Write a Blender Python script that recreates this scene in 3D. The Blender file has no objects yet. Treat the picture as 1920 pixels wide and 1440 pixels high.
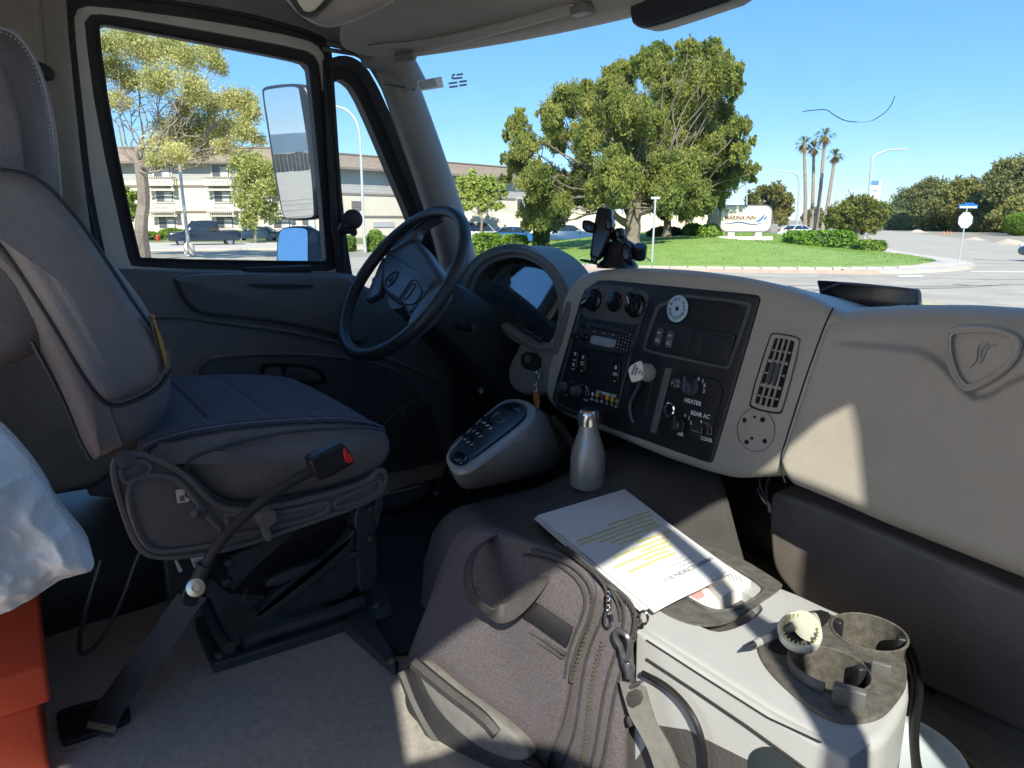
import bpy, math, random
import numpy as np
from mathutils import Vector, Matrix, Quaternion
R = math.radians
random.seed(7)
sc = bpy.context.scene
col = sc.collection
# ------------------------------------------------------------------ camera model (photo 1920x1440)
FP = 1342.0; TH = R(12.9); YW = R(55.3); CAMZ = 2.0
FW = Vector((-math.sin(YW), math.cos(YW), 0)); RT = Vector((math.cos(YW), math.sin(YW), 0)); UP = Vector((0, 0, 1))
CAM = Vector((0, 0, CAMZ))
def ray(px, py):
    x = px - 960; v = py - 720
    return FW * (FP * math.cos(TH) - v * math.sin(TH)) + RT * x - UP * (FP * math.sin(TH) + v * math.cos(TH))
def PX(px, py, X): r = ray(px, py); return CAM + r * (X / r.x)
def PY(px, py, Y): r = ray(px, py); return CAM + r * (Y / r.y)
def PZ(px, py, z): r = ray(px, py); return CAM + r * (z / r.z)          # z below the eye
def PD(px, py, d): return CAM + ray(px, py) * (d / FP)
def PF(px, py, f):                                                       # horizontal distance f along the view
    r = ray(px, py); return CAM + r * (f / r.dot(FW))
def v3(x, y, z): return Vector((x, y, z + CAMZ))                         # eye-relative height
class Plane:
    def __init__(s, p, n, up=UP):
        s.p = Vector(p); s.n = Vector(n).normalized()
        if s.n.dot(CAM - s.p) < 0: s.n = -s.n
        s.u = up.cross(s.n)
        if s.u.length < 1e-3: s.u = Vector((1, 0, 0))
        s.u.normalize(); s.v = s.n.cross(s.u)
    def hit(s, px, py): r = ray(px, py); return CAM + r * ((s.p - CAM).dot(s.n) / r.dot(s.n))
    def to2(s, P): d = P - s.p; return (d.dot(s.u), d.dot(s.v))
    def to3(s, a, b, h=0): return s.p + s.u * a + s.v * b + s.n * h
    def px2(s, px, py): return s.to2(s.hit(px, py))
    def off(s, d): q = Plane.__new__(Plane); q.p = s.p + s.n * d; q.n = s.n; q.u = s.u; q.v = s.v; return q
def plane3(a, b, c): return Plane(a, (b - a).cross(c - a))
# ------------------------------------------------------------------ materials
MATS = {}
def mat(name, color, rough=.6, var=.12, vscale=6, bump=0, bscale=300, metal=0, spec=.5, trans=0, color2=None, coat=0, detail=4, emit=None, stretch=None):
    if name in MATS: return MATS[name]
    m = bpy.data.materials.new(name); m.use_nodes = True; nt = m.node_tree; N = nt.nodes; L = nt.links
    b = N['Principled BSDF']; b.inputs['Roughness'].default_value = rough; b.inputs['Metallic'].default_value = metal
    b.inputs['Specular IOR Level'].default_value = spec
    if coat: b.inputs['Coat Weight'].default_value = coat; b.inputs['Coat Roughness'].default_value = .05
    if trans: b.inputs['Transmission Weight'].default_value = trans
    c = (*color, 1)
    tc = N.new('ShaderNodeTexCoord'); src = tc.outputs['Object']
    if stretch:
        mp = N.new('ShaderNodeMapping'); mp.inputs['Scale'].default_value = stretch; L.new(src, mp.inputs['Vector']); src = mp.outputs['Vector']
    if var or color2:
        n = N.new('ShaderNodeTexNoise'); n.inputs['Scale'].default_value = vscale; n.inputs['Detail'].default_value = detail; n.inputs['Roughness'].default_value = .65
        L.new(src, n.inputs['Vector'])
        r = N.new('ShaderNodeValToRGB'); r.color_ramp.elements[0].position = .3; r.color_ramp.elements[1].position = .7
        c2 = (*color2, 1) if color2 else tuple(min(1, k * (1 + var)) for k in color) + (1,)
        c1 = c if color2 else tuple(k * (1 - var) for k in color) + (1,)
        r.color_ramp.elements[0].color = c1; r.color_ramp.elements[1].color = c2
        L.new(n.outputs['Fac'], r.inputs['Fac']); L.new(r.outputs['Color'], b.inputs['Base Color'])
        mr = N.new('ShaderNodeMapRange'); mr.inputs['To Min'].default_value = max(.02, rough - .08); mr.inputs['To Max'].default_value = min(1, rough + .08)
        L.new(n.outputs['Fac'], mr.inputs['Value']); L.new(mr.outputs['Result'], b.inputs['Roughness'])
    else: b.inputs['Base Color'].default_value = c
    if bump:
        n2 = N.new('ShaderNodeTexNoise'); n2.inputs['Scale'].default_value = bscale; n2.inputs['Detail'].default_value = 2
        L.new(src, n2.inputs['Vector'])
        bp = N.new('ShaderNodeBump'); bp.inputs['Strength'].default_value = min(1, bump); bp.inputs['Distance'].default_value = .001 * max(1, 300 / bscale)
        L.new(n2.outputs['Fac'], bp.inputs['Height']); L.new(bp.outputs['Normal'], b.inputs['Normal'])
    if emit: b.inputs['Emission Color'].default_value = (*emit[0], 1); b.inputs['Emission Strength'].default_value = emit[1]
    MATS[name] = m; return m
def glassmat(name, tint=(.93, .95, .96), refl=1.0, dirt=0.0):
    if name in MATS: return MATS[name]
    m = bpy.data.materials.new(name); m.use_nodes = True; nt = m.node_tree; N = nt.nodes; L = nt.links; N.remove(N['Principled BSDF'])
    out = N['Material Output']; t = N.new('ShaderNodeBsdfTransparent'); t.inputs['Color'].default_value = (*tint, 1)
    g = N.new('ShaderNodeBsdfGlossy'); g.inputs['Roughness'].default_value = .02
    ge = N.new('ShaderNodeNewGeometry'); dt = N.new('ShaderNodeVectorMath'); dt.operation = 'DOT_PRODUCT'; L.new(ge.outputs['Incoming'], dt.inputs[0]); L.new(ge.outputs['Normal'], dt.inputs[1])
    ab = N.new('ShaderNodeMath'); ab.operation = 'ABSOLUTE'; L.new(dt.outputs['Value'], ab.inputs[0]); iv = N.new('ShaderNodeMath'); iv.operation = 'SUBTRACT'; iv.inputs[0].default_value = 1; L.new(ab.outputs[0], iv.inputs[1])
    pw = N.new('ShaderNodeMath'); pw.operation = 'POWER'; pw.inputs[1].default_value = 5; L.new(iv.outputs[0], pw.inputs[0]); lw = N.new('ShaderNodeMath'); lw.operation = 'MULTIPLY_ADD'; lw.inputs[1].default_value = .96; lw.inputs[2].default_value = .03; L.new(pw.outputs[0], lw.inputs[0])
    mu = N.new('ShaderNodeMath'); mu.operation = 'MULTIPLY'; mu.inputs[1].default_value = refl; mu.use_clamp = True
    mx = N.new('ShaderNodeMixShader'); L.new(lw.outputs[0], mu.inputs[0]); L.new(mu.outputs[0], mx.inputs[0]); L.new(t.outputs[0], mx.inputs[1]); L.new(g.outputs[0], mx.inputs[2])
    last = mx.outputs[0]
    if dirt:
        d = N.new('ShaderNodeBsdfDiffuse'); d.inputs['Color'].default_value = (.5, .5, .5, 1)
        n = N.new('ShaderNodeTexNoise'); n.inputs['Scale'].default_value = 9; n.inputs['Detail'].default_value = 6
        tc = N.new('ShaderNodeTexCoord'); L.new(tc.outputs['Object'], n.inputs['Vector'])
        mm = N.new('ShaderNodeMath'); mm.operation = 'MULTIPLY'; mm.inputs[1].default_value = dirt; L.new(n.outputs['Fac'], mm.inputs[0])
        m2 = N.new('ShaderNodeMixShader'); L.new(mm.outputs[0], m2.inputs[0]); L.new(last, m2.inputs[1]); L.new(d.outputs[0], m2.inputs[2]); last = m2.outputs[0]
    L.new(last, out.inputs['Surface']); MATS[name] = m; return m
# ------------------------------------------------------------------ mesh building
def smooth(pts, it=2, closed=True, k=.25):
    pts = [Vector(p) for p in pts]
    for _ in range(it):
        o = []; n = len(pts)
        if closed:
            for i in range(n):
                a, b = pts[i], pts[(i + 1) % n]; o += [a.lerp(b, k), a.lerp(b, 1 - k)]
        else:
            o = [pts[0]]
            for i in range(n - 1):
                a, b = pts[i], pts[i + 1]; o += [a.lerp(b, k), a.lerp(b, 1 - k)]
            o.append(pts[-1])
        pts = o
    return pts
def resample(pts, n, closed=True):
    pts = [Vector(p) for p in pts]; q = pts + [pts[0]] if closed else pts
    L = [0]
    for a, b in zip(q, q[1:]): L.append(L[-1] + (b - a).length)
    T = L[-1]; out = []; j = 0
    for i in range(n):
        t = T * i / (n if closed else n - 1)
        while j < len(L) - 2 and L[j + 1] < t: j += 1
        s = (t - L[j]) / max(1e-9, L[j + 1] - L[j]); out.append(q[j].lerp(q[j + 1], min(1, max(0, s))))
    return out
def area2(p): return .5 * sum(a[0] * b[1] - b[0] * a[1] for a, b in zip(p, p[1:] + p[:1]))
def inset(p, d):                                                        # p counter-clockwise 2D
    n = len(p); o = []
    for i in range(n):
        a, b, c = p[i - 1], p[i], p[(i + 1) % n]
        e1 = (b - a); e2 = (c - b)
        n1 = Vector((-e1.y, e1.x)); n2 = Vector((-e2.y, e2.x))
        if n1.length < 1e-9: n1 = n2.copy()
        if n2.length < 1e-9: n2 = n1.copy()
        if n1.length < 1e-9: o.append(b.copy()); continue
        n1.normalize(); n2.normalize(); m = n1 + n2
        if m.length < .3: m = n1
        m.normalize(); k = 1 / max(.5, m.dot(n1)); o.append(b + m * d * k)
    return o
class MB:
    def __init__(s): s.v = []; s.f = []
    def add(s, vs, fs):
        o = len(s.v); s.v += [Vector(a) for a in vs]; s.f += [tuple(i + o for i in f) for f in fs]; return s
    def loft(s, rings, closed=True, cap0=True, cap1=True):
        n = len(rings[0]); vs = [p for r in rings for p in r]; fs = []
        for i in range(len(rings) - 1):
            for j in range(n if closed else n - 1):
                k = (j + 1) % n; fs.append((i * n + j, i * n + k, (i + 1) * n + k, (i + 1) * n + j))
        if closed and cap0: fs.append(tuple(reversed(range(n))))
        if closed and cap1: fs.append(tuple((len(rings) - 1) * n + j for j in range(n)))
        return s.add(vs, fs)
    def puff(s, pl, pts2, thick, r=.005, rb=.002, bulge=0, it=2, steps=4, k=.25, n=None, warp=None, dirv=None):
        """outline on plane, body goes away from the camera by thick, rounded front edge r"""
        p = [Vector((a[0], a[1])) for a in pts2]
        if area2(p) < 0: p.reverse()
        p = smooth(p, it, True, k)
        if n: p = resample(p, n)
        rings = []; capn = []
        cen = sum(p, Vector((0, 0))) / len(p)
        if bulge:
            base = inset(p, r)
            for q in (.0, .3, .55, .78, .92, .975, .995):
                rr = [cen.lerp(a, max(q, .01)) for a in base]; rings.append([pl.to3(a.x, a.y, bulge * (1 - q * q)) for a in rr])
        for i in range(steps + 1):
            t = i / steps * math.pi / 2
            rings.append([(pl.to3(a.x, a.y, 0) + dirv * (r * (1 - math.cos(t))) if dirv is not None else pl.to3(a.x, a.y, -r * (1 - math.cos(t)))) for a in inset(p, r * (1 - math.sin(t)))])
        m = 2 if rb > 0 else 0
        def T3(a, h): return pl.to3(a.x, a.y, 0) + dirv * (-h) if (dirv is not None and h < 0) else pl.to3(a.x, a.y, h)
        for i in range(m + 1):
            t = math.pi / 2 * i / max(1, m)
            rings.append([T3(a, -thick + rb * (1 - math.sin(t))) for a in inset(p, rb * (1 - math.cos(t)))])
        if warp: rings = [[warp(q) for q in rg] for rg in rings]
        rings = [list(reversed(g)) for g in rings]
        return s.loft(rings)
    def ppuff(s, pl, px, thick, **k): return s.puff(pl, [pl.px2(*a) for a in px], thick, **k)
    def box(s, c, d, ax=None, r=0):
        c = Vector(c); ax = ax or (Vector((1, 0, 0)), Vector((0, 1, 0)), Vector((0, 0, 1)))
        if r:
            pl = Plane.__new__(Plane); pl.p = c + ax[2] * d[2] / 2; pl.n = ax[2]; pl.u = ax[0]; pl.v = ax[1]
            a, b = d[0] / 2, d[1] / 2; q = []
            for sx, sy, t0 in ((1, 1, 0), (-1, 1, 90), (-1, -1, 180), (1, -1, 270)):
                for t in (0, 30, 60, 90): q.append((sx * (a - r) + r * math.cos(R(t0 + t)), sy * (b - r) + r * math.sin(R(t0 + t))))
            return s.puff(pl, q, d[2], r=min(r, d[2] * .45), rb=min(r * .5, d[2] * .2), it=0)
        vs = [c + ax[0] * (i * d[0] / 2) + ax[1] * (j * d[1] / 2) + ax[2] * (k * d[2] / 2) for i in (-1, 1) for j in (-1, 1) for k in (-1, 1)]
        return s.add(vs, [(0, 1, 3, 2), (4, 6, 7, 5), (0, 4, 5, 1), (2, 3, 7, 6), (0, 2, 6, 4), (1, 5, 7, 3)])
    def tube(s, path, r, n=8, closed=False, caps=True, flat=None, up=None):
        path = [Vector(p) for p in path]; rings = []; m = len(path); pn = None
        for i, p in enumerate(path):
            a = path[i - 1] if (i or closed) else p; b = path[(i + 1) % m] if (i < m - 1 or closed) else p
            t = (b - a).normalized() if (b - a).length > 1e-9 else Vector((0, 0, 1))
            if up is not None: x = Vector(up)
            elif pn is None: x = Vector((0, 0, 1)) if abs(t.z) < .9 else Vector((1, 0, 0))
            else: x = pn
            x = (x - t * x.dot(t)); x = x.normalized() if x.length > 1e-6 else t.orthogonal().normalized()
            pn = x; y = t.cross(x); rr = r[i] if isinstance(r, (list, tuple)) else r
            fl = flat or 1
            rings.append([p + x * (rr * fl * math.cos(2 * math.pi * j / n)) + y * (rr * math.sin(2 * math.pi * j / n)) for j in range(n)])
        if closed: rings.append(rings[0]); return s.loft(rings, True, False, False)
        return s.loft(rings, True, caps, caps)
    def cyl(s, a, b, r0, r1=None, n=16, bev=0):
        a = Vector(a); b = Vector(b); r1 = r0 if r1 is None else r1
        if bev:
            d = (b - a).normalized()
            return s.tube([a, a + d * .0001, a + d * bev * .3, a + d * bev, b - d * bev, b - d * bev * .3, b - d * .0001, b],
                          [max(r0 - bev, .0001), r0 - bev, r0 - bev * .3, r0, r1, r1 - bev * .3, r1 - bev, max(r1 - bev, .0001)], n)
        return s.tube([a, b], [r0, r1], n)
    def lathe(s, c, ax, prof, n=32, cap0=True, cap1=True):
        ax = Vector(ax).normalized(); x = ax.orthogonal().normalized(); y = ax.cross(x); c = Vector(c)
        return s.loft([[c + ax * h + (x * math.cos(2 * math.pi * j / n) + y * math.sin(2 * math.pi * j / n)) * rr for j in range(n)] for rr, h in prof], True, cap0, cap1)
    def band(s, outer, inner, thick_v, m=96):
        """frame between two closed 3D outlines, given thickness vector"""
        o = resample(outer, m); i = resample(inner, m)
        best = min(range(m), key=lambda k: sum((o[j] - i[(j + k) % m]).length for j in range(0, m, 8)))
        i = i[best:] + i[:best]; t = Vector(thick_v)
        return s.loft([o, i, [p + t for p in i], [p + t for p in o], o], True, False, False)
    def grid(s, fn, nu, nv, thick=None):
        vs = [fn(i / nu, j / nv) for i in range(nu + 1) for j in range(nv + 1)]
        fs = [(i * (nv + 1) + j, (i + 1) * (nv + 1) + j, (i + 1) * (nv + 1) + j + 1, i * (nv + 1) + j + 1) for i in range(nu) for j in range(nv)]
        s.add(vs, fs)
        if thick is not None:
            t = Vector(thick); o = len(s.v); s.add([p + t for p in vs], [tuple(reversed(f)) for f in fs]); a0 = o - len(vs)
            def strip(ids):
                for a, b in zip(ids, ids[1:]): s.f.append((a0 + a, o + a, o + b, a0 + b))
            w = nv + 1
            strip([i * w for i in range(nu + 1)]); strip([i * w + nv for i in range(nu, -1, -1)]); strip(list(range(w - 1, -1, -1))); strip([nu * w + j for j in range(w)])
        return s
    def text(s, txt, pl, px, size, rot=0, h=.0006, ang_px=None, align='CENTER', bold=0):
        """raised lettering on a plane; centre at photo point px"""
        cu = bpy.data.curves.new('t', 'FONT'); cu.body = txt; cu.size = size; cu.align_x = align; cu.align_y = 'CENTER'; cu.extrude = h / 2; cu.offset = bold
        cu.resolution_u = 2
        o = bpy.data.objects.new('t', cu); me = o.to_mesh()
        a, b = pl.px2(*px) if not isinstance(px, Vector) else pl.to2(px)
        if ang_px: c = pl.px2(*ang_px); rot = math.atan2(c[1] - b, c[0] - a)
        cs, sn = math.cos(rot), math.sin(rot)
        s.add([pl.to3(a + q.co.x * cs - q.co.y * sn, b + q.co.x * sn + q.co.y * cs, q.co.z + h / 2) for q in me.vertices], [tuple(f.vertices) for f in me.polygons])
        o.to_mesh_clear(); bpy.data.objects.remove(o); bpy.data.curves.remove(cu); return s
    def each(s, name, m, parent=None, **k):
        par = list(range(len(s.v)))
        def find(i):
            while par[i] != i: par[i] = par[par[i]]; i = par[i]
            return i
        for f in s.f:
            for j in f[1:]: par[find(j)] = find(f[0])
        grp = {}
        for f in s.f: grp.setdefault(find(f[0]), []).append(f)
        o = None
        for fs in grp.values():
            ids = sorted({i for f in fs for i in f}); mp = {i: n for n, i in enumerate(ids)}; q = MB(); q.add([s.v[i] for i in ids], [tuple(mp[i] for i in f) for f in fs]); o = q.build(name, m, parent, **k)
        return o
    def build(s, name, m, parent=None, sharp=40, flat=False, mods=None, **tg):
        me = bpy.data.meshes.new(name); org = Vector((0, 0, 0))
        if parent is None and s.v:
            xs = [p.x for p in s.v]; ys = [p.y for p in s.v]; zs = [p.z for p in s.v]
            org = Vector(((min(xs) + max(xs)) / 2, (min(ys) + max(ys)) / 2, min(zs)))
        elif parent is not None: org = Vector(parent['_o'])
        me.from_pydata([tuple(p - org) for p in s.v], [], s.f); me.update()
        if not flat:
            me.polygons.foreach_set('use_smooth', [True] * len(me.polygons)); me.set_sharp_from_angle(angle=R(sharp))
        me.materials.append(m); o = bpy.data.objects.new(name, me); col.objects.link(o)
        if parent is not None: o.parent = parent
        else: o.location = org
        o['_o'] = tuple(org)
        tag(o, **tg); return o
def tag(o, label=None, cat=None, group=None, kind=None):
    if label: o['label'] = label
    if cat: o['category'] = cat
    if group: o['group'] = group
    if kind: o['kind'] = kind
    return o
def thing(name, loc, label, cat, group=None):
    o = bpy.data.objects.new(name, None); col.objects.link(o); o.location = loc; o['_o'] = tuple(loc); o.empty_display_size = .1
    return tag(o, label, cat, group)
def rrect(cx, cy, w, h, r, n=4):
    q = []
    for sx, sy, t0 in ((1, 1, 0), (-1, 1, 90), (-1, -1, 180), (1, -1, 270)):
        for i in range(n + 1): t = R(t0 + 90 * i / n); q.append((cx + sx * (w / 2 - r) + r * math.cos(t), cy + sy * (h / 2 - r) + r * math.sin(t)))
    return q
def frame(z):                                                            # axes from a direction
    z = Vector(z).normalized(); x = UP.cross(z); x = x.normalized() if x.length > 1e-3 else Vector((1, 0, 0)); return x, z.cross(x), z
SUNR = 0.0
# ================================================================== INTERIOR MATERIALS
dashm = mat('dash_plastic', (.44, .395, .335), .45, .10, 5, .6, 420)
lowm = mat('lower_vinyl', (.22, .19, .175), .5, .12, 14, .5, 260)
conm = mat('console_plastic', (.46, .46, .455), .5, .06, 8, .15, 600)
doorm = mat('door_plastic', (.18, .18, .185), .42, .12, 7, .4, 450)
darkm = mat('dark_plastic', (.085, .087, .092), .45, .15, 10, .3, 400)
blk = mat('black_plastic', (.018, .019, .022), .42, .2, 20, .2, 500)
gloss = mat('gloss_black', (.01, .011, .014), .18, 0)
rub = mat('black_rubber', (.036, .036, .038), .6, .2, 12, .3, 300)
blkhole = mat('recess_black', (.004, .004, .005), .8, 0)
vinyl = mat('seat_vinyl', (.205, .185, .18), .48, .12, 9, .7, 220)
vinyl2 = mat('seat_side_vinyl', (.165, .15, .148), .45, .15, 12, .6, 240)
fabric = mat('seat_fabric', (.095, .10, .135), .8, .3, 260, .8, 700)
covm = mat('cover_mat', (.085, .078, .075), .6, .2, 5, .6, 180)
floorm = mat('floor_rubber', (.31, .285, .26), .36, .3, 90, .6, 300, color2=(.47, .435, .395), detail=8)
steel = mat('brushed_steel', (.62, .61, .6), .28, .06, 40, metal=1)
chrome = mat('chrome', (.75, .75, .75), .12, 0, metal=1)
white_p = mat('cream_plastic', (.82, .78, .66), .4, .04)
paper = mat('white_paper', (.86, .86, .87), .75, .02, 3)
ink = mat('white_print', (.8, .8, .8), .6, 0)
inkd = mat('dark_print', (.10, .10, .13), .7, 0)
trimm = mat('painted_trim', (.80, .76, .68), .4, .12, 6)
pillm = mat('pillar_trim', (.30, .29, .27), .5, .1, 8, .4, 400)
headm = mat('headliner', (.34, .32, .295), .85, .12, 15, .7, 200)
visorm = mat('visor_vinyl', (.42, .40, .365), .6, .06, 9, .4, 350)
winglass = glassmat('window_glass', (.93, .95, .95), 1.0, .03)
lens = glassmat('cluster_lens', (.75, .8, .85), 9.0, .02)
PLD = Plane(v3(-2.05, 0, 0), (1, 0, 0))
PC = Plane(v3(-1, 1.02, -.45), (0, -.983, .18))
def XP(x): return Plane(v3(x, 0, 0), (1, 0, 0))
def YP(y): return Plane(v3(0, y, 0), (0, -1, 0))
def ZP(z): return Plane(v3(0, 0, z), (0, 0, 1))
def pxs(pl, L): return [pl.hit(*a) for a in L]
def sm(pl, L, it=2, closed=True): return smooth(pxs(pl, L), it, closed)
# ================================================================== CAB SHELL (setting)
b = MB(); b.box(v3(-.9, .25, -.80), (2.7, 2.3, .04)); b.build('floor', floorm, kind='structure')
# dark mat in the driver's footwell, with a lip
b = MB(); b.puff(ZP(-.768), [ZP(-.768).px2(*a) for a in [(655, 1145), (715, 1110), (700, 940), (850, 880), (1000, 880), (1000, 1080), (860, 1130), (760, 1250)]], .012, r=.006, rb=0)
b.build('floor_mat', mat('mat_rubber', (.014, .015, .018), .6, .25, 30, .6, 200), label='black rubber mat in the footwell beside the seat pedestal', cat='floor mat')
# step box behind the seat pedestal
b = MB(); b.puff(ZP(-.70), [ZP(-.70).px2(*a) for a in [(-400, 1330), (-60, 1175), (70, 1122), (330, 1058), (420, 1000), (330, 800), (-300, 760)]], .08, r=.01, rb=0, it=1)
b.build('floor_riser', mat('riser_vinyl', (.022, .023, .026), .55, .25, 10, .4, 200), kind='structure')
# ceiling and side headliner
tl = sm(XP(-2.035), [(-160, -60), (125, -22), (300, 8), (450, 30), (560, 58), (622, 86), (690, 112), (760, 150)], 2, False); tl = resample(tl, 40, False)
b = MB()
def hl(u, v):
    i = min(39, int(u * 39)); p = tl[i]; t = v
    x = p.x + (.42 * t); z = p.z + .20 * math.sin(min(1, t * 1.05) * math.pi / 2)
    return Vector((x, p.y - .06 * t, z))
b.grid(hl, 39, 12, (.0, 0, .02)); b.build('side_headliner', headm, kind='structure')
b = MB(); b.box(v3(-.69, -.05, .74), (2.02, 2.35, .03)); b.box(v3(-1.8, .0, .68), (.3, 2.3, .09)); b.build('ceiling', headm, kind='structure')
# B pillar
b = MB(); b.ppuff(XP(-1.96), [(-300, -200), (118, -200), (126, 20), (142, 180), (158, 330), (178, 470), (240, 620), (300, 900), (-300, 1000)], .1, r=.03, it=1)
b.ppuff(XP(-1.94), [(-300, -200), (60, -200), (85, 100), (100, 330), (110, 600), (-300, 700)], .05, r=.02, it=1)
bp_ = b.build('side_pillar', mat('pillar_cloth', (.32, .29, .25), .8, .12, 20, .6, 300), kind='structure')
b = MB(); b.ppuff(XP(-1.93), [(60, 110), (85, 118), (102, 130), (106, 142), (92, 150), (70, 140)], .03, r=.008)
b.build('belt_guide', rub, label='dark belt guide loop on the pillar beside the headrest', cat='belt guide')
# rear of cab behind the seat (dark)
b = MB(); b.box(v3(-1.7, -.42, -.1), (.75, .04, 1.5)); b.build('rear_wall', mat('rear_trim', (.05, .048, .05), .7, .2, 6, .4, 200), kind='structure')
# ------------------------------------------------------------------ DOOR
door = thing('cab_door', v3(-2.03, .45, -.75), 'dark grey driver door with framed side window, quarter window and map pocket', 'door')
G = [(182, 52), (188, 44), (200, 44), (395, 80), (560, 112), (578, 120), (582, 135), (598, 300), (613, 480), (612, 490), (600, 492), (268, 487), (258, 480), (205, 220)]
RO = [(157, 45), (163, 30), (180, 22), (400, 60), (570, 92), (595, 105), (603, 130), (618, 300), (632, 500), (628, 508), (612, 510), (250, 503), (240, 490), (182, 230)]
TO = [(138, 40), (143, 16), (160, 6), (400, 38), (580, 72), (608, 92), (614, 130), (626, 300), (640, 510), (630, 520), (610, 522), (236, 520), (205, 510), (188, 432), (170, 335), (157, 215)]
SO = [(121, 40), (124, -8), (150, -16), (400, 12), (590, 62), (616, 84), (621, 130), (632, 300), (648, 520), (630, 530), (610, 532), (236, 530), (190, 520), (177, 432), (152, 335), (138, 215)]
b = MB(); b.band(sm(PLD.off(.012), TO, 1), sm(PLD.off(.012), RO, 1), (-.03, 0, 0)); b.build('window_surround', trimm, door)
b = MB(); b.band(sm(PLD.off(.022), SO, 1), sm(PLD.off(.022), TO, 1), (-.05, 0, 0)); b.tube(sm(PLD.off(.022), SO, 2), .007, 8, True); b.build('door_seal', rub, door)
b = MB(); b.band(sm(PLD, RO, 1), sm(PLD, G, 1), (-.04, 0, 0)); b.tube(sm(PLD.off(.003), G, 1), .004, 6, True); b.build('window_rubber', rub, door)
b = MB(); b.puff(PLD.off(-.02), [PLD.off(-.02).px2(*a) for a in RO], .005, r=.001, rb=0, it=1); b.build('side_window', winglass, door)
QG = [(623, 158), (632, 148), (645, 150), (665, 168), (700, 245), (735, 330), (765, 400), (790, 470), (800, 520), (790, 545), (680, 545), (664, 535), (650, 450), (635, 300)]
QR = [(612, 150), (620, 130), (640, 122), (660, 128), (680, 150), (720, 235), (755, 325), (785, 395), (812, 465), (825, 520), (815, 560), (670, 562), (652, 548), (638, 450), (624, 300)]
QT = [(604, 150), (612, 112), (640, 102), (672, 110), (698, 140), (740, 230), (775, 320), (806, 395), (835, 465), (850, 520), (840, 585), (660, 580), (640, 555), (628, 450), (614, 300)]
PQ = PLD.off(.004)
b = MB(); b.band(sm(PQ.off(.002), QT, 1), sm(PQ.off(.002), QR, 1), (-.03, 0, 0)); b.build('quarter_surround', mat('seal_grey', (.09, .09, .095), .45, .1), door)
b = MB(); b.band(sm(PQ, QR, 1), sm(PQ, QG, 1), (-.04, 0, 0)); b.build('quarter_rubber', rub, door)
b = MB(); b.puff(PQ.off(-.02), [PQ.off(-.02).px2(*a) for a in QR], .005, r=.001, rb=0, it=1); b.build('quarter_window', winglass, door)
b = MB(); b.tube(sm(PLD.off(.03), [(606, 92), (640, 97), (676, 103), (705, 138), (748, 228), (783, 318), (815, 395), (846, 465)], 2, False), .006, 8); b.tube(sm(PLD.off(.032), [(612, 80), (650, 88), (690, 100), (718, 130), (762, 222), (797, 312), (830, 392), (862, 465)], 2, False), .009, 8); b.build('pillar_seal', mat('seal_light', (.2, .2, .2), .4), door)
b = MB()
for q in ([(616, 300), (625, 299), (637, 405), (625, 407)], [(629, 455), (640, 454), (651, 499), (633, 501)]): b.ppuff(PLD.off(.018), q, .003, r=.001, rb=0, it=1)
b.each('white_tape', mat('tape_white', (.75, .77, .78), .5), door)
b = MB(); b.ppuff(PLD.off(.025), [(605, 110), (616, 110), (640, 500), (655, 520), (628, 520)], .03, r=.006, it=1); b.build('window_divider', rub, door)
# panel below the window, with a real top shelf
b = MB(); b.ppuff(XP(-1.99), [(150, 504), (330, 507), (640, 512), (668, 516), (690, 540), (760, 555), (850, 580), (852, 905), (700, 925), (320, 945), (150, 930)], .075, r=.012, it=1, k=.1); b.build('door_panel', doorm, door)
b = MB(); b.ppuff(XP(-1.968), [(326, 511), (640, 515), (662, 520), (690, 560), (700, 610), (690, 650), (640, 634), (560, 611), (450, 597), (375, 591), (350, 570), (336, 545)], .03, r=.014, it=2); b.build('upper_panel', doorm, door)
b = MB(); b.tube(sm(XP(-1.985), [(240, 600), (330, 590), (420, 606), (560, 622), (700, 660), (840, 720)], 3, False), .006, 8)
b.tube(sm(XP(-1.983), [(369, 800), (366, 700), (376, 680), (400, 668), (520, 662), (640, 668), (740, 690), (800, 735), (832, 800), (838, 900)], 3, False), .005, 8)
b.tube(sm(XP(-1.983), [(690, 830), (715, 800), (745, 770), (790, 745), (840, 735)], 3, False), .004, 6); b.build('panel_moulding', doorm, door)
b = MB(); b.ppuff(XP(-1.982), [(374, 800), (372, 704), (381, 688), (402, 675), (520, 669), (640, 675), (735, 697), (793, 742), (824, 802), (830, 895), (700, 915), (400, 920)], .02, r=.004); b.build('map_pocket', darkm, door)
b = MB(); b.ppuff(XP(-1.977), [(489, 684), (495, 681), (560, 682), (600, 690), (612, 706), (614, 722), (489, 722)], .004, r=.001, it=1); bb = b.build('handle_recess', blkhole, door)
b = MB(); b.ppuff(XP(-1.962), [(496, 690), (520, 688), (530, 693), (531, 712), (497, 712)], .01, r=.004, it=1); b.ppuff(XP(-1.967), [(535, 690), (560, 688), (600, 700), (606, 716), (536, 714)], .01, r=.003, it=1); b.build('door_handle', darkm, door)
b = MB(); b.lathe(XP(-1.98).hit(757, 778), (1, 0, 0), [(.012, 0), (.012, .006), (.006, .009)]); b.lathe(XP(-1.98).hit(757, 778), (1, 0, 0), [(.004, .009), (.004, .011)]); b.build('speaker_knob', darkm, door)
zt = PLD.hit(520, 500).z - CAMZ
e_ = XP(-2.015).hit(520, 502)
b = MB(); b.puff(Plane(Vector((-2.012, e_.y, e_.z + .004)), (0, 0, 1)), rrect(0, 0, .03, .19, .014), .02, r=.003, it=0); b.build('defrost_vent', blk, door)
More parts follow.
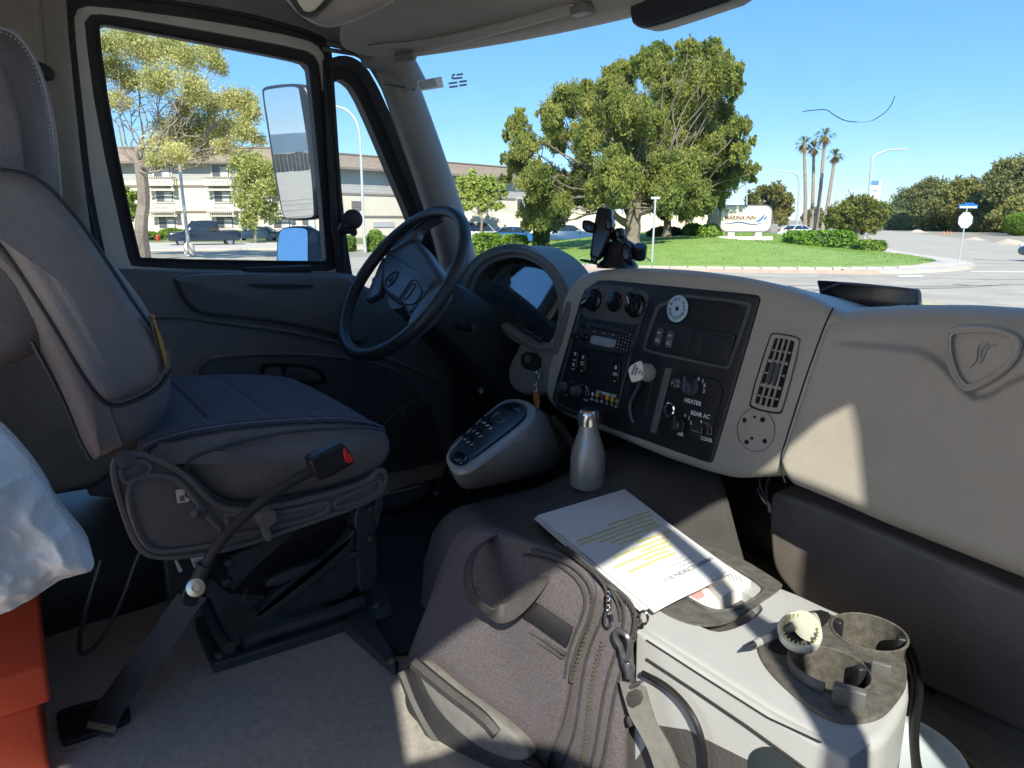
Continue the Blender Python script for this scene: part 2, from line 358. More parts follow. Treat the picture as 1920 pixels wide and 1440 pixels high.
b = MB(); b.ppuff(XP(-1.955), [(455, 533), (500, 530), (560, 532), (600, 536), (560, 540), (500, 540)], .006, r=.002); b.build('groove_shade', darkm, door)  # dark sliver standing proud, paints the shading of the armrest groove
# ------------------------------------------------------------------ A pillar, header, windshield
PAp = XP(-1.965)
b = MB(); pth = sm(PAp, [(700, 40), (742, 140), (770, 215), (800, 300), (835, 400), (862, 500), (880, 620)], 3, False)
b.tube(pth, [.05 + .012 * i / len(pth) for i in range(len(pth))], 24)
b.tube(sm(PAp.off(.02), [(690, 90), (740, 108), (770, 165)], 2, False), .05, 16)
pill = b.build('windshield_pillar', pillm, label='thick grey pillar trim between quarter window and windshield', cat='pillar')
b = MB()
for (a, c) in (((706, 150), (745, 180)),): b.tube(sm(PAp.off(.055), [(722, 158), (750, 162), (778, 168)], 2, False), .002, 6)
b.build('seam', rub, pill)
b = MB(); b.tube(sm(XP(-1.99), [(742, 230), (775, 320), (805, 400), (835, 480), (850, 540)], 2, False), .006, 8); b.build('weather_strip', mat('strip_grey', (.35, .36, .36), .4), pill)
def bow(X): return .27 * max(-.6, 1 - ((X + .95) / 1.0) ** 2)
def wsY(X, t): return 1.25 + bow(X) * 1.0 + (.955 - 1.25) * t          # t 0 bottom, 1 top
b = MB(); b.grid(lambda u, v: v3(-1.97 + 2.3 * u, wsY(-1.97 + 2.3 * u, v), -.26 + .72 * v), 40, 16, (0, .006, 0))
ws = b.build('windshield', glassmat('windshield_glass', (.94, .96, .96), .8, .045), label='large curved windshield with a thread-like crack and a label in its corner', cat='windshield')
PT = [(0, -.004), (.006, -.012), (-.02, -.016), (-.06, -.008), (-.085, .012), (-.10, .03), (-.2, .06), (-.35, .12), (-.6, .24)]
b = MB()
def hd(u, v):
    X = -2.0 + 1.75 * u; k = v * (len(PT) - 1); i = min(len(PT) - 2, int(k)); f = k - i
    dy = PT[i][0] * (1 - f) + PT[i + 1][0] * f; dz = PT[i][1] * (1 - f) + PT[i + 1][1] * f
    return v3(X, wsY(X, 1) + dy, .45 + dz)
b.grid(hd, 60, 24, (0, .0, .02)); b.build('windshield_header', visorm, kind='structure')
PV = plane3(v3(-1.88, .82, .458), v3(-1.35, 1.09, .478), v3(-1.6, .75, .555))
b = MB(); b.ppuff(PV.off(.02), [(632, 72), (642, 96), (700, 112), (760, 110), (800, 102), (960, 63), (1130, 14), (1200, -12), (1100, -90), (760, -90), (650, 10)], .03, r=.012)
vis = b.build('sun_visor', visorm, label='grey padded sun visor folded up over the driver', cat='sun visor')
b = MB(); b.cyl(PV.off(.03).hit(742, 108), PV.off(.03).hit(778, 104), .011, bev=.003); b.box(PV.off(.03).hit(1090, 18), (.05, .03, .02), r=.005); b.each('visor_hinge', mat('hinge_grey', (.2, .2, .19), .5), vis)
b = MB(); b.ppuff(PV.off(.028), [(690, 96), (790, 88), (960, 48), (1080, 12), (1070, 8), (950, 42), (785, 80), (690, 86)], .006, r=.002, it=1); b.build('visor_seam', visorm, vis)
PO = Plane(PD(640, 20, 1.28), (.35, -.55, -.55))
b = MB(); b.ppuff(PO, [(440, -160), (520, 10), (590, 66), (640, 60), (728, 22), (742, -10), (780, -160)], .2, r=.03)
oc = b.build('overhead_console', mat('overhead_grey', (.34, .32, .30), .55, .1, 8, .4, 400), label='rounded grey overhead console box above the door corner', cat='console')
PO2 = PO.off(.012)
b = MB(); b.ppuff(PO2, [(522, -40), (552, 26), (572, 38), (590, 34), (660, -40)], .02, r=.008, it=1)
dl = b.build('dome_light', darkm, label='cream dome lamp in a dark bezel at the top edge', cat='lamp')
b = MB(); b.ppuff(PO2.off(.006), [(540, -30), (565, 20), (578, 25), (592, 20), (632, -30)], .01, r=.004, it=1); b.build('lamp_lens', mat('lamp_cream', (.85, .8, .66), .35, .04), dl)
b = MB(); PH = YP(1.15)
b.ppuff(PH, [(1180, 40), (1196, 53), (1215, 52), (1260, 38), (1400, -10), (1400, -60), (1180, -20)], .05, r=.006, it=1)
b.build('header_camera', mat('dark_blueblack', (.015, .02, .03), .4), label='dark housing tucked under the windshield header', cat='housing')
# windshield stickers and crack
def onws(px, py):
    r = ray(px, py); t = .0006
    for _ in range(60):
        p = CAM + r * t; tz = (p.z - CAMZ + .26) / .72; f = wsY(p.x, tz) - .008 - p.y
        t += f / r.y
    return CAM + r * t
def wsplane(px, py):
    a, c, d = onws(px, py), onws(px + 12, py), onws(px, py + 12); return plane3(a, c, d)
w1 = wsplane(806, 158)
b = MB(); b.ppuff(w1.off(.001), [(783, 152), (828, 144), (832, 164), (788, 171)], .001, r=.0003, rb=0, it=0); st = b.build('corner_label', mat('label_pale', (.62, .66, .68), .6), ws)
b = MB(); b.ppuff(w1.off(.003), [(787, 154), (816, 148), (820, 162), (791, 168)], .001, r=.0003, rb=0, it=0); b.build('label_print', mat('label_grey', (.22, .25, .28), .6), st)
w2 = wsplane(860, 152); b = MB()
for (x, y, L_) in ((850, 141, 6), (862, 140, 12), (848, 146, 4), (858, 147, 18), (849, 156, 16), (868, 153, 14), (850, 163, 16), (868, 160, 14)): b.ppuff(w2.off(.001), [(x - L_ / 2, y - 1.2), (x + L_ / 2, y - 3.2), (x + L_ / 2, y + .6), (x - L_ / 2, y + 2.4)], .001, r=.0003, rb=0, it=0)
b.build('glass_marking', mat('marking_grey', (.46, .58, .66), .6), ws)
b = MB()
P_ = [(1505, 209), (1530, 206), (1551, 205), (1565, 217), (1585, 227), (1606, 229)]; b.tube([onws(a[0], a[1]) for a in smooth([(x, y, 0) for x, y in P_], 2, False)], .0008, 5)
P_ = [(1636, 226), (1655, 215), (1670, 200), (1678, 180)]; b.tube([onws(a[0], a[1]) for a in smooth([(x, y, 0) for x, y in P_], 2, False)], .0007, 5); P_ = [(1606, 229), (1620, 229), (1636, 226)]; b.tube([onws(a[0], a[1]) for a in smooth([(x, y, 0) for x, y in P_], 2, False)], .0003, 4)
b.build('crack', mat('crack_dark', (.02, .06, .12), .4), ws)
# wiper tip seen through the glass
b = MB(); b.tube([YP(1.62).hit(*a) for a in [(1478, 540), (1500, 546), (1527, 553)]], .006, 6); b.tube([YP(1.62).hit(*a) for a in [(1440, 540), (1490, 551), (1520, 557)]], .004, 6)
b.build('wiper_arm', blk, label='black wiper arm tip showing past the dash edge', cat='wiper')
# ================================================================== DASHBOARD
dash = thing('dashboard', v3(-1.0, 1.15, -.6), 'wide grey dashboard with black centre panel and padded passenger side', 'dashboard')
CO = [(1052, 560), (1066, 530), (1090, 510), (1130, 502), (1200, 500), (1290, 504), (1380, 516), (1450, 530), (1510, 550), (1556, 574), (1590, 592), (1600, 620), (1585, 680), (1560, 750), (1530, 830), (1505, 872), (1480, 886), (1430, 894), (1370, 897), (1320, 885), (1250, 862), (1180, 833), (1100, 800), (1040, 772), (1020, 748), (1018, 710), (1033, 660), (1043, 610)]
b = MB(); b.ppuff(PC, CO, .30, r=.020, rb=.006, it=2, k=.2); cen = b.build('centre_fascia', dashm, dash)
b = MB(); b.box(v3(-.85, 1.36, -.30), (2.2, .36, .1), r=.04); b.box(v3(-1.75, 1.3, -.28), (.45, .35, .1), r=.04); b.build('dash_top', dashm, dash)
b = MB(); b.box(v3(-.9, 1.42, -.55), (2.3, .1, .6)); b.build('firewall', blk, dash); b = MB(); b.box(v3(-2.03, 1.2, -.5), (.06, .6, .66), r=.01); b.build('side_kick_panel', darkm, dash)
# passenger side, gridded so that the pressed swoosh is real relief
seam = [(1562, 577), (1548, 605), (1532, 648), (1507, 718), (1478, 810), (1460, 868), (1472, 905)]
TOPC = [(1400, 575), (1562, 577), (1600, 568), (1700, 562), (1800, 562), (1920, 569), (2100, 590), (2400, 640)]
BOTC = [(1400, 880), (1472, 908), (1540, 936), (1650, 985), (1800, 1045), (1920, 1093), (2100, 1165), (2400, 1285)]
CRE = [(1500, 640), (1570, 642), (1650, 648), (1715, 654), (1745, 668), (1775, 695), (1805, 730), (1825, 744), (1850, 741), (1890, 716), (1925, 700), (2000, 680), (2400, 640)]
def ip(L, x, k=0):
    o = 1 - k
    for a, c in zip(L, L[1:]):
        if a[k] <= x <= c[k]: t = (x - a[k]) / (c[k] - a[k] + 1e-9); return a[o] + (c[o] - a[o]) * t
    return L[0][o] if x < L[0][k] else L[-1][o]
def sstep(a, c, x): t = min(1, max(0, (x - a) / (c - a))); return t * t * (3 - 2 * t)
def seamx(v): k = v * (len(seam) - 1); i = min(len(seam) - 2, int(k)); return seam[i][0] + (seam[i + 1][0] - seam[i][0]) * (k - i)
def pas(u, v):
    back = 0
    u2 = (u - .06) / .94; v2 = (v - .12) / .8
    uu = max(0, u2) ** 1.0; vv = min(1, max(0, v2))
    xl = ip(seam, 577 + 331 * vv, 1); x = xl + (2350 - xl) * uu; y = ip(TOPC, x) + (ip(BOTC, x) - ip(TOPC, x)) * vv
    P = PC.off(.006).hit(x, y); T = PC.off(.006).hit(x, ip(TOPC, x)); B = PC.off(.006).hit(x, ip(BOTC, x)); Lp = PC.off(.006).hit(xl, y)
    dt = (P - T).length; db = (P - B).length; dl = (P - Lp).length
    def rr(d, r): return 0 if d >= r else r - math.sqrt(max(0, r * r - (r - d) ** 2))
    h = -max(rr(dt, .045), rr(db, .03)) - rr(dl, .009)
    yc = ip(CRE, x); h += .013 * (sstep(-5, 9, y - yc) - 1) * sstep(1545, 1640, x)
    P = P + PC.n * h
    if v2 < 0: P = P + Vector((0, .0, 0)) + Vector((0, 1, -.18)).normalized() * (.30 * (-v2 / .15))
    if v2 > 1: P = P + Vector((0, 1, .02)) * (.2 * (v2 - 1) / .1)
    if u2 < 0: P = P + Vector((0, 1, 0)) * (.2 * (-u2 / .064))
    return P
b = MB(); b.grid(pas, 170, 120); b.build('passenger_pad', dashm, dash, sharp=80)
b = MB(); b.tube(sm(PC.off(.0005), seam, 2, False), .0014, 6); b.build('seam_line', blkhole, dash)
# crest emblem
PE = PC.off(-.006)
EM = [(1773, 622), (1790, 616), (1820, 613), (1867, 617), (1898, 627), (1915, 640), (1909, 667), (1888, 693), (1858, 714), (1812, 736), (1795, 722), (1780, 690), (1772, 653)]
cx_ = sum(a[0] for a in EM) / len(EM); cy_ = sum(a[1] for a in EM) / len(EM)
def shr(L, k): return [(cx_ + (x - cx_) * k, cy_ + (y - cy_) * k) for x, y in L]
b = MB(); b.band(sm(PE.off(.008), EM, 1), sm(PE.off(.008), shr(EM, .84), 1), (0, .03, 0)); b.tube(sm(PE.off(.006), shr(EM, .96), 1), .004, 8, True); b.tube(sm(PE.off(.0055), shr(EM, .87), 1), .0025, 8, True)
em = b.build('crest_emblem', dashm, dash)
b = MB()
for L_ in ([(1853, 646), (1842, 650), (1838, 662), (1840, 672), (1836, 682)], [(1868, 647), (1856, 648), (1847, 655), (1845, 668), (1838, 680)], [(1850, 642), (1836, 645), (1831, 655), (1832, 668), (1828, 680), (1818, 688)]): b.tube(sm(PE.off(.001), L_, 2, False), .0011, 6)
b.build('crest_mark', dashm, em)
# ---------------- black centre bezel
PB = PC.off(.004)
def quad(mb, pl, q, th=.004, r=.0015, it=1, k=.12, **kw): return mb.ppuff(pl, q, th, r=r, rb=0, it=it, k=k, **kw)
b = MB(); quad(b, PB, [(1099, 521), (1418, 552), (1425, 560), (1335, 866), (1325, 868), (1044, 767), (1033, 745)], .006, .004, it=2, k=.1); bez = b.build('centre_bezel', blk, dash)
PB1 = PC.off(.006); PB2 = PC.off(.009); PB3 = PC.off(.012)
b = MB(); b.band(sm(PB1, [(1239, 547), (1407, 565), (1411, 572), (1370, 690), (1362, 693), (1208, 660), (1203, 652)], 1), sm(PB1, [(1245, 553), (1400, 571), (1403, 576), (1364, 684), (1356, 687), (1213, 655), (1209, 650)], 1), (0, .006, 0))
b.band(sm(PB1, [(1102, 529), (1221, 543), (1196, 625), (1181, 672), (1150, 800), (1040, 760), (1040, 745)], 1), sm(PB1, [(1105, 532), (1217, 546), (1193, 625), (1178, 672), (1147, 796), (1044, 757), (1043, 745)], 1), (0, .006, 0)); b.build('bezel_rim', darkm, bez)
b = MB(); quad(b, PB.off(.0015), [(1245, 553), (1400, 571), (1364, 684), (1213, 655)]); b.build('upper_recess', mat('deep_black', (.006, .006, .008), .5, .2), bez)
# hvac
b = MB(); quad(b, PB1, [(1103, 532), (1219, 545), (1200, 612), (1087, 594)]); hv = b.build('climate_panel', darkm, dash)
def knob(mb, px, r, h, pl=PB1, n=24, grip=0, ang=0):
    c = pl.hit(*px); mb.lathe(c, pl.n, [(r, 0), (r, h * .3), (r * .8, h * .45), (r * .74, h * .92), (r * .6, h)], n)
    if grip:
        d = pl.u * math.cos(ang) + pl.v * math.sin(ang); mb.box(c + pl.n * h * .7 + d * r * .25, (r * 1.9, r * .42, h * .9), (d, pl.n.cross(d), pl.n), r=r * .12)
    return mb
for (x, y, a) in ((1114, 563, R(215)), (1193, 574, R(120))):
    b = MB(); knob(b, (x, y), .025, .018, grip=1, ang=a); k_ = b.build('knob', gloss, hv)
    b = MB(); c = PB1.hit(x, y); d = PB1.u * math.cos(a) + PB1.v * math.sin(a); b.box(c + PB1.n * .0215 + d * .012, (.016, .0018, .001), (d, PB1.n.cross(d), PB1.n)); b.build('pointer', ink, k_)
    b = MB()
    for j in range(9): t = R(-50 + 27 * j + (60 if x > 1150 else 0)); b.box(c + (PB1.u * math.cos(t) + PB1.v * math.sin(t)) * .0285 + PB1.n * .0008, (.003, .0016, .0006), (PB1.u, PB1.v, PB1.n))
    b.build('dial_marks', mat('dim_print', (.4, .42, .44), .6), hv)
b = MB(); knob(b, (1153, 566), .022, .010); b.build('knob', gloss, hv)
b = MB(); c = PB1.hit(1153, 566)
b.tube([c + (PB1.u * math.cos(t) + PB1.v * math.sin(t)) * .026 + PB1.n * .002 for t in [R(100 + 8 * i) for i in range(11)]], .001, 5); b.build('blue_arc', mat('arc_blue', (.12, .3, .5), .5), hv)
b = MB(); b.tube([c + (PB1.u * math.cos(t) + PB1.v * math.sin(t)) * .026 + PB1.n * .002 for t in [R(0 + 8 * i) for i in range(11)]], .001, 5); b.build('red_arc', mat('arc_red', (.3, .05, .05), .5), hv)
# radio
b = MB(); quad(b, PB2, [(1087, 601), (1192, 622), (1181, 667), (1072, 645)], .008, .002); ra = b.build('radio', mat('radio_grey', (.03, .035, .045), .35, .1), dash)
b = MB(); quad(b, PB2.off(.001), [(1109, 628), (1156, 637), (1151, 653), (1106, 644)], .002, .0005); b.build('radio_screen', mat('lcd', (.24, .27, .3), .25, .25, 25, color2=(.32, .42, .55)), ra)
b = MB(); quad(b, PB2.off(.0008), [(1104, 611), (1186, 627), (1185, 631), (1103, 615)], .002, .0003); b.build('disc_slot', blkhole, ra)
for p in ((1081, 630), (1098, 632)): b = MB(); knob(b, p, .0095, .012, PB2); b.build('radio_knob', gloss, ra)
b = MB()
for i in range(4):
    for j in range(4): q = PB2.hit(1164 + 5.6 * i - 1.3 * j, 633 + 1.6 * i + 6.2 * j); b.box(q + PB2.n * .001, (.0062, .0045, .003), (PB2.u, PB2.v, PB2.n))
b.each('button', gloss, ra)
b = MB()
for i in range(4):
    for j in range(4): q = PB2.hit(1164 + 5.6 * i - 1.3 * j, 633 + 1.6 * i + 6.2 * j); b.box(q + PB2.n * .0029, (.003, .0011, .0003), (PB2.u, PB2.v, PB2.n))
b.box(PB2.hit(1103, 613) + PB2.n * .002, (.002, .002, .0006), (PB2.u, PB2.v, PB2.n)); b.box(PB2.hit(1183, 628) + PB2.n * .002, (.002, .002, .0006), (PB2.u, PB2.v, PB2.n))
for x, y in ((1115, 622), (1133, 625), (1150, 628)): b.box(PB2.hit(x, y) + PB2.n * .0008, (.006, .0012, .0004), (PB2.u, PB2.v, PB2.n))
b.each('radio_print', ink, ra)
for p in ((1091, 610), (1098, 611.5)): b = MB(); b.lathe(PB2.hit(*p), PB2.n, [(.005, 0), (.005, .002), (.003, .003)], 16); b.build('radio_button', gloss, ra)
# rocker switches
def rocker(q, cap, top=None, par=dash, m=gloss):
    b = MB(); b.ppuff(PB3, q, .010, r=.003, rb=0, it=1, k=.15); s = b.build('rocker_switch', m, par)
    x = sum(a[0] for a in q) / 4; y = sum(a[1] for a in q) / 4; sl = (q[0][0] - q[3][0], q[0][1] - q[3][1])
    b = MB()
    for (t, sz, f) in cap: b.text(t, PB3.off(.0005), (x + sl[0] * f, y + sl[1] * f), sz, ang_px=(x + sl[0] * f + 10, y + sl[1] * f + 1.9))
    if cap: b.build('switch_lettering', ink, s)
    if top:
        b = MB()
        for (f, w, cm) in top: b.box(PB3.hit(x + sl[0] * f, y + sl[1] * f) + PB3.n * .0008, (w, w * 1.3, .0008), (PB3.u, PB3.v, PB3.n))
        b.build('switch_symbol', mat('symbol_pale', (.5, .5, .48), .5), s)
    return s
b = MB(); quad(b, PB1, [(1070, 650), (1175, 672), (1152, 797), (1044, 757)]); lp = b.build('lower_switch_plate', mat('plate_black', (.009, .01, .014), .5, .2), dash)
rocker([(1075, 655), (1085, 657), (1079, 695), (1069, 693)], [('RUN', .0042, .0), ('FLASH', .0038, -.45)], [(.3, .006, 0), (-.22, .006, 0)], lp)
rocker([(1089, 657), (1101, 660), (1096, 700), (1084, 697)], [('INSIDE', .0042, -.02), ('LIGHT', .0042, -.13), ('ON', .0036, -.42)], [(.22, .0065, 0)], lp)
rocker([(1150, 675), (1163, 677), (1158, 720), (1145, 717)], [('WHEEL', .0042, -.06), ('CHAIRLIFT', .0036, -.14), ('ON', .0036, -.42)], [(.2, .0065, 0)], lp)
for x, y, r in ((1058, 726, .013), (1084, 733, .014)): b = MB(); knob(b, (x, y), r, .02, PB2); b.build('knob', darkm, lp)
b = MB(); b.text('LIFT INTERLOCK', PB2, (1137, 739), .0085, ang_px=(1157, 744), bold=.0002)
for x, y, t in ((1110, 747, 'LIFT\nENABLED'), (1119, 750, 'LIFT\nDOOR'), (1128, 752, 'PARK\nBRAKE'), (1138, 755, 'IN\nPARK'), (1147, 758, 'SHIFT\nOK'), (1155, 761, 'LIFT\nREADY')): b.text(t, PB2, (x, y + 1), .0032, ang_px=(x + 10, y + 3.2))
b.text('FAN', PB2, (1062, 741), .004, ang_px=(1072, 743)); b.text('COLD', PB2, (1098, 750), .0055, ang_px=(1108, 752.5))
for x, y in ((1069, 714), (1075, 717), (1092, 722)): b.text('1', PB2, (x, y), .005)
A_ = PB2.off(.0005)
for L_ in ([(1098, 723), (1103, 730), (1104, 741), (1098, 740)], [(1098, 723), (1100, 731), (1098, 740)], [(1072, 733), (1073, 742), (1085, 744)]): b.tube(pxs(A_, L_), .0004, 4)
b.build('plate_lettering', ink, lp)
for (x, y, c_, nm) in ((1120, 741, (.45, .38, .08), 'lamp_olive'), (1129, 743.5, (.35, .03, .02), 'lamp_red'), (1138.5, 746.5, (.85, .45, .02), 'lamp_amber'), (1148, 749.5, (.85, .45, .02), 'lamp_amber'), (1157, 752.5, (.35, .3, .12), 'lamp_brown')):
    b = MB(); b.lathe(PB2.hit(x, y), PB2.n, [(.0055, 0), (.0055, .001), (.0035, .002)], 16); b.build('indicator_lamp', mat(nm, c_, .35, 0), lp)
b = MB(); b.lathe(PB2.hit(1111, 739), PB2.n, [(.004, 0), (.003, .001)], 12); b.build('indicator_lamp', ink, lp)
# upper right recess: sticker and rocker block
b = MB(); b.ppuff(PB2, [(1229, 601), (1380, 627), (1362, 687), (1215, 656)], .006, r=.002, rb=0, it=1, k=.05); rb = b.build('rocker_block', mat('block_black', (.014, .015, .018), .5, .15), dash)
rocker([(1232, 613), (1244, 615), (1236, 648), (1224, 646)], [('ON', .005, .2), ('POST\nWARN', .004, -.22)], None, rb, darkm)
rocker([(1251, 618), (1264, 621), (1257, 653), (1245, 651)], [('ON', .005, .2), ('SHIFT\nKNOB', .004, -.22)], None, rb, darkm)
for q in ([(1275, 614), (1297, 618), (1287, 664), (1266, 660)], [(1302, 619), (1321, 623), (1311, 667), (1291, 664)], [(1325, 624), (1373, 633), (1361, 677), (1315, 668)]):
    b = MB(); b.ppuff(PB2.off(.002), q, .004, r=.0015, rb=0, it=2, k=.12); b.build('blank_cover', blk, rb)
cst = PB.off(.0035); cc = cst.hit(1270.5, 579)
b = MB(); b.lathe(cc, cst.n, [(.0265, 0), (.0265, .0012), (.026, .0016)], 48); stk = b.build('bike_rack_sticker', mat('sticker_blue', (.45, .62, .75), .5, .03), dash, label='round pale sticker reading BIKE RACK DEPLOYED')
b = MB(); b.lathe(cc + cst.n * .0016, cst.n, [(.0045, 0), (.004, .001)], 20); b.build('centre_rivet', blk, stk)
b = MB()
def arctext(mb, pl, c, txt, rad, a0, a1, size, flip=False):
    for i, ch in enumerate(txt):
        t = R(a0 + (a1 - a0) * (i / (len(txt) - 1)));
        if ch == ' ': continue
        pos = c + pl.u * (rad * math.cos(t)) + pl.v * (rad * math.sin(t)); mb.text(ch, pl, pos, size, rot=t + (math.pi / 2 if flip else -math.pi / 2), h=.0005, bold=.0002)
s2 = Plane.__new__(Plane); s2.p = cc + cst.n * .0018; s2.n = cst.n; s2.u = cst.u; s2.v = cst.v
arctext(b, s2, s2.p, 'BIKE RACK', .0185, 155, -25, .0085); arctext(b, s2, s2.p, 'DEPLOYED', .0185, 190, 330, .0085, True); b.build('sticker_lettering', inkd, stk)
# lower right control plate
b = MB(); b.ppuff(PB2, [(1247, 688), (1259, 691), (1229, 813), (1217, 810)], .008, r=.002, rb=0, it=1, k=.06); b.build('grey_divider', mat('divider_grey', (.12, .125, .135), .4), dash)
b = MB(); quad(b, PB1.off(.001), [(1257, 692), (1359, 715), (1325, 848), (1229, 816)]); cp = b.build('heater_plate', mat('plate_black2', (.008, .008, .010), .5, .2), dash)
b = MB(); b.lathe(PB2.hit(1270, 719), PB2.n, [(.0115, 0), (.0115, .004), (.009, .008), (.0085, .007)], 24); cn = b.build('socket', steel, cp)
b = MB()
for t in range(3): b.lathe(PB2.hit(1269, 719) + (PB2.u * math.cos(2.1 * t) + PB2.v * math.sin(2.1 * t)) * .0045 + PB2.n * .007, PB2.n, [(.0018, 0), (.0018, .0015)], 8)
b.build('socket_hole', blkhole, cn)
b = MB(); knob(b, (1300, 726), .016, .024, PB2, grip=1, ang=R(100)); b.build('knob', mat('knob_blue', (.06, .075, .1), .3), cp)
b = MB(); knob(b, (1276, 797), .014, .018, PB2, grip=1, ang=R(95)); knob(b, (1306, 808), .016, .006, PB2); b.build('knob', mat('knob_dark', (.03, .03, .036), .35), cp)
b = MB(); b.lathe(PB2.hit(1256, 768), PB2.n, [(.0145, 0), (.0145, .003), (.0115, .004), (.0115, .001), (.001, .001)], 28, True, False); b.build('metal_ring', chrome, cp)
b = MB(); b.lathe(PB2.hit(1256, 768), PB2.n, [(.011, .0012), (.010, .0022)], 24); b.build('ring_button', gloss, cp)
b = MB(); D = (10, 2.6)
for t, x, y, s in (('HEATER', 1299, 754, .0115), ('REAR AC', 1313, 778, .0115), ('AIR', 1276, 814, .010), ('COOL', 1325, 824, .010), ('0', 1310, 711, .009), ('1', 1318, 715, .009), ('2', 1321, 723, .009), ('3', 1320, 734, .009), ('1', 1292, 784, .009), ('2', 1296, 793, .009), ('0', 1315, 791, .008), ('0', 1285, 779, .007)):
    b.text(t, PB2, (x, y), s, ang_px=(x + D[0], y + D[1]), bold=.0003)
b.build('plate_lettering', ink, cp)
b = MB()
for L_ in ([(1320, 791), (1326, 797), (1328, 806), (1326, 813)], [(1325, 792), (1332, 798), (1335, 806), (1334, 815)], [(1295, 805), (1304, 809), (1316, 812)], [(1266, 785), (1263, 795)], [(1326, 813), (1334, 815)]): b.tube(smooth(pxs(A_.off(.007 if L_[0][0] == 1295 else 0), L_), 2, False), .0007, 5)
b.build('dial_arc', mat('arc_pale', (.35, .33, .30), .5), cp)
# centre pod, cable loop, park brake knob
b = MB(); quad(b, PB1.off(-.001), [(1200, 672), (1222, 676), (1229, 692), (1219, 735), (1212, 780), (1200, 792), (1184, 789), (1174, 772), (1178, 735), (1192, 700)], .004, .0015, it=2, k=.25); b.build('pod_recess', mat('pod_black', (.014, .014, .017), .4, .2), dash)
b = MB(); b.tube(smooth([PB3.off(.02).hit(1198, 708), PB3.off(.012).hit(1199, 722), PB3.hit(1188, 742), PB2.hit(1180, 760), PB2.hit(1183, 782), PB1.hit(1188, 792)], 3, False), .0038, 10); b.build('cable_loop', mat('cable_grey', (.10, .10, .11), .35), dash)
pbk = thing('park_brake_knob', PB3.hit(1213, 697), 'cream diamond shaped parking brake knob with black lettering', 'knob')
c0 = PB1.hit(1217, 699); c1 = PB1.off(.05).hit(1190, 695)
b = MB(); b.cyl(c0, c1, .019, .015, 24, bev=.004); b.build('stem', white_p, pbk)
PK = Plane(c1, (c1 - c0)); PK = Plane(c1 + PK.n * .002, PK.n * .6 + Vector((.55, -.3, .25)))
b = MB(); b.ppuff(PK.off(.004), [(1176, 689), (1199, 675), (1206, 680), (1208, 707), (1204, 711), (1186, 717), (1182, 714)], .010, r=.003, it=2, k=.2); hk = b.build('diamond_cap', white_p, pbk)
b = MB(); T_ = PK.off(.0046)
for t, x, y, s in (('PARKING', 1188, 693, .0052), ('BRAKE', 1193, 696, .0052), ('PULL', 1199, 698, .004), ('PUSH', 1204, 700, .003)): b.text(t, T_, (x, y), s, ang_px=(x + 5, y + 12) if False else (x - 3.5, y + 10), bold=.0002)
b.build('cap_lettering', inkd, hk)
# side vent
VT = [(1448, 629), (1494, 636), (1459, 771), (1409, 759)]
def bil(q, s, t): a = Vector(q[0]).lerp(Vector(q[1]), s); c = Vector(q[3]).lerp(Vector(q[2]), s); return tuple(a.lerp(c, t))
VO = [(1445, 630), (1450, 626), (1493, 633), (1499, 640), (1466, 768), (1458, 774), (1413, 764), (1406, 755)]
b = MB(); b.ppuff(PC.off(.002), [(1442, 629), (1450, 623), (1494, 630), (1502, 640), (1468, 770), (1459, 778), (1410, 767), (1402, 757)], .01, r=.001, it=1); ve = b.build('side_vent', blkhole, dash)
b = MB(); b.band(sm(PC.off(.006), VO, 1), sm(PC.off(.006), [(1451, 636), (1455, 633), (1487, 638), (1491, 643), (1459, 763), (1454, 766), (1418, 758), (1414, 752)], 1), (0, .012, 0))
PVn = PC.off(.005); q4 = [(1452, 633), (1490, 639), (1456, 767), (1414, 758)]
for i in (1, 2, 3): b.tube([PVn.hit(*bil(q4, i / 4, 0)), PVn.hit(*bil(q4, i / 4, 1))], .0022, 6)
for t in (.18, .34, .52, .70, .86): b.tube([PVn.off(-.004).hit(*bil(q4, 0, t)), PVn.off(-.004).hit(*bil(q4, 1, t))], .0022 if t != .34 and t != .70 else .0035, 6)
b.build('vent_grille', dashm, ve)
b = MB()
for s in (.375, .625):
    a, c = PVn.off(-.002).hit(*bil(q4, s, .35)), PVn.off(-.002).hit(*bil(q4, s, .66)); d = (c - a).normalized(); w = PC.n.cross(d); L_ = (c - a).length
    b.box((a + c) / 2, (.0075, L_, .012), (w, d, PC.n), r=.002)
    for j in range(12): b.box(a.lerp(c, (j + .5) / 12) + PC.n * .006, (.008, .0012, .0014), (w, d, PC.n))
b.each('thumb_wheel', darkm, ve)
# round mount scar with screw holes
b = MB(); sc_ = PC.off(.0012); b.lathe(PC.hit(1417, 806), PC.n, [(.0385, -.001), (.0385, .0016), (.0375, .0016), (.0375, -.001)], 48, False, False)
mk = b.build('mount_outline', mat('scar_grey', (.22, .2, .185), .6, .3, 40), dash)
b = MB()
for x, y, r in ((1396, 788, .0045), (1430, 787, .005), (1434, 827, .0045), (1400, 829, .0045), (1415, 782, .0028), (1410, 822, .0028)): b.lathe(PC.hit(x, y), PC.n, [(r, -.001), (r * .9, .0012)], 14)
b.each('screw_hole', blkhole, mk)
# trim strip left of the bezel
b = MB(); b.band(sm(PC.off(.003), [(1061, 565), (1072, 567), (1046, 667), (1032, 662)], 1), sm(PC.off(.003), [(1063, 568), (1070, 570), (1044, 663), (1035, 660)], 1), (0, .006, 0)); quad(b, PC.off(.0018), [(1063, 568), (1070, 570), (1044, 663), (1035, 660)], .003, .0005); b.build('trim_strip', mat('strip_dark', (.16, .155, .145), .45), dash)
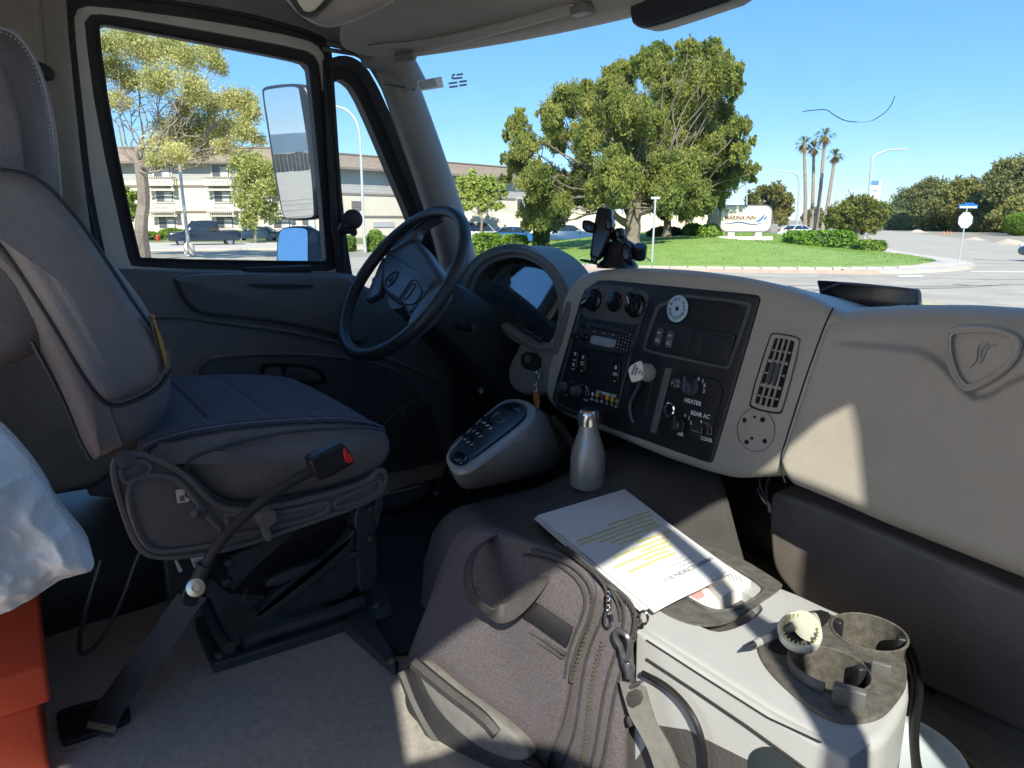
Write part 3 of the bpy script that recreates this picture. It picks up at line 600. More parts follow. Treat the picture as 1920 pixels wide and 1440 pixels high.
# ---------------- instrument cluster
PI = Plane(v3(-1.6, 1.06, -.2), (.12, -.95, .3))
HO = [(858, 560), (866, 522), (885, 493), (915, 472), (955, 461), (988, 464), (1020, 480), (1045, 503), (1066, 540), (1072, 575), (1064, 620), (1050, 655), (1030, 664), (1000, 656), (950, 625), (890, 590)]
HI = [(884, 552), (892, 524), (908, 502), (930, 488), (955, 482), (982, 484), (1008, 495), (1032, 518), (1045, 548), (1049, 585), (1043, 622), (1031, 646), (1012, 645), (975, 628), (925, 592), (895, 572)]
b = MB(); b.band(sm(PI, HO, 2), sm(PI, HI, 2), (0, .09, .0)); b.tube(sm(PI, [((a[0] + c[0]) / 2, (a[1] + c[1]) / 2) for a, c in zip(HO, HI)], 2), .006, 10, True)
b.tube(sm(PI.off(-.02), HO, 2), .008, 10, True); hood = b.build('cluster_hood', mat('hood_dark', (.17, .17, .155), .5, .08, 9, .4, 420), dash)
PLn = Plane(v3(-1.6, 1.075, -.2), (.18, -.91, .375)); b = MB(); b.ppuff(PLn, HI, .004, r=.001, rb=0, it=2); b.build('cluster_lens', lens, hood, flat=True)
b = MB(); b.ppuff(PI.off(-.065), HI, .01, r=.001, rb=0, it=2); ga = b.build('gauge_face', mat('gauge_black', (.02, .025, .035), .5), hood)
PG = PI.off(-.062)
for (x, y, r) in ((985, 578, .045), (1022, 572, .036), (1012, 625, .03), (1036, 618, .024), (945, 545, .04)):
    c = PG.hit(x, y); b = MB(); b.lathe(c, PG.n, [(r, 0), (r, .004), (r * .94, .005), (r * .93, .001), (.001, .001)], 36, True, False); g_ = b.build('gauge', mat('gauge_ring', (.05, .06, .08), .35), ga)
    b = MB()
    for j in range(13): t = R(-40 + 22 * j); d = PG.u * math.cos(t) + PG.v * math.sin(t); b.box(c + d * r * .8 + PG.n * .002, (r * .16, .0014, .0006), (d, PG.n.cross(d), PG.n))
    b.build('gauge_marks', mat('gauge_print', (.5, .55, .6), .5), g_)
    t = R(200 + x % 50); d = PG.u * math.cos(t) + PG.v * math.sin(t); b = MB(); b.box(c + d * r * .35 + PG.n * .005, (r * .9, .0022, .001), (d, PG.n.cross(d), PG.n)); b.build('needle', mat('needle_red', (.6, .06, .05), .4), g_)
b = MB(); b.tube(pxs(PI.off(.006), [(984, 620), (1000, 630), (1016, 640)]), .005, 8); b.tube(pxs(PI.off(.010), [(997, 628), (1002, 626)]), .006, 8); b.build('column_lever', blk, dash)
b = MB(); b.ppuff(YP(1.10), [(770, 512), (800, 496), (870, 492), (896, 500), (878, 560), (862, 625), (790, 600), (770, 560)], .2, r=.02); b.ppuff(YP(1.12), [(785, 600), (880, 590), (985, 640), (960, 735), (900, 715), (800, 668), (782, 640)], .12, r=.02); b.build('driver_knee_panel', doorm, dash)
# ignition panel
b = MB(); b.ppuff(PI.off(.004), [(950, 692), (954, 725), (975, 738), (1008, 742), (1028, 728), (1040, 690), (1052, 648), (1040, 652), (1012, 660), (990, 652), (976, 640), (966, 660)], .1, r=.01, it=2); ig = b.build('ignition_panel', mat('ignition_grey', (.17, .17, .165), .5, .08, 9, .3, 400), dash)
b = MB(); b.ppuff(PI.off(.0055), [(978, 657), (1017, 664), (1012, 698), (975, 690)], .004, r=.001, it=1); b.build('ignition_recess', blkhole, ig)
b = MB(); b.ppuff(PI.off(.008), [(984, 664), (996, 666), (993, 682), (982, 680)], .004, r=.001, it=1); b.build('ignition_switch', darkm, ig)
kk = thing('key_ring', PI.off(.02).hit(1005, 730), 'ignition key with chain and orange key tag below the wheel', 'keys')
KP = PI.off(.03)
b = MB(); b.ppuff(KP, [(1003, 695), (1012, 697), (1009, 714), (1001, 712)], .004, r=.001, it=1); b.build('key', chrome, kk)
b = MB()
for i in range(5): c = KP.hit(1004 + i * .2, 715 + i * 5); fr = frame(KP.n); w = fr[0] if i % 2 else (fr[0] + fr[2]).normalized(); b.tube([c + w * .0035 * math.cos(t) + fr[1] * .006 * math.sin(t) for t in [k * math.pi / 5 for k in range(10)]], .0009, 5, True)
b.build('chain', chrome, kk)
b = MB(); b.ppuff(KP, [(1000, 731), (1010, 732), (1011, 765), (1006, 769), (1000, 762)], .003, r=.001, it=1); tg_ = b.build('orange_tag', mat('tag_orange', (.75, .25, .06), .5, .05), kk)
b = MB(); b.text('HOSSI', KP.off(.0006), (1005.5, 749), .012, rot=-math.pi / 2); b.build('tag_lettering', inkd, tg_)
# ---------------- lower passenger panel and right floor clutter
PLo = Plane(v3(-.6, 1.13, -.6), (0, -.97, -.05))
b = MB(); b.ppuff(PLo, [(1441, 940), (1447, 922), (1500, 938), (1620, 985), (1760, 1045), (1950, 1125), (2400, 1310), (2400, 1650), (1920, 1375), (1730, 1290), (1560, 1190), (1480, 1110), (1446, 1065), (1440, 1000)], .12, r=.012, it=2); b.build('lower_pad', lowm, dash)
b = MB(); b.ppuff(PLo.off(-.02), [(1700, 1270), (1920, 1370), (2300, 1550), (2300, 1800), (1700, 1700)], .12, r=.03, it=1); b.build('kick_pad', lowm, dash)
for L_, r in (([(1430, 885), (1422, 905), (1432, 925), (1440, 950), (1428, 935), (1420, 915)], .0022), ([(1448, 880), (1436, 910), (1440, 940), (1443, 960)], .003)):
    b = MB(); b.tube(sm(YP(1.08), L_, 3, False), r, 8); b.build('hanging_wire', blk, label='black wire loop hanging under the dash seam, %s' % ('thinner one' if r < .0025 else 'thicker one'), cat='wire', group='wires under the dash')
# ---------------- steering
SC = v3(-1.667, .812, -.152); a_, b_ = .646, .057
SN = Vector((math.sin(b_) * math.cos(a_), -math.cos(b_) * math.cos(a_), math.sin(a_))); PS = Plane(SC, SN)
sw = thing('steering_wheel', SC - SN * .05, 'large dark steering wheel with wide padded hub', 'steering wheel')
b = MB(); b.tube([PS.to3(.216 * math.cos(t), .216 * math.sin(t)) for t in [2 * math.pi * i / 72 for i in range(72)]], .0165, 16, True); b.build('rim', mat('wheel_black', (.035, .037, .045), .38, .1, 12, .25, 500), sw)
PHb = PS.off(-.005); hubm = mat('hub_plastic', (.085, .09, .105), .38, .08, 8, .3, 500)
def hubdisp(P): return P
b = MB(); b.ppuff(PHb, [(755, 443), (772, 440), (792, 462), (815, 495), (828, 512), (822, 530), (806, 542), (790, 560), (768, 602), (760, 590), (750, 572), (714, 548), (712, 520), (716, 482), (722, 470)], .05, r=.02, it=2); hub = b.build('hub_pad', hubm, sw)
b = MB()
b.ppuff(PS.off(.002), [(765, 596), (790, 558), (812, 540), (829, 528), (836, 545), (800, 598), (768, 622), (755, 640), (748, 632), (762, 612)], .03, r=.008, it=2)
b.ppuff(PS.off(.002), [(724, 475), (735, 458), (757, 438), (772, 424), (812, 396), (822, 402), (800, 412), (780, 428), (776, 442), (760, 456)], .03, r=.008, it=2)
b.ppuff(PS.off(-.012), [(722, 478), (714, 548), (700, 558), (680, 565), (700, 520), (712, 490)], .02, r=.006, it=1)
b.each('spoke', hubm, sw)
b = MB(); b.tube(sm(PHb.off(.001), [(746, 562), (757, 547), (775, 520), (788, 535), (792, 552), (778, 570), (760, 572)], 2), .0016, 6, True); b.tube(sm(PHb.off(.001), [(754, 560), (760, 548), (774, 530), (780, 534), (766, 556), (758, 562)], 2), .0013, 6, True); b.build('horn_outline', mat('line_dark', (.02, .022, .03), .5), hub)
b = MB(); EM2 = [(722, 530), (724, 522), (735, 512), (746, 508), (745, 514), (739, 528), (728, 537), (723, 536)]; b.tube(sm(PHb.off(.0015), EM2, 1), .0016, 6, True); b.tube(sm(PHb.off(.0015), [(727, 527), (733, 523), (737, 526)], 1, False), .0012, 6); b.tube(sm(PHb.off(.0015), [(731, 531), (733, 523), (738, 517)], 1, False), .0012, 6); b.build('crest_emblem', mat('line_dark', (.02, .022, .03), .5), hub)
b = MB(); b.lathe(SC - SN * .02, -SN, [(.07, 0), (.07, .03), (.05, .05)], 32); b.build('hub_boss', darkm, sw)
# column shroud
col_ = thing('steering_column', v3(-1.66, 1.0, -.35), 'black angular steering column shroud behind the wheel', 'steering column')
c0 = SC - SN * .04; c1 = v3(-1.66, 1.16, -.42)
def secs(c, w, h, ax):
    x = Vector((1, 0, 0)); y = ax.cross(x).normalized(); q = smooth([Vector((-w, -h * .7, 0)), Vector((-w * .8, -h, 0)), Vector((w * .8, -h, 0)), Vector((w, -h * .7, 0)), Vector((w, h * .5, 0)), Vector((w * .7, h, 0)), Vector((-w * .7, h, 0)), Vector((-w, h * .5, 0))], 2, True, .3); return [c + x * p.x + y * p.y for p in q]
ax = (c1 - c0).normalized()
b = MB(); b.loft([secs(c0, .055, .05, ax), secs(c0.lerp(c1, .1), .085, .07, ax), secs(c0.lerp(c1, .3), .105, .085, ax), secs(c0.lerp(c1, .6), .12, .10, ax), secs(c1, .13, .12, ax)]); b.build('shroud', blk, col_)
b = MB(); b.tube([v3(-1.62, .93, -.27), v3(-1.50, .90, -.26), v3(-1.44, .89, -.25)], [.008, .007, .010], 10); b.tube([v3(-1.72, .93, -.27), v3(-1.85, .90, -.24)], [.008, .009], 10); b.each('stalk', blk, col_)
b = MB(); b.tube(smooth(pxs(XP(-1.6), [(885, 712), (893, 722), (901, 731)]), 2, False), .005, 8); lv = b.build('release_lever', blk, label='small black lever with a pale tip under the column', cat='lever')
b = MB(); b.tube(pxs(XP(-1.6), [(899, 728), (903, 735)]), .0075, 8); b.build('tip', mat('tip_pale', (.35, .34, .32), .5), lv)
# phone holder
PP_ = Plane(v3(-1.15, 1.13, -.05), (.5, -.85, .15)); ph = thing('phone_holder', YP(1.13).hit(1156, 497), 'black suction phone holder with empty cradle on the dash top', 'phone holder')
b = MB(); b.ppuff(PP_, [(1118, 391), (1125, 387), (1143, 390), (1147, 397), (1144, 432), (1130, 476), (1118, 489), (1104, 486), (1106, 462), (1112, 425)], .022, r=.006, it=2); cr = b.build('cradle', gloss, ph)
b = MB(); b.ppuff(PP_.off(.014), [(1090, 415), (1094, 411), (1112, 414), (1112, 433), (1104, 437), (1090, 430)], .03, r=.006, it=2); b.ppuff(PP_.off(.004), [(1132, 402), (1147, 405), (1148, 428), (1134, 435)], .03, r=.005, it=2); b.each('side_clamp', gloss, cr)
b = MB(); b.ppuff(PP_.off(.012), [(1086, 485), (1100, 486), (1116, 491), (1114, 496), (1098, 491), (1086, 489)], .03, r=.003, it=1); b.ppuff(PP_.off(.004), [(1108, 478), (1120, 480), (1117, 494), (1106, 490)], .012, r=.003, it=1); b.build('foot', gloss, cr)
b = MB(); c0 = PP_.off(-.03).hit(1150, 436); c1 = PP_.off(-.03).hit(1172, 458); c2 = PP_.off(-.03).hit(1200, 474); b.cyl(c0, c1, .016, .013, 20, bev=.004); b.cyl(c1, c2, .012, .011, 16, bev=.003); b.cyl(c2 - Vector((.002, 0, .012)), c2 + Vector((.01, -.01, .016)), .016, n=20, bev=.004); b.cyl(PP_.off(-.02).hit(1158, 430), PP_.off(-.02).hit(1162, 446), .014, n=16, bev=.004); b.build('arm', gloss, ph)
b = MB(); c = PP_.off(-.035).hit(1158, 495); b.lathe(c + Vector((0, 0, -.008)), UP, [(.047, 0), (.047, .004), (.042, .012), (.034, .018), (.031, .03), (.026, .05), (.02, .058)], 32); b.ppuff(PP_.off(-.005), [(1165, 452), (1183, 456), (1186, 490), (1160, 490)], .045, r=.008, it=2); b.build('suction_base', gloss, ph)
# black panel on dash
PT_ = Plane(v3(-.7, 1.30, -.1), (.1, -1, .12)); b = MB(); b.ppuff(PT_, [(1530, 527), (1534, 525), (1620, 531), (1716, 542), (1720, 546), (1722, 575), (1640, 600), (1552, 600)], .02, r=.004, it=1, k=.15)
tb = b.build('tablet', gloss, label='black flat screen device standing behind the passenger dash pad', cat='device')
b = MB(); b.band(sm(PT_.off(.002), [(1530, 525), (1716, 541), (1722, 546), (1722, 575), (1552, 600)], 1), sm(PT_.off(.002), [(1534, 529), (1714, 545), (1718, 549), (1718, 573), (1555, 596)], 1), (0, .01, 0)); b.build('tablet_rim', darkm, tb)
# knob on quarter window
b = MB(); kx = XP(-1.97); b.lathe(kx.hit(660, 412), (1, -.2, .1), [(.012, -.05), (.012, 0), (.026, .005), (.028, .012), (.02, .02), (.008, .022)], 24); b.tube(pxs(kx.off(-.01), [(636, 425), (648, 432), (660, 430)]), .012, 10); b.ppuff(kx.off(-.005), [(655, 418), (668, 424), (672, 438), (666, 445), (656, 434)], .02, r=.005)
b.build('fan_mount', rub, label='black round knob mount clamped at the quarter window edge', cat='mount')
# ================================================================== DRIVER SEAT
seat = thing('driver_seat', v3(-1.48, .3, -.77), 'dark vinyl driver seat with torn folded armrest on a black pedestal', 'seat')
def rev(P, ax, deg, piv): return piv + Matrix.Rotation(R(deg), 3, ax) @ (P - piv)
b = MB(); b.ppuff(XP(-1.27), [(-160, -40), (-60, 20), (-10, 38), (22, 48), (52, 75), (78, 115), (98, 175), (110, 240), (118, 330), (124, 420), (150, 560), (60, 700), (-160, 700)], .44, r=.045, rb=.04, it=2, steps=6, bulge=.012); hr = b.build('headrest', vinyl2, seat)
b = MB(); b.tube(sm(XP(-1.252), [(0, 52), (26, 58), (50, 84), (72, 122), (90, 180), (101, 240), (108, 330), (113, 400)], 3, False), .0025, 6)
L_ = sm(XP(-1.2485), [(0, 60), (24, 66), (46, 90), (66, 126), (83, 182), (94, 242), (100, 330), (104, 400)], 3, False)
P2_ = resample(L_, 90, False)
for i in range(0, 89, 2): b.tube([P2_[i], P2_[i].lerp(P2_[i + 1], .8)], .0011, 4)
b.build('stitching', mat('stitch_grey', (.24, .24, .27), .6), hr)
b = MB(); b.ppuff(XP(-1.255), [(-160, 330), (0, 330), (80, 370), (125, 400), (180, 450), (240, 520), (290, 590), (316, 650), (330, 700), (328, 755), (312, 800), (290, 832), (255, 856), (215, 868), (182, 878), (168, 866), (150, 820), (125, 755), (90, 680), (40, 600), (-20, 520), (-160, 440)], .46, r=.05, rb=.05, it=2, steps=7, bulge=.01); bkr = b.build('backrest', vinyl, seat)
b = MB(); b.tube(sm(XP(-1.251), [(60, 640), (95, 705), (128, 770), (150, 830), (170, 862)], 3, False), .0035, 6); b.build('piping', mat('piping_dark', (.04, .04, .045), .5), bkr)
ARM = [(-160, 330), (-60, 318), (0, 318), (45, 324), (75, 338), (105, 364), (150, 415), (200, 488), (250, 566), (290, 622), (314, 662), (318, 690), (305, 718), (270, 742), (222, 760), (200, 755), (182, 738), (150, 690), (110, 620), (60, 540), (0, 450), (-60, 400), (-160, 380)]
b = MB(); b.ppuff(XP(-1.165), ARM, .085, r=.026, rb=.012, it=2, steps=7, bulge=.004); arm = b.build('armrest', vinyl, seat)
b = MB(); b.tube(sm(XP(-1.187), [(0, 319), (45, 325), (75, 339), (105, 365), (150, 416), (200, 489), (250, 567), (290, 623)], 3, False), .0035, 6)
b.tube(sm(XP(-1.192), [(319, 690), (305, 721), (270, 745), (222, 763), (198, 757), (180, 740), (148, 692), (108, 622), (58, 542), (0, 455), (-60, 405)], 3, False), .0035, 6); b.build('piping', mat('piping_dark', (.04, .04, .045), .5), arm)
b = MB(); b.ppuff(XP(-1.167), [(283, 585), (289, 596), (300, 622), (310, 650), (318, 683), (311, 694), (305, 672), (297, 640), (286, 605)], .012, r=.004, it=2); b.build('torn_foam', mat('foam_yellow', (.42, .25, .07), .9, .35, 60, .8, 150), arm)
b = MB(); b.ppuff(XP(-1.166), [(281, 588), (284, 600), (292, 628), (301, 660), (309, 690), (304, 700), (298, 690), (292, 650), (284, 610)], .012, r=.003, it=2); b.tube(sm(XP(-1.160), [(316, 655), (320, 680), (313, 698), (306, 702)], 2, False), .0022, 5); b.build('torn_edge', mat('scuffed_vinyl', (.09, .075, .06), .7, .4, 60, .8, 150), arm)
# cushion
CU = [(262, 850), (300, 832), (360, 815), (440, 802), (520, 795), (600, 790), (660, 790), (705, 796), (730, 810), (742, 836), (738, 862), (715, 890), (660, 912), (600, 930), (520, 944), (440, 952), (405, 936), (378, 915), (350, 885), (300, 868)]
b = MB(); b.ppuff(XP(-1.205), CU, .52, r=.030, rb=.035, it=2, steps=6, bulge=.016); cu = b.build('cushion', vinyl2, seat)
# fabric insert lies over the top: grid following the cushion top with quilting folds
def cutop(u, v):
    x = 270 + (722 - 270) * u; y = ip([(270, 846), (300, 832), (360, 815), (440, 802), (520, 795), (600, 790), (660, 790), (705, 797), (722, 806)], x)
    P = XP(-1.205).hit(x, y); t = v; P = P + Vector((-.035 - .445 * t, 0, 0)); P.z += .002 + .004 * math.sin(t * math.pi)
    P.z += .010 * math.exp(-((t - 0) / .12) ** 2) * 0
    for s in (.30, .34 + .22): P.z -= .0035 * math.exp(-((u - s) / .012) ** 2) * (1 if .1 < t < .9 else 0)
    for s in (.70, .78, .86): P.z -= .0025 * math.exp(-((u + .03 * math.sin(t * 3) - s) / .01) ** 2)
    P.z -= .003 * math.exp(-((t - .10) / .015) ** 2) + .003 * math.exp(-((t - .90) / .015) ** 2)
    return P
b = MB(); b.grid(cutop, 120, 60, (0, 0, -.03)); b.build('seat_fabric', fabric, cu, sharp=80)
b = MB(); b.tube([cutop(i / 40, -.055) + Vector((0, 0, -.002)) for i in range(41)], .004, 6)
b.tube(sm(XP(-1.197), [(350, 880), (352, 862), (372, 852), (420, 836), (500, 815), (600, 803), (690, 801), (722, 808)], 3, False), .003, 6); b.build('piping', mat('piping_blue', (.05, .06, .085), .4), cu)
# side shield with ribs
SH = [(210, 868), (228, 858), (262, 850), (290, 862), (345, 888), (380, 925), (405, 948), (440, 958), (500, 955), (600, 932), (690, 905), (712, 880), (722, 884), (723, 905), (712, 928), (660, 953), (600, 973), (500, 1008), (430, 1030), (330, 1046), (278, 1043), (255, 1020), (236, 975), (218, 915)]
b = MB(); b.ppuff(XP(-1.19), SH, .03, r=.006, it=1); b.ppuff(XP(-1.22), [(260, 880), (720, 880), (715, 925), (500, 1000), (330, 1035), (280, 1030)], .45, r=.01, it=1)
shd = b.build('side_shield', mat('shield_plastic', (.14, .132, .132), .45, .1, 9, .5, 350), seat)
b = MB(); PR = XP(-1.187)
for L_ in (SH, [(238, 930), (245, 905), (262, 895), (300, 890), (335, 900), (360, 930), (395, 975), (420, 1000), (418, 1015), (400, 1022), (330, 1034), (285, 1034), (262, 1010), (246, 970)], [(222, 872), (262, 862), (280, 868), (282, 882), (262, 893), (238, 905), (228, 900)], [(420, 965), (440, 962), (500, 965), (600, 945), (612, 940), (618, 948), (612, 962), (560, 978), (450, 1003), (432, 995)], [(626, 940), (700, 905), (714, 900), (716, 912), (700, 930), (640, 952), (628, 952)]): b.tube(sm(PR, L_, 2), .005, 6, True)
b.build('shield_rib', mat('shield_plastic', (.14, .132, .132)), shd)
b = MB(); b.ppuff(PR.off(.001), [(329, 921), (333, 918), (346, 917), (347, 930), (357, 937), (353, 941), (333, 944)], .001, r=.0003, rb=0, it=0); st = b.build('care_sticker', mat('sticker_cream', (.62, .6, .52), .6), shd)
b = MB()
for i in range(5): b.ppuff(PR.off(.002), [(337 + 2 * i, 929), (338 + 2 * i, 929), (338 + 2 * i, 940), (337 + 2 * i, 940)], .0006, r=.0002, rb=0, it=0)
b.build('barcode', inkd, st)
b = MB(); b.lathe(PR.hit(373, 960), (1, 0, 0), [(.013, -.002), (.013, .003), (.009, .006), (.004, .007), (.004, .004)], 20); b.lathe(PR.hit(236, 861), (1, 0, 0), [(.014, -.002), (.014, .003), (.008, .007)], 20); b.lathe(PR.hit(708, 899), (1, 0, 0), [(.010, -.002), (.010, .003), (.006, .003)], 20); b.each('bolt', darkm, shd)
b = MB(); b.ppuff(XP(-1.165), [(489, 965), (497, 959), (508, 962), (511, 975), (506, 990), (513, 1005), (513, 1014), (504, 1019), (496, 1012), (490, 992)], .012, r=.005, it=2); b.lathe(XP(-1.17).hit(500, 972), (1, 0, 0), [(.018, -.02), (.018, .0), (.014, .006)], 20); b.build('recline_lever', vinyl2, seat)
# pedestal: suspension, scissor bars, posts, base frame
def q3(X, L, th, mb, r=.004, it=1): mb.ppuff(XP(X), L, th, r=r, it=it)
b = MB(); q3(-1.27, [(400, 1015), (700, 925), (708, 945), (690, 960), (500, 1040), (410, 1050)], .36, b); q3(-1.30, [(395, 1040), (430, 1030), (700, 960), (700, 1120), (440, 1120), (400, 1095)], .30, b); b.build('suspension_box', mat('black_metal', (.022, .024, .028), .4, .2, 12), seat)
pm = mat('powder_black', (.05, .052, .058), .45, .15, 14, .3, 250)
b = MB(); b.ppuff(XP(-1.245), [(665, 948), (705, 935), (712, 1095), (690, 1110), (672, 1112), (668, 1030)], .05, r=.006, it=1); b.ppuff(XP(-1.235), [(478, 1145), (488, 1150), (640, 1030), (665, 990), (668, 1010), (655, 1045), (520, 1150), (498, 1162), (478, 1160)], .03, r=.006, it=1)
b.ppuff(XP(-1.25), [(470, 1145), (660, 1010), (690, 1000), (690, 1110), (500, 1160)], .02, r=.003, it=1)
b.ppuff(XP(-1.235), [(430, 1045), (445, 1040), (555, 985), (565, 990), (470, 1075), (440, 1110), (430, 1100)], .02, r=.005, it=1); b.ppuff(XP(-1.24), [(500, 1085), (600, 1050), (690, 1030), (690, 1042), (600, 1068), (500, 1108)], .02, r=.004, it=1)
for x, y in ((695, 955), (694, 1010), (425, 1092), (430, 1055)): b.lathe(XP(-1.232).hit(x, y), (1, 0, 0), [(.008, -.01), (.008, .004), (.004, .006)], 12)
b.build('pedestal', pm, seat)
b = MB(); zf = ZP(-.762)
for L_ in ([(362, 1160), (385, 1148), (430, 1215), (640, 1150), (655, 1158), (650, 1168), (402, 1246), (396, 1240)], [(600, 1110), (712, 1085), (735, 1120), (738, 1150), (700, 1160), (748, 1238), (740, 1252), (640, 1165)]): b.ppuff(zf, L_, .018, r=.004, rb=0, it=1, k=.12)
b.tube(smooth(pxs(ZP(-.745), [(455, 1205), (500, 1186), (560, 1168), (620, 1150), (680, 1128)]), 2, False), .014, 8); b.tube(smooth(pxs(ZP(-.74), [(385, 1130), (405, 1180), (430, 1215)]), 2, False), .012, 8); base = b.build('base_frame', pm, seat)
b = MB()
for x, y in ((414, 1228), (703, 1137), (733, 1240), (640, 1112)): b.lathe(ZP(-.762).hit(x, y), UP, [(.011, 0), (.011, .003), (.006, .007)], 14)
b.each('floor_bolt', mat('bolt_grey', (.2, .2, .2), .35, metal=.8), base)
b = MB(); b.ppuff(XP(-1.235), [(327, 1052), (332, 1050), (343, 1071), (336, 1074)], .003, r=.0005, rb=0, it=0); b.ppuff(XP(-1.232), [(355, 1043), (380, 1036), (386, 1056), (364, 1064)], .003, r=.0005, rb=0, it=0); tg = b.each('paper_tag', mat('tag_white', (.6, .6, .62), .6), seat)
b = MB()
for i in range(7): b.ppuff(XP(-1.2295), [(363 + 2.6 * i, 1054 - .7 * i), (364.4 + 2.6 * i, 1053.6 - .7 * i), (366 + 2.6 * i, 1061 - .8 * i), (364.6 + 2.6 * i, 1061.4 - .8 * i)], .0006, r=.0002, rb=0, it=0)
b.build('barcode', inkd, tg)
b = MB(); b.box((XP(-1.26).hit(345, 1075)), (.03, .06, .12), r=.004); b.tube(smooth(pxs(XP(-1.2), [(440, 1135), (458, 1128), (462, 1105)]), 2, False), .003, 6); b.build('bracket', blk, seat)
# buckle on a stalk, strap, recess
bk = thing('seat_belt_buckle', XP(-1.13).hit(370, 1100), 'black belt buckle with red button on a long flexible stalk', 'seat belt')
b = MB(); b.tube(sm(XP(-1.125), [(366, 1100), (378, 1075), (396, 1040), (420, 1005), (460, 965), (510, 925), (560, 895), (590, 880)], 3, False), .0085, 12); b.tube(sm(XP(-1.125), [(364, 1104), (374, 1080), (384, 1060)], 1, False), .012, 12); b.build('stalk', rub, bk)
b = MB(); b.ppuff(XP(-1.10), [(581, 866), (584, 862), (640, 832), (646, 832), (668, 862), (664, 872), (610, 901), (598, 902), (590, 893)], .03, r=.006, it=2); bx_ = b.build('buckle_body', blk, bk)
b = MB(); b.ppuff(XP(-1.098), [(643, 843), (648, 839), (654, 850), (663, 857), (664, 866), (655, 870), (647, 866)], .02, r=.003, it=2); b.build('red_button', mat('button_red', (.75, .03, .02), .4), bk)
b = MB(); b.lathe(XP(-1.115).hit(368, 1101), (.8, -.3, .3), [(.014, -.01), (.016, 0), (.014, .005), (.006, .006), (.006, .003)], 20); b.build('anchor_bolt', mat('bolt_brass', (.6, .55, .45), .3, metal=1), bk)
b = MB(); b.ppuff(XP(-1.13), [(355, 1090), (372, 1086), (385, 1098), (384, 1118), (372, 1138), (345, 1138), (338, 1122)], .008, r=.003, it=2); b.build('anchor_plate', blk, bk)
webm = mat('belt_webbing', (.03, .031, .034), .7, .25, 60, .7, 500)
fl = ZP(-.775)
def mapz(px, py, X, z): return XP(X).hit(px, py)
s_ = [XP(-1.14).hit(360, 1118), XP(-1.15).hit(335, 1150), XP(-1.15).hit(305, 1200), XP(-1.16).hit(262, 1250), ZP(-.73).hit(232, 1292), ZP(-.755).hit(205, 1330), ZP(-.775).hit(185, 1375)]
b = MB()
pth = smooth(s_, 3, False)
wv = Vector((.75, .66, 0)).normalized(); b.loft([[p + wv * (.026 * sx) + Vector((-.3, .3, .9)) * (.0012 * sy) for sx, sy in ((-1, -1), (1, -1), (1, 1), (-1, 1))] for p in pth]); stp = b.build('strap', webm, bk)
b = MB(); pth2 = [p for p in pth if 0 < 1][-7:-3]; b.loft([[p + wv * (.0265 * sx) + Vector((-.3, .3, .9)) * (.0018 * sy + .0006) for sx, sy in ((-1, -1), (1, -1), (1, 1), (-1, 1))] for p in pth2]); b.build('worn_patch', mat('worn_tan', (.25, .19, .12), .8, .4, 60), stp)
b = MB(); b.ppuff(ZP(-.772), [(104, 1340), (110, 1328), (228, 1298), (240, 1310), (246, 1342), (236, 1352), (122, 1394), (114, 1388)], .012, r=.003, rb=0, it=2); fr_ = b.build('floor_anchor', blk, label='black recessed belt anchor tray in the grey floor', cat='floor anchor')
b = MB(); b.ppuff(ZP(-.7715), [(120, 1342), (125, 1335), (222, 1308), (230, 1314), (234, 1337), (130, 1378)], .008, r=.001, rb=0, it=2); b.build('tray_hollow', blkhole, fr_)
b = MB(); b.tube(smooth(pxs(XP(-1.24), [(262, 1036), (250, 1065), (235, 1110), (215, 1155), (190, 1200), (165, 1225), (150, 1226), (148, 1200), (165, 1130), (190, 1050)]), 3, False), .0035, 8); b.build('loop_cable', blk, label='thin black cable looping down beside the seat pedestal', cat='cable')
# ================================================================== ENGINE COVER and POD
b = MB()
def cov(u, v):
    Y = .52 + .75 * v; c1_ = ZP(-.53).hit(1428, 1090); c2_ = ZP(-.50).hit(1376, 936); xr = c1_.x + (c2_.x - c1_.x) * (Y - c1_.y) / (c2_.y - c1_.y); X = -1.215 + (xr + 1.215) * u
    zt = -.548 + .055 * sstep(.85, 1.12, Y) - (.3 if u == 1 else 0) - .012 * sstep(.93, 1, u) + .004 * math.sin(X * 14) * math.sin(Y * 11)
    e = max(0, .10 - (X + 1.215)) / .10; z = zt - .10 * (1 - math.sqrt(max(0, 1 - min(1, e) ** 2))) - (.15 if u == 0 else 0)
    f = max(0, .69 - Y) / .07; z -= .07 * (1 - math.sqrt(max(0, 1 - min(1, f) ** 2)))
    if Y < .62: z = min(z, -.61 - (.62 - Y) * 2.4)
    if Y < .62: Y = .62 - (.62 - Y) * .25
    return v3(X, Y, z)
b.grid(cov, 60, 60); b.build('engine_cover', covm, label='dark rounded engine cover under the dash carrying the papers', cat='engine cover')
b = MB(); b.tube(pxs(YP(.99), [(1035, 785), (1060, 815), (1085, 850)]), .012, 10); b.build('cover_tube', rub, label='black rubber tube between switch pod and dash edge', cat='tube')
PT1 = plane3(v3(-1.19, .70, -.415), v3(-1.13, .74, -.40), v3(-1.21, .93, -.375)); PB0 = ZP(-.56)
TR_ = [(836, 862), (834, 850), (850, 832), (900, 784), (938, 752), (960, 745), (985, 748), (1002, 758), (1007, 772), (1000, 790), (960, 822), (900, 866), (872, 882), (850, 882)]
BR_ = [(842, 882), (836, 850), (850, 825), (905, 790), (960, 765), (985, 750), (1015, 758), (1045, 785), (1068, 822), (1074, 850), (1050, 872), (980, 900), (900, 916), (866, 920)]
tr = resample(smooth(pxs(PT1, TR_), 2), 96); br = resample(smooth(pxs(PB0, BR_), 2), 96)
b = MB(); cT = sum(tr, Vector()) / 96
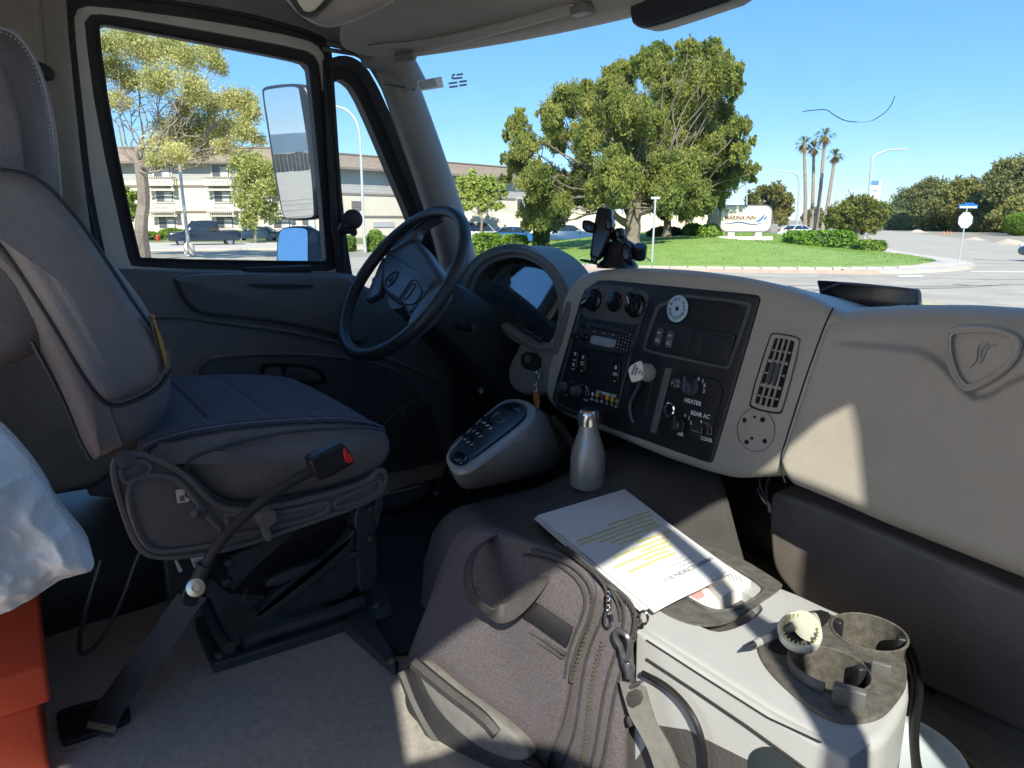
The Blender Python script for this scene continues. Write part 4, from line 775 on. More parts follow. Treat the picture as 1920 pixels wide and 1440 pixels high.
rings = [[cT.lerp(p, .90) + PT1.n * .001 for p in tr], [cT.lerp(p, .96) for p in tr], [cT.lerp(p, .985) - PT1.n * .002 for p in tr], [p - PT1.n * .008 for p in tr]]
for t in (.15, .35, .6, .85, 1.0): rings.append([(p - PT1.n * .008).lerp(q, t) for p, q in zip(tr, br)])
rings = [list(reversed(r)) for r in rings]; b.loft(rings); pod = b.build('gear_selector_pod', mat('pod_plastic', (.31, .305, .31), .42, .08, 8, .35, 400), label='grey wedge shaped gear selector pod with blue-black keypad', cat='selector pod')
KPD = PT1.off(.001)
b = MB(); KO = [(841, 858), (842, 846), (900, 786), (938, 757), (962, 751), (986, 757), (988, 772), (980, 786), (900, 846), (874, 862), (856, 868)]; b.ppuff(KPD.off(.006), KO, .012, r=.004, it=2); kp = b.build('keypad', mat('keypad_black', (.018, .02, .026), .3, .1), pod)
b = MB(); b.ppuff(KPD.off(.009), [(843, 858), (856, 842), (880, 852), (872, 864), (856, 866)], .008, r=.004, it=2); b.ppuff(KPD.off(.009), [(938, 760), (962, 753), (984, 760), (972, 776), (958, 768)], .008, r=.004, it=2); b.each('end_cap', gloss, kp)
b = MB()
for x, y in ((876, 828), (893, 812), (912, 797)):
    for k, (dx, dy) in enumerate(((-4, -5), (3, 1), (9, 5))): b.box(KPD.hit(x + dx * .9, y + dy * .9) + KPD.n * .009, (.008, .010, .006), (KPD.u, KPD.v, KPD.n))
b.each('key_button', gloss, kp)
b = MB()
for x, y in ((876, 828), (893, 812), (912, 797)):
    for k, t in enumerate('DNR' if x > 900 else ('1', '2', '3')): b.text('■' if 0 else t, KPD.off(.0125), (x - 4 + 6 * k, y - 4 + 5 * k), .009, rot=.6, bold=.0003)
b.build('key_print', mat('key_white', (.75, .8, .85), .5), kp)
b = MB(); F_ = KPD.off(.0068)
b.tube(pxs(F_, [(925, 783), (931, 775), (938, 774)]), .0007, 4); b.tube(pxs(F_, [(928, 790), (938, 793), (948, 785)]), .0007, 4); b.tube(pxs(F_, [(922, 782), (932, 773)]), .0007, 4); b.build('display_frame', mat('frame_pale', (.3, .34, .38), .4), kp)
b = MB(); b.ppuff(F_, [(929, 781), (938, 776), (947, 782), (937, 789)], .001, r=.0003, rb=0, it=0); b.build('gear_display', mat('lcd_dark', (.05, .07, .07), .2), kp)
b = MB(); b.tube(pxs(ZP(-.6), [(842, 872), (826, 905), (818, 925)]), .006, 8); b.build('selector_cable', blk, label='black cable running down from the selector pod', cat='cable')
# foot pedal
b = MB(); b.box(v3(-1.47, 1.10, -.66), (.09, .03, .2), r=.008); b.tube([v3(-1.47, 1.12, -.6), v3(-1.5, 1.2, -.4)], .01, 8); b.build('pedal', blk, label='black accelerator pedal in the shaded footwell', cat='pedal')
b = MB(); b.ppuff(ZP(-.74), [(715, 925), (790, 900), (805, 910), (800, 925), (720, 950)], .02, r=.004, it=1); sp = b.build('sill_plate', darkm, label='ribbed dark sill plate along the door bottom', cat='sill plate')
b = MB()
for i in range(12): b.tube(pxs(ZP(-.738), [(722 + 6 * i, 926 - 1.9 * i), (726 + 6 * i, 944 - 1.6 * i)]), .002, 5)
b.build('rib', darkm, sp)
b = MB(); b.tube(pxs(ZP(-.73), [(703, 930), (760, 918), (786, 911)]), .0015, 5); b.build('bright_edge', mat('edge_pale', (.5, .5, .48), .4), sp)
# bottle
bc = ZP(-.540).hit(1101, 912); bot = thing('water_bottle', bc, 'brushed grey steel water bottle with shiny cap on the engine cover', 'bottle')
def lp_(x): return bc + Vector((0, 0, x))
hB = YP(bc.y).hit(1112, 768).z - bc.z
b = MB(); pr = [(.028, 0), (.034, .003), (.036, .012), (.0362, .35), (.034, .46), (.028, .58), (.0225, .68), (.020, .74), (.0195, .80)]
b.lathe(bc, UP, [(r, h if h < .02 else h * hB) for r, h in pr], 48); b.build('flask', mat('matte_steel', (.52, .50, .46), .36, .06, 60, .3, 700, metal=.35), bot)
b = MB(); b.lathe(lp_(.795 * hB), UP, [(.0205, 0), (.0225, .001), (.0228, .012), (.0228, .13 * hB), (.0215, .17 * hB), (.018, .192 * hB), (.006, .2 * hB)], 48); b.lathe(lp_(.80 * hB), UP, [(.0232, .0), (.0232, .003)], 48); b.build('cap', mat('cap_steel', (.72, .7, .68), .2, .05, 60, metal=1), bot)
# ================================================================== PAPERS
pn = Vector((0, -.10, 1)).normalized()
pA = v3(-.82, .82, -.512); PPa = plane3(ZP(-.538).hit(1007, 965), ZP(-.528).hit(1170, 917), ZP(-.522).hit(1215, 1140))
sheet = [(1008, 967), (1171, 917), (1256, 986), (1322, 1024), (1365, 1060), (1300, 1098), (1216, 1139), (1118, 1060)]
SHQ = [(1008, 966), (1171, 917), (1365, 1061), (1216, 1139)]
pp = None
for i in range(5):
    fx = (0, 9, -5, 14, -9)[i]; q = [(x - 1.2 * i + (fx if k > 1 else fx * .25), y + 1.5 * i + (abs(fx) * .35 if k > 1 else 0)) for k, (x, y) in enumerate(SHQ)]
    pl = PPa.off(.004 - .0013 * i); b = MB()
    cs = [pl.hit(*a) for a in q]
    def sh(u, v, cs=cs, i=i):
        P = cs[0].lerp(cs[1], u).lerp(cs[3].lerp(cs[2], u), v); P = P.copy(); P.z += .006 * math.sin(u * 3 + v * 2) * v * u + .010 * max(0, u + v - 1.5); return P
    b.grid(sh, 24, 24, (0, 0, -.0006))
    o = b.build('paper_stack' if i == 0 else 'sheet', paper, pp)
    if i == 0: pp = o; tag(o, 'stack of white printed inspection sheets with yellow highlighting', 'papers'); shf = sh
P_on = lambda u, v, h=.0007: shf(u, v) + Vector((0, 0, h))
def inkline(mb, v, u0, u1, w=.0016, h=.0007, gaps=True):
    rnd = random.Random(int(v * 9999)); u = u0
    while u < u1:
        L_ = rnd.uniform(.015, .06) if gaps else (u1 - u0); e = min(u1, u + L_); n = max(1, int((e - u) / .05) + 1)
        for k in range(n):
            a, c = u + (e - u) * k / n, u + (e - u) * (k + 1) / n; dv = w / .28
            A, B_, C_, D_ = P_on(a, v, h), P_on(c, v, h), P_on(c, v + dv, h), P_on(a, v + dv, h); mb.add([A, B_, C_, D_], [(0, 1, 2, 3)])
        u = e + .008
hlm = mat('highlight_yellow', (.92, .82, .34), .7, .05, 30); bh = MB(); bt = MB()
rows = [(.33, .45, .95), (.37, .06, .95), (.41, .05, .9), (.45, .22, .9), (.49, .3, .9), (.53, .34, .6), (.57, .5, .92), (.61, .18, .85), (.645, .45, .8), (.68, .10, .78), (.715, .4, .7), (.75, .15, .72)]
for v, u0, u1 in rows: inkline(bh, v - .006, u0, u1, .0055, .0006, False); inkline(bt, v, u0, u1, .0011, .0009)
for v, u0, u1 in ((.80, .62, .74), (.83, .55, .8), (.86, .6, .8)): inkline(bt, v, u0, u1, .0014, .0009)
bh.build('highlight', hlm, pp); 
tp = Plane.__new__(Plane); c = P_on(.62, .90, .0012); du = (P_on(.7, .9) - P_on(.6, .9)).normalized(); tp.n = PPa.n; tp.u = -du; tp.v = tp.n.cross(tp.u); tp.p = c
bt.text('INSPECTION BUS', tp, c, .014, h=.0004, bold=.0001); bt.text('DRIVE', tp, P_on(.9, .9, .0012), .009, h=.0004)
bt.build('printed_text', mat('print_grey', (.32, .32, .36), .7), pp)
def booklet(q, z0, z1, label, name='booklet'):
    pl = ZP(z1); b = MB(); b.ppuff(pl, q, z1 - z0, r=.0008, rb=0, it=0); o = b.build(name, mat('booklet_page', (.85, .83, .78), .7, .03, 40), label=label, cat='booklet', group='booklets under the papers'); return o, pl
o1, p1 = booklet([(1262, 1108), (1340, 1068), (1396, 1104), (1320, 1142)], -.56, -.533, 'booklet with a pink-red panel and emblem, lower left of the two')
b = MB(); b.ppuff(p1.off(.0006), [(1280, 1108), (1309, 1094), (1322, 1118), (1308, 1125)], .0004, r=.0001, rb=0, it=0); cv = b.build('cover_print', mat('cover_pink', (.72, .33, .33), .6, .1), o1)
b = MB()
for k in range(3): c = p1.off(.001).hit(1294 + 4 * k - 3, 1104 + 2 * (k % 2)); b.tube([c + Vector((.008 * math.cos(t), .008 * math.sin(t), 0)) for t in [j * math.pi / 5 for j in range(10)]], .0009, 4, True)
b.text('Drive', p1.off(.0008), (1327, 1100), .014, rot=math.pi + .5, bold=.0003); b.build('cover_mark', mat('mark_red', (.45, .08, .1), .6), cv)
o2, p2 = booklet([(1318, 1080), (1368, 1062), (1408, 1088), (1350, 1120)], -.555, -.526, 'white booklet with small print lines, right of the pink one')
b = MB()
for k in range(4):
    a, c = p2.off(.0006).hit(1362 + 8 * k, 1074 + 2 * k), p2.off(.0006).hit(1370 + 7 * k, 1086 + 1.5 * k); d = (c - a).normalized() * .0006; w = Vector((-d.y, d.x, 0)); b.add([a - w, c - w, c + w, a + w], [(0, 1, 2, 3)])
b.build('small_print', mat('print_grey', (.2, .2, .24)), o2)
# ================================================================== CONSOLE
def bool_cut(o, cutters):
    bpy.context.view_layer.update()
    for c in cutters:
        md = o.modifiers.new('b', 'BOOLEAN'); md.object = c; md.operation = 'DIFFERENCE'; md.solver = 'EXACT'
    dg = bpy.context.evaluated_depsgraph_get(); me = bpy.data.meshes.new_from_object(o.evaluated_get(dg)); o.modifiers.clear(); o.data = me
    me.polygons.foreach_set('use_smooth', [True] * len(me.polygons)); me.set_sharp_from_angle(angle=R(35))
def drop(L):
    for c in L: bpy.data.objects.remove(c)
con = thing('floor_console', v3(-.5, .75, -.78), 'light grey cup holder console with dark dusty insert beside the papers', 'console')
CZ = -.535; pc = ZP(CZ)
b = MB(); CB = [(1190, 1150), (1230, 1070), (1300, 1020), (1380, 1045), (1458, 1096), (1500, 1112), (1560, 1140), (1640, 1170), (1690, 1215), (1704, 1262), (1706, 1300), (1690, 1340), (1660, 1385), (1600, 1412), (1550, 1394), (1440, 1328), (1320, 1252), (1206, 1185)]
b.ppuff(pc, CB, .25, r=.012, rb=.01, it=2, steps=5, k=.15); body = b.build('console_body', conm, con)
w1c = ZP(CZ).hit(1556, 1262); w2c = ZP(CZ).hit(1628, 1192)
cut = []
def cutcyl(c, r, d, nm='cutter'): m = MB(); m.cyl(Vector(c) - Vector((0, 0, d)), Vector(c) + Vector((0, 0, .08)), r, n=40); o = m.build(nm, blk); cut.append(o); return o
cutcyl(w1c, .0455, .085); cutcyl(w2c, .0455, .085)
m = MB(); m.ppuff(pc.off(.03), [(1243, 1090), (1270, 1058), (1330, 1050), (1390, 1070), (1432, 1098), (1434, 1112), (1385, 1142), (1330, 1150)], .055, r=.001, it=2); o = m.build('cutter', blk); cut.append(o)
bool_cut(body, cut)
insm = mat('insert_dusty', (.065, .06, .056), .5, .5, 90, .4, 300, color2=(.16, .145, .12), detail=10)
b = MB(); INS = [(1418, 1200), (1440, 1185), (1468, 1165), (1500, 1150), (1530, 1140), (1560, 1150), (1592, 1165), (1650, 1180), (1690, 1215), (1702, 1250), (1700, 1285), (1672, 1325), (1648, 1345), (1600, 1354), (1552, 1345), (1500, 1310), (1450, 1265), (1424, 1230)]
b.ppuff(pc.off(.005), INS, .012, r=.003, rb=0, it=2); ins = b.build('cup_insert', insm, con); bool_cut(ins, cut[:2])
for k, c in enumerate((w1c, w2c)):
    b = MB(); b.lathe(c, UP, [(.0445, .006), (.0475, .006), (.0485, .003), (.0455, -.08), (.001, -.08)] if 0 else [(.0475, .004), (.0475, .0065), (.0455, .0075), (.044, .0065), (.043, -.07), (.036, -.076), (.001, -.076)], 48, False, False); rim = b.build('cup_well', insm, con)
    b = MB(); b.lathe(c + Vector((0, 0, -.058)), UP, [(.0425, 0), (.040, .001), (.0385, -.004)], 48, False, False); b.build('well_ring', mat('ring_tan', (.30, .25, .17), .5, .3, 60), rim)
    for t in ((-25, 60) if k == 0 else (35, 190)):
        d = Vector((math.cos(R(t)), math.sin(R(t)), 0)); m = MB(); m.box(c + d * .039 + Vector((0, 0, -.018)), (.012, .012, .05), (d, UP.cross(d), UP), r=.003); m.build('grip_fin', blk, rim)
b = MB(); b.tube([w1c + Vector((math.cos(t), math.sin(t), 0)) * .047 + Vector((0, 0, .004)) for t in [R(150 + 9 * i) for i in range(17)]], .004, 8, flat=3, up=(0, 0, 1)); b.build('raised_lip', darkm, con)
b = MB(); tl_ = w1c + Vector((.045, -.012, 0)); b.box(ZP(CZ + .012).hit(1592, 1310), (.035, .012, .03), (Vector((.9, .43, 0)).normalized(), Vector((-.43, .9, 0)).normalized(), UP), r=.003); b.box(ZP(CZ + .012).hit(1652, 1256), (.022, .008, .02), (Vector((.9, .43, 0)).normalized(), Vector((-.43, .9, 0)).normalized(), UP), r=.002); b.each('well_tab', mat('tab_grey', (.13, .13, .13), .4), con)
b = MB(); b.ppuff(pc.off(.0062), [(1436, 1212), (1470, 1180), (1530, 1140), (1562, 1150), (1548, 1170), (1500, 1215), (1470, 1228), (1452, 1222)], .004, r=.001, rb=0, it=1); b.build('pen_slot', blkhole, con)
# tray with raised border
b = MB(); trp = pc.off(.003)
TI = [(1243, 1090), (1270, 1058), (1330, 1050), (1390, 1070), (1432, 1098), (1434, 1112), (1385, 1142), (1330, 1150)]
TO_ = [(1205, 1118), (1240, 1060), (1300, 1015), (1380, 1040), (1462, 1090), (1470, 1100), (1395, 1148), (1360, 1168), (1310, 1172), (1268, 1160), (1230, 1138)]
b.band(sm(trp, TO_, 2), sm(trp, TI, 2), (0, 0, -.004)); b.tube(sm(trp, TI, 2), .0035, 6, True); tray = b.build('tray_border', mat('tray_dusty', (.12, .115, .105), .5, .4, 60, .3, 300, detail=9), con)
b = MB(); b.ppuff(pc.off(-.022), TI, .002, r=.0005, rb=0, it=2); b.build('tray_floor', mat('tray_tan', (.22, .19, .15), .6, .3, 60, detail=9), con)
# side face seams and hole below
e1_, e2_ = ZP(CZ).hit(1214, 1192), ZP(CZ).hit(1548, 1397); PSd = plane3(e1_, e2_, e1_ - Vector((0, .02, .22))).off(.004)
b = MB(); b.ppuff(PSd, [(1190, 1182), (1214, 1196), (1320, 1264), (1440, 1340), (1548, 1401), (1590, 1426), (1620, 1700), (1180, 1700)], .05, r=.006, it=1, k=.05); sd = b.build('side_panel', conm, con)
b = MB()
for L_, r in (([(1212, 1200), (1320, 1270), (1440, 1346), (1540, 1392)], .0011), ([(1212, 1236), (1300, 1294), (1400, 1362), (1480, 1420), (1520, 1450)], .0020), ([(1200, 1370), (1260, 1410), (1330, 1470)], .0011)): b.tube(pxs(PSd.off(.001), L_), r, 6)
b.each('panel_groove', mat('groove_dark', (.03, .028, .026), .7), sd)
b = MB(); b.ppuff(PSd.off(.002), [(1400, 1440), (1404, 1412), (1425, 1400), (1450, 1402), (1480, 1420), (1520, 1470), (1400, 1500)], .004, r=.001, it=2); b.build('round_opening', mat('opening_dark', (.03, .04, .045), .4), sd)
b = MB(); b.lathe(PSd.off(.004).hit(1657, 1384) if 0 else ZP(-.60).hit(1660, 1385), (.5, -.85, .1), [(.013, -.01), (.013, 0), (.010, .003), (.001, .004)], 24); b.build('round_badge', mat('brass', (.65, .5, .35), .3, metal=1), con)
b = MB(); b.tube(pxs(ZP(-.62), [(1656, 1395), (1658, 1412), (1662, 1440), (1668, 1480)]), .0025, 6); b.build('badge_wire', blk, con)
drop(cut)
b = MB(); b.tube(smooth(pxs(ZP(-.60), [(1610, 1165), (1660, 1170), (1700, 1200), (1722, 1250), (1725, 1300), (1715, 1360), (1715, 1420), (1730, 1480)]), 3, False), .005, 10); b.tube(smooth(pxs(ZP(-.605), [(1600, 1172), (1650, 1178), (1690, 1206), (1712, 1252), (1716, 1300), (1708, 1360), (1720, 1480)]), 3, False), .004, 10)
b.build('power_cord', mat('cord_black', (.015, .015, .016), .3), label='glossy black cord curving around the right end of the console', cat='cord')
b = MB(); b.tube(smooth([PSd.off(.012).hit(x, y) for x, y in [(1205, 1262), (1250, 1285), (1290, 1325), (1315, 1375), (1322, 1430), (1318, 1490)]], 3, False), .004, 8); b.build('thin_cord', mat('cord_black', (.015, .015, .016)), label='thin black cord hanging down the grey console side', cat='cord')
# pen and white cap
a, c = ZP(CZ + .022).hit(1396, 1216), ZP(CZ + .03).hit(1536, 1152)
b = MB(); d = c - a; b.tube([a, a + d * .04, a + d * .12], [.0008, .002, .0045], 14); pen = b.build('pen', blk, label='black pen with grey grip lying across the slot of the console', cat='pen')
b = MB(); b.cyl(a + d * .12, a + d * .2, .005, .0055, 16); b.cyl(a + d * .62, a + d * .95, .0055, .0055, 16, bev=.002); b.build('pen_grip', mat('pen_grey', (.35, .34, .34), .4), pen)
b = MB(); b.cyl(a + d * .2, a + d * .62, .0056, .0056, 16); b.build('pen_barrel', darkm, pen)
rc = ZP(CZ + .035).hit(1500, 1182); wn = (Vector((.25, -.35, .9))).normalized()
b = MB(); b.lathe(rc - wn * .012, wn, [(.024, 0), (.026, .002), (.0265, .010), (.025, .014), (.022, .014), (.020, .002), (.023, .001)], 40, False, False)
x_, y_, z_ = frame(wn); tip = rc + (RT * .030 + FW * .024); b.loft([[rc + (RT * math.cos(t) + wn.cross(RT).normalized() * math.sin(t)) * .024 * k for t in [j * math.pi / 12 for j in range(0)]] for k in ()]) if 0 else None
b.tube([rc + (RT * .012 + FW * .010), rc + (RT * .024 + FW * .020), rc + (RT * .033 + FW * .027)], [.020, .011, .003], 20)
cp_ = b.build('funnel', mat('cap_white', (.8, .78, .66), .4, .05), label='white ring shaped plastic funnel cap lying on the pen', cat='plastic cap')
b = MB()
for j in range(26):
    t = j * 2 * math.pi / 26; dd = x_ * math.cos(t) + y_ * math.sin(t); b.box(rc + dd * .0215 + wn * -.003, (.002, .0016, .016), (dd, wn.cross(dd), wn))
b.build('ridge', mat('cap_yellow', (.72, .68, .35), .5), cp_)
# blue-white tub lower right
tb0 = ZP(-.74).hit(1660, 1500); b = MB(); b.lathe(tb0 - Vector((0, 0, .03)), UP, [(.07, 0), (.085, .10), (.088, .10), (.086, .105), (.08, .10)], 40); tub = b.build('plastic_tub', mat('tub_white', (.6, .66, .7), .3, .05), label='blue and white plastic tub under the right end of the console', cat='tub')
b = MB(); b.lathe(tb0 - Vector((0, 0, .03)), UP, [(.074, .01), (.0845, .08)], 40, False, False); b.build('blue_band', mat('tub_blue', (.02, .08, .5), .35), tub)
b = MB(); b.tube(pxs(ZP(-.77), [(1773, 1386), (1800, 1410), (1840, 1445)]), .0022, 6); b.build('yellow_wire', mat('wire_yellow', (.5, .42, .15), .5), label='thin pale yellow wire on the dark floor at the right', cat='wire')
# ================================================================== LAPTOP BAG
bag = thing('laptop_bag', v3(-.75, .55, -.78), 'grey-black fabric shoulder bag standing between seat and console', 'bag')
bagm = mat('bag_fabric', (.115, .098, .106), .85, .35, 420, 1.0, 900, detail=2)
bagd = mat('bag_trim', (.055, .05, .05), .7, .2, 120, .6, 500)
TLb = ZP(-.47).hit(850, 990); TRb = ZP(-.455).hit(1160, 1085); BLb = ZP(-.75).hit(765, 1255)
PG_ = plane3(TLb, TRb, BLb); 
if PG_.n.dot(CAM - PG_.p) < 0: PG_.n = -PG_.n
vb_ = ray(980, 1200).normalized(); BDIR = vb_ / max(.3, -vb_.dot(PG_.n))
def soft(P): s = Vector(P); return s + Vector((.004 * math.sin(P.z * 25 + P.x * 9), .006 * math.sin(P.x * 21 + P.z * 13), .003 * math.sin(P.x * 33)))
FR = [(868, 1000), (900, 985), (960, 992), (1040, 1025), (1100, 1062), (1118, 1090), (1120, 1120), (1110, 1180), (1088, 1260), (1060, 1340), (1030, 1420), (1010, 1500), (900, 1500), (800, 1440), (752, 1300), (752, 1255), (790, 1160), (830, 1070)]
BODY = [(850, 1000), (880, 980), (960, 988), (1050, 1022), (1128, 1080), (1170, 1114), (1192, 1140), (1200, 1210), (1196, 1320), (1188, 1400), (1180, 1520), (900, 1560), (790, 1440), (745, 1300), (745, 1250), (785, 1160), (825, 1060)]
b = MB(); b.ppuff(PG_, BODY, .12, r=.03, rb=.02, it=2, steps=6, bulge=.004, warp=soft, dirv=BDIR * .9); bd = b.build('main_compartment', bagm, bag)
b = MB(); b.ppuff(PG_.off(.022), FR, .035, r=.016, rb=.004, it=2, steps=6, bulge=.008, warp=soft, dirv=BDIR); fpk = b.build('front_pocket', bagm, bag)
PGf = PG_.off(.026)
def strip(mb, L, r, pl=PGf, flat=None, it=3, n=6): mb.tube([soft(p) for p in smooth(pxs(pl, L), it, False)], r, n, flat=flat, up=pl.n if flat else None); return mb
b = MB()
for L_, r, pl in (([(985, 1040), (1040, 1052), (1080, 1080), (1098, 1118), (1092, 1160), (1076, 1220), (1068, 1268)], .0022, PGf), ([(1000, 1032), (1050, 1045), (1092, 1075), (1110, 1115), (1104, 1165), (1086, 1228), (1078, 1275)], .0025, PGf),
    ([(940, 1160), (985, 1182), (1030, 1204), (1070, 1226)], .0028, PGf), ([(930, 1166), (980, 1192), (1025, 1214), (1066, 1234)], .002, PGf),
    ([(1080, 1040), (1116, 1074), (1136, 1104), (1134, 1144), (1118, 1200), (1098, 1280), (1070, 1380), (1040, 1460)], .0022, PG_.off(.003)), ([(1045, 1020), (1095, 1058), (1140, 1096), (1166, 1132), (1166, 1184), (1148, 1270), (1120, 1380), (1095, 1460)], .0022, PG_.off(.002)), ([(1062, 1026), (1112, 1066), (1156, 1104), (1184, 1136), (1184, 1186), (1166, 1280), (1138, 1400), (1110, 1480)], .0022, PG_.off(.003)),
    ([(1160, 1108), (1188, 1134), (1204, 1166), (1210, 1210)], .003, PG_.off(-.05)), ([(1140, 1100), (1155, 1130), (1160, 1160)], .002, PG_.off(.002)), ([(880, 1100), (940, 1130), (1000, 1160)], .0015, PGf)): strip(b, L_, r, pl)
b.build('piping', bagd, bag)
# zips: rows of tiny teeth
def zipteeth(mb, L, pl, w=.004, step=.0032):
    p = smooth(pxs(pl, L), 3, False); tot = sum((q - a).length for a, q in zip(p, p[1:])); n = int(tot / step); p = resample(p, n, False)
    for i in range(n - 1):
        t = (p[i + 1] - p[i]).normalized(); s = pl.n.cross(t); mb.box(soft(p[i]) + s * (.0012 if i % 2 else -.0012), (w, step * .55, .0022), (s, t, pl.n))
b = MB(); zipteeth(b, [(1106, 1112), (1112, 1150), (1100, 1210), (1086, 1262), (1080, 1280)], PGf.off(-.004)); b.build('zip_teeth', mat('zip_bronze', (.30, .28, .22), .35, .2, 80, metal=.7), bag); b = MB(); zipteeth(b, [(1136, 1200), (1124, 1260), (1106, 1340), (1088, 1430), (1080, 1470)], PG_.off(.006)); b.build('zip_teeth', MATS['zip_bronze'], bag); b = MB(); zipteeth(b, [(1150, 1104), (1176, 1130), (1190, 1162), (1188, 1205)], PG_.off(-.006)); b.build('zip_teeth', mat('zip_bronze', (.30, .28, .22), .35, .2, 80, metal=.7), bag)
b = MB(); strip(b, [(980, 1136), (1020, 1158), (1076, 1192)], .017, PGf.off(.006), flat=.14, it=2, n=10); b.build('trolley_band', mat('band_black', (.02, .02, .023), .35), bag)
# handle loop
hp = [PG_.off(.02).hit(925, 1008), PG_.off(.05).hit(895, 1025), PG_.off(.075).hit(876, 1062), PG_.off(.085).hit(878, 1105), PG_.off(.08).hit(900, 1138), PG_.off(.06).hit(935, 1156), PG_.off(.05).hit(970, 1140), PG_.off(.035).hit(1010, 1095), PG_.off(.02).hit(1028, 1065)]
b = MB(); b.tube(smooth(hp, 3, False), .013, 10, flat=.2, up=PG_.n.cross(UP) * .3 + PG_.n); b.build('handle', bagd, bag)
b = MB(); P9 = PG_.off(.07)
b.tube(smooth(pxs(PG_.off(.012), [(1140, 1110), (1144, 1120), (1146, 1132)]), 1, False), .0012, 6)
for i in range(4): c = PG_.off(.014).hit(1141 + (i % 2), 1118 + i * 8); b.tube([c + PG_.u * (.0035 * math.cos(t)) + PG_.v * (.0065 * math.sin(t)) + PG_.n * (.002 * (i % 2)) for t in [k * math.pi / 6 for k in range(12)]], .001, 5, True)
b.tube([PG_.off(.014).hit(1140, 1160) + PG_.u * (.006 * math.cos(t)) + PG_.v * (.011 * math.sin(t)) for t in [k * math.pi / 8 for k in range(16)]], .0018, 6, True); b.tube([PG_.off(-.02).hit(1207, 1158) + PG_.u * (.006 * math.cos(t)) + PG_.v * (.009 * math.sin(t)) for t in [k * math.pi / 8 for k in range(16)]], .002, 6, True); b.each('zip_pull', chrome, bag)
b = MB(); q = PG_.off(.016)
b.tube(smooth(pxs(q, [(1152, 1188), (1158, 1180), (1175, 1190), (1182, 1205), (1178, 1238), (1168, 1232), (1164, 1212), (1156, 1202)]), 2), .004, 8, True); b.tube(smooth(pxs(q, [(1165, 1222), (1185, 1238), (1188, 1262), (1178, 1268), (1170, 1250)]), 2), .0028, 8, True); b.cyl(q.hit(1176, 1240), q.hit(1182, 1272), .006, n=12, bev=.002)
b.ppuff(q.off(.003), [(1164, 1290), (1200, 1276), (1204, 1284), (1170, 1300)], .006, r=.002, it=1); b.ppuff(q.off(.003), [(1172, 1345), (1182, 1342), (1186, 1362), (1178, 1366)], .006, r=.002, it=1); b.each('clip_hook', mat('clip_grey', (.11, .11, .12), .3, metal=.4), bag)
stm = mat('strap_web', (.16, .15, .14), .75, .15, 60, .6, 700, stretch=(1, 1, 1))
b = MB()
sp_ = [q.hit(1186, 1282), q.hit(1196, 1318), q.hit(1206, 1350), q.hit(1228, 1385), q.hit(1245, 1420), q.hit(1262, 1480)]
pth = smooth(sp_, 2, False); b.loft([[p + RT * (.0155 * sx) + PG_.n * (.0012 * sy) - FW * (.006 * sx) for sx, sy in ((-1, -1), (1, -1), (1, 1), (-1, 1))] for p in pth]); b.build('shoulder_strap', stm, bag)
b = MB(); b.ppuff(q.off(.006), [(1170, 1302), (1198, 1290), (1206, 1318), (1178, 1332)], .004, r=.0015, it=1); b.build('strap_patch', bagd, bag)
# lower padded roll with pale stripe, left of the bag
b = MB(); b.ppuff(PG_.off(.05), [(750, 1262), (768, 1245), (785, 1240), (860, 1300), (930, 1365), (1000, 1430), (1060, 1500), (820, 1520), (775, 1420), (745, 1350)], .09, r=.03, rb=.02, it=2, steps=6, bulge=.006, warp=soft, dirv=BDIR); b.build('lower_pocket', mat('pocket_black', (.03, .028, .03), .6, .2, 80, .6, 300), bag)
b = MB(); b.ppuff(PG_.off(.059), [(782, 1246), (800, 1246), (850, 1290), (905, 1338), (960, 1390), (990, 1425), (960, 1440), (915, 1420), (860, 1370), (810, 1310)], .02, r=.006, it=2, bulge=.003, warp=soft); b.build('pale_panel', mat('bag_pale', (.19, .18, .17), .7, .15, 60, .5, 400), bag)
b = MB(); strip(b, [(784, 1244), (840, 1290), (900, 1345), (925, 1380)], .010, PG_.off(.062), it=2); strip(b, [(757, 1262), (790, 1345), (850, 1420), (900, 1460)], .008, PG_.off(.055), it=2); b.build('padded_edge', mat('edge_dark', (.05, .047, .046), .6, .2, 80, .5, 300), bag)
# ================================================================== LEFT CORNER: bag and red case
b = MB(); wp = XP(-.98)
WB = [(-200, 760), (-60, 770), (0, 806), (30, 836), (60, 872), (85, 905), (110, 955), (140, 990), (165, 1020), (178, 1048), (130, 1070), (80, 1100), (40, 1122), (0, 1144), (-200, 1220)]
p_ = [wp.hit(*a) for a in WB]; P0 = Plane(v3(-.98, 0, 0), (1, 0, .15))
from mathutils import noise as cn_
def crumple(P):
    q = Vector((P.y * 9 + P.z * 4, P.z * 7 - P.y * 3, 1.3)); h = .022 * (1 - abs(cn_.noise(q)) * 2.2) + .008 * (1 - abs(cn_.noise(q * 2.3)) * 2.2) + .003 * (1 - abs(cn_.noise(q * 5.1)) * 2.2); return P + Vector((h, 0, 0))
out = resample(smooth(p_, 2), 160); cen_ = sum(out, Vector()) / 160; rings = []
for k in range(0, 61):
    s = k / 60; rings.append([crumple(cen_.lerp(p, max(s, .01)) + Vector((.045 * (1 - s ** 3), 0, 0))) for p in out])
rings += [[p + Vector((-.05, -.0, 0)) for p in out], [cen_.lerp(p, .9) + Vector((-.14, -.03, -.02)) for p in out], [cen_.lerp(p, .6) + Vector((-.19, -.04, -.03)) for p in out]]
b.loft(rings); b.build('white_plastic_bag', mat('bag_white', (.86, .88, .88), .28, .06, 12, .6, 60), label='crumpled white plastic bag at the left edge above the red case', cat='plastic bag')
case = thing('red_case', v3(-1.0, -.05, -.77), 'orange-red lidded plastic case standing on the floor at the left edge', 'case')
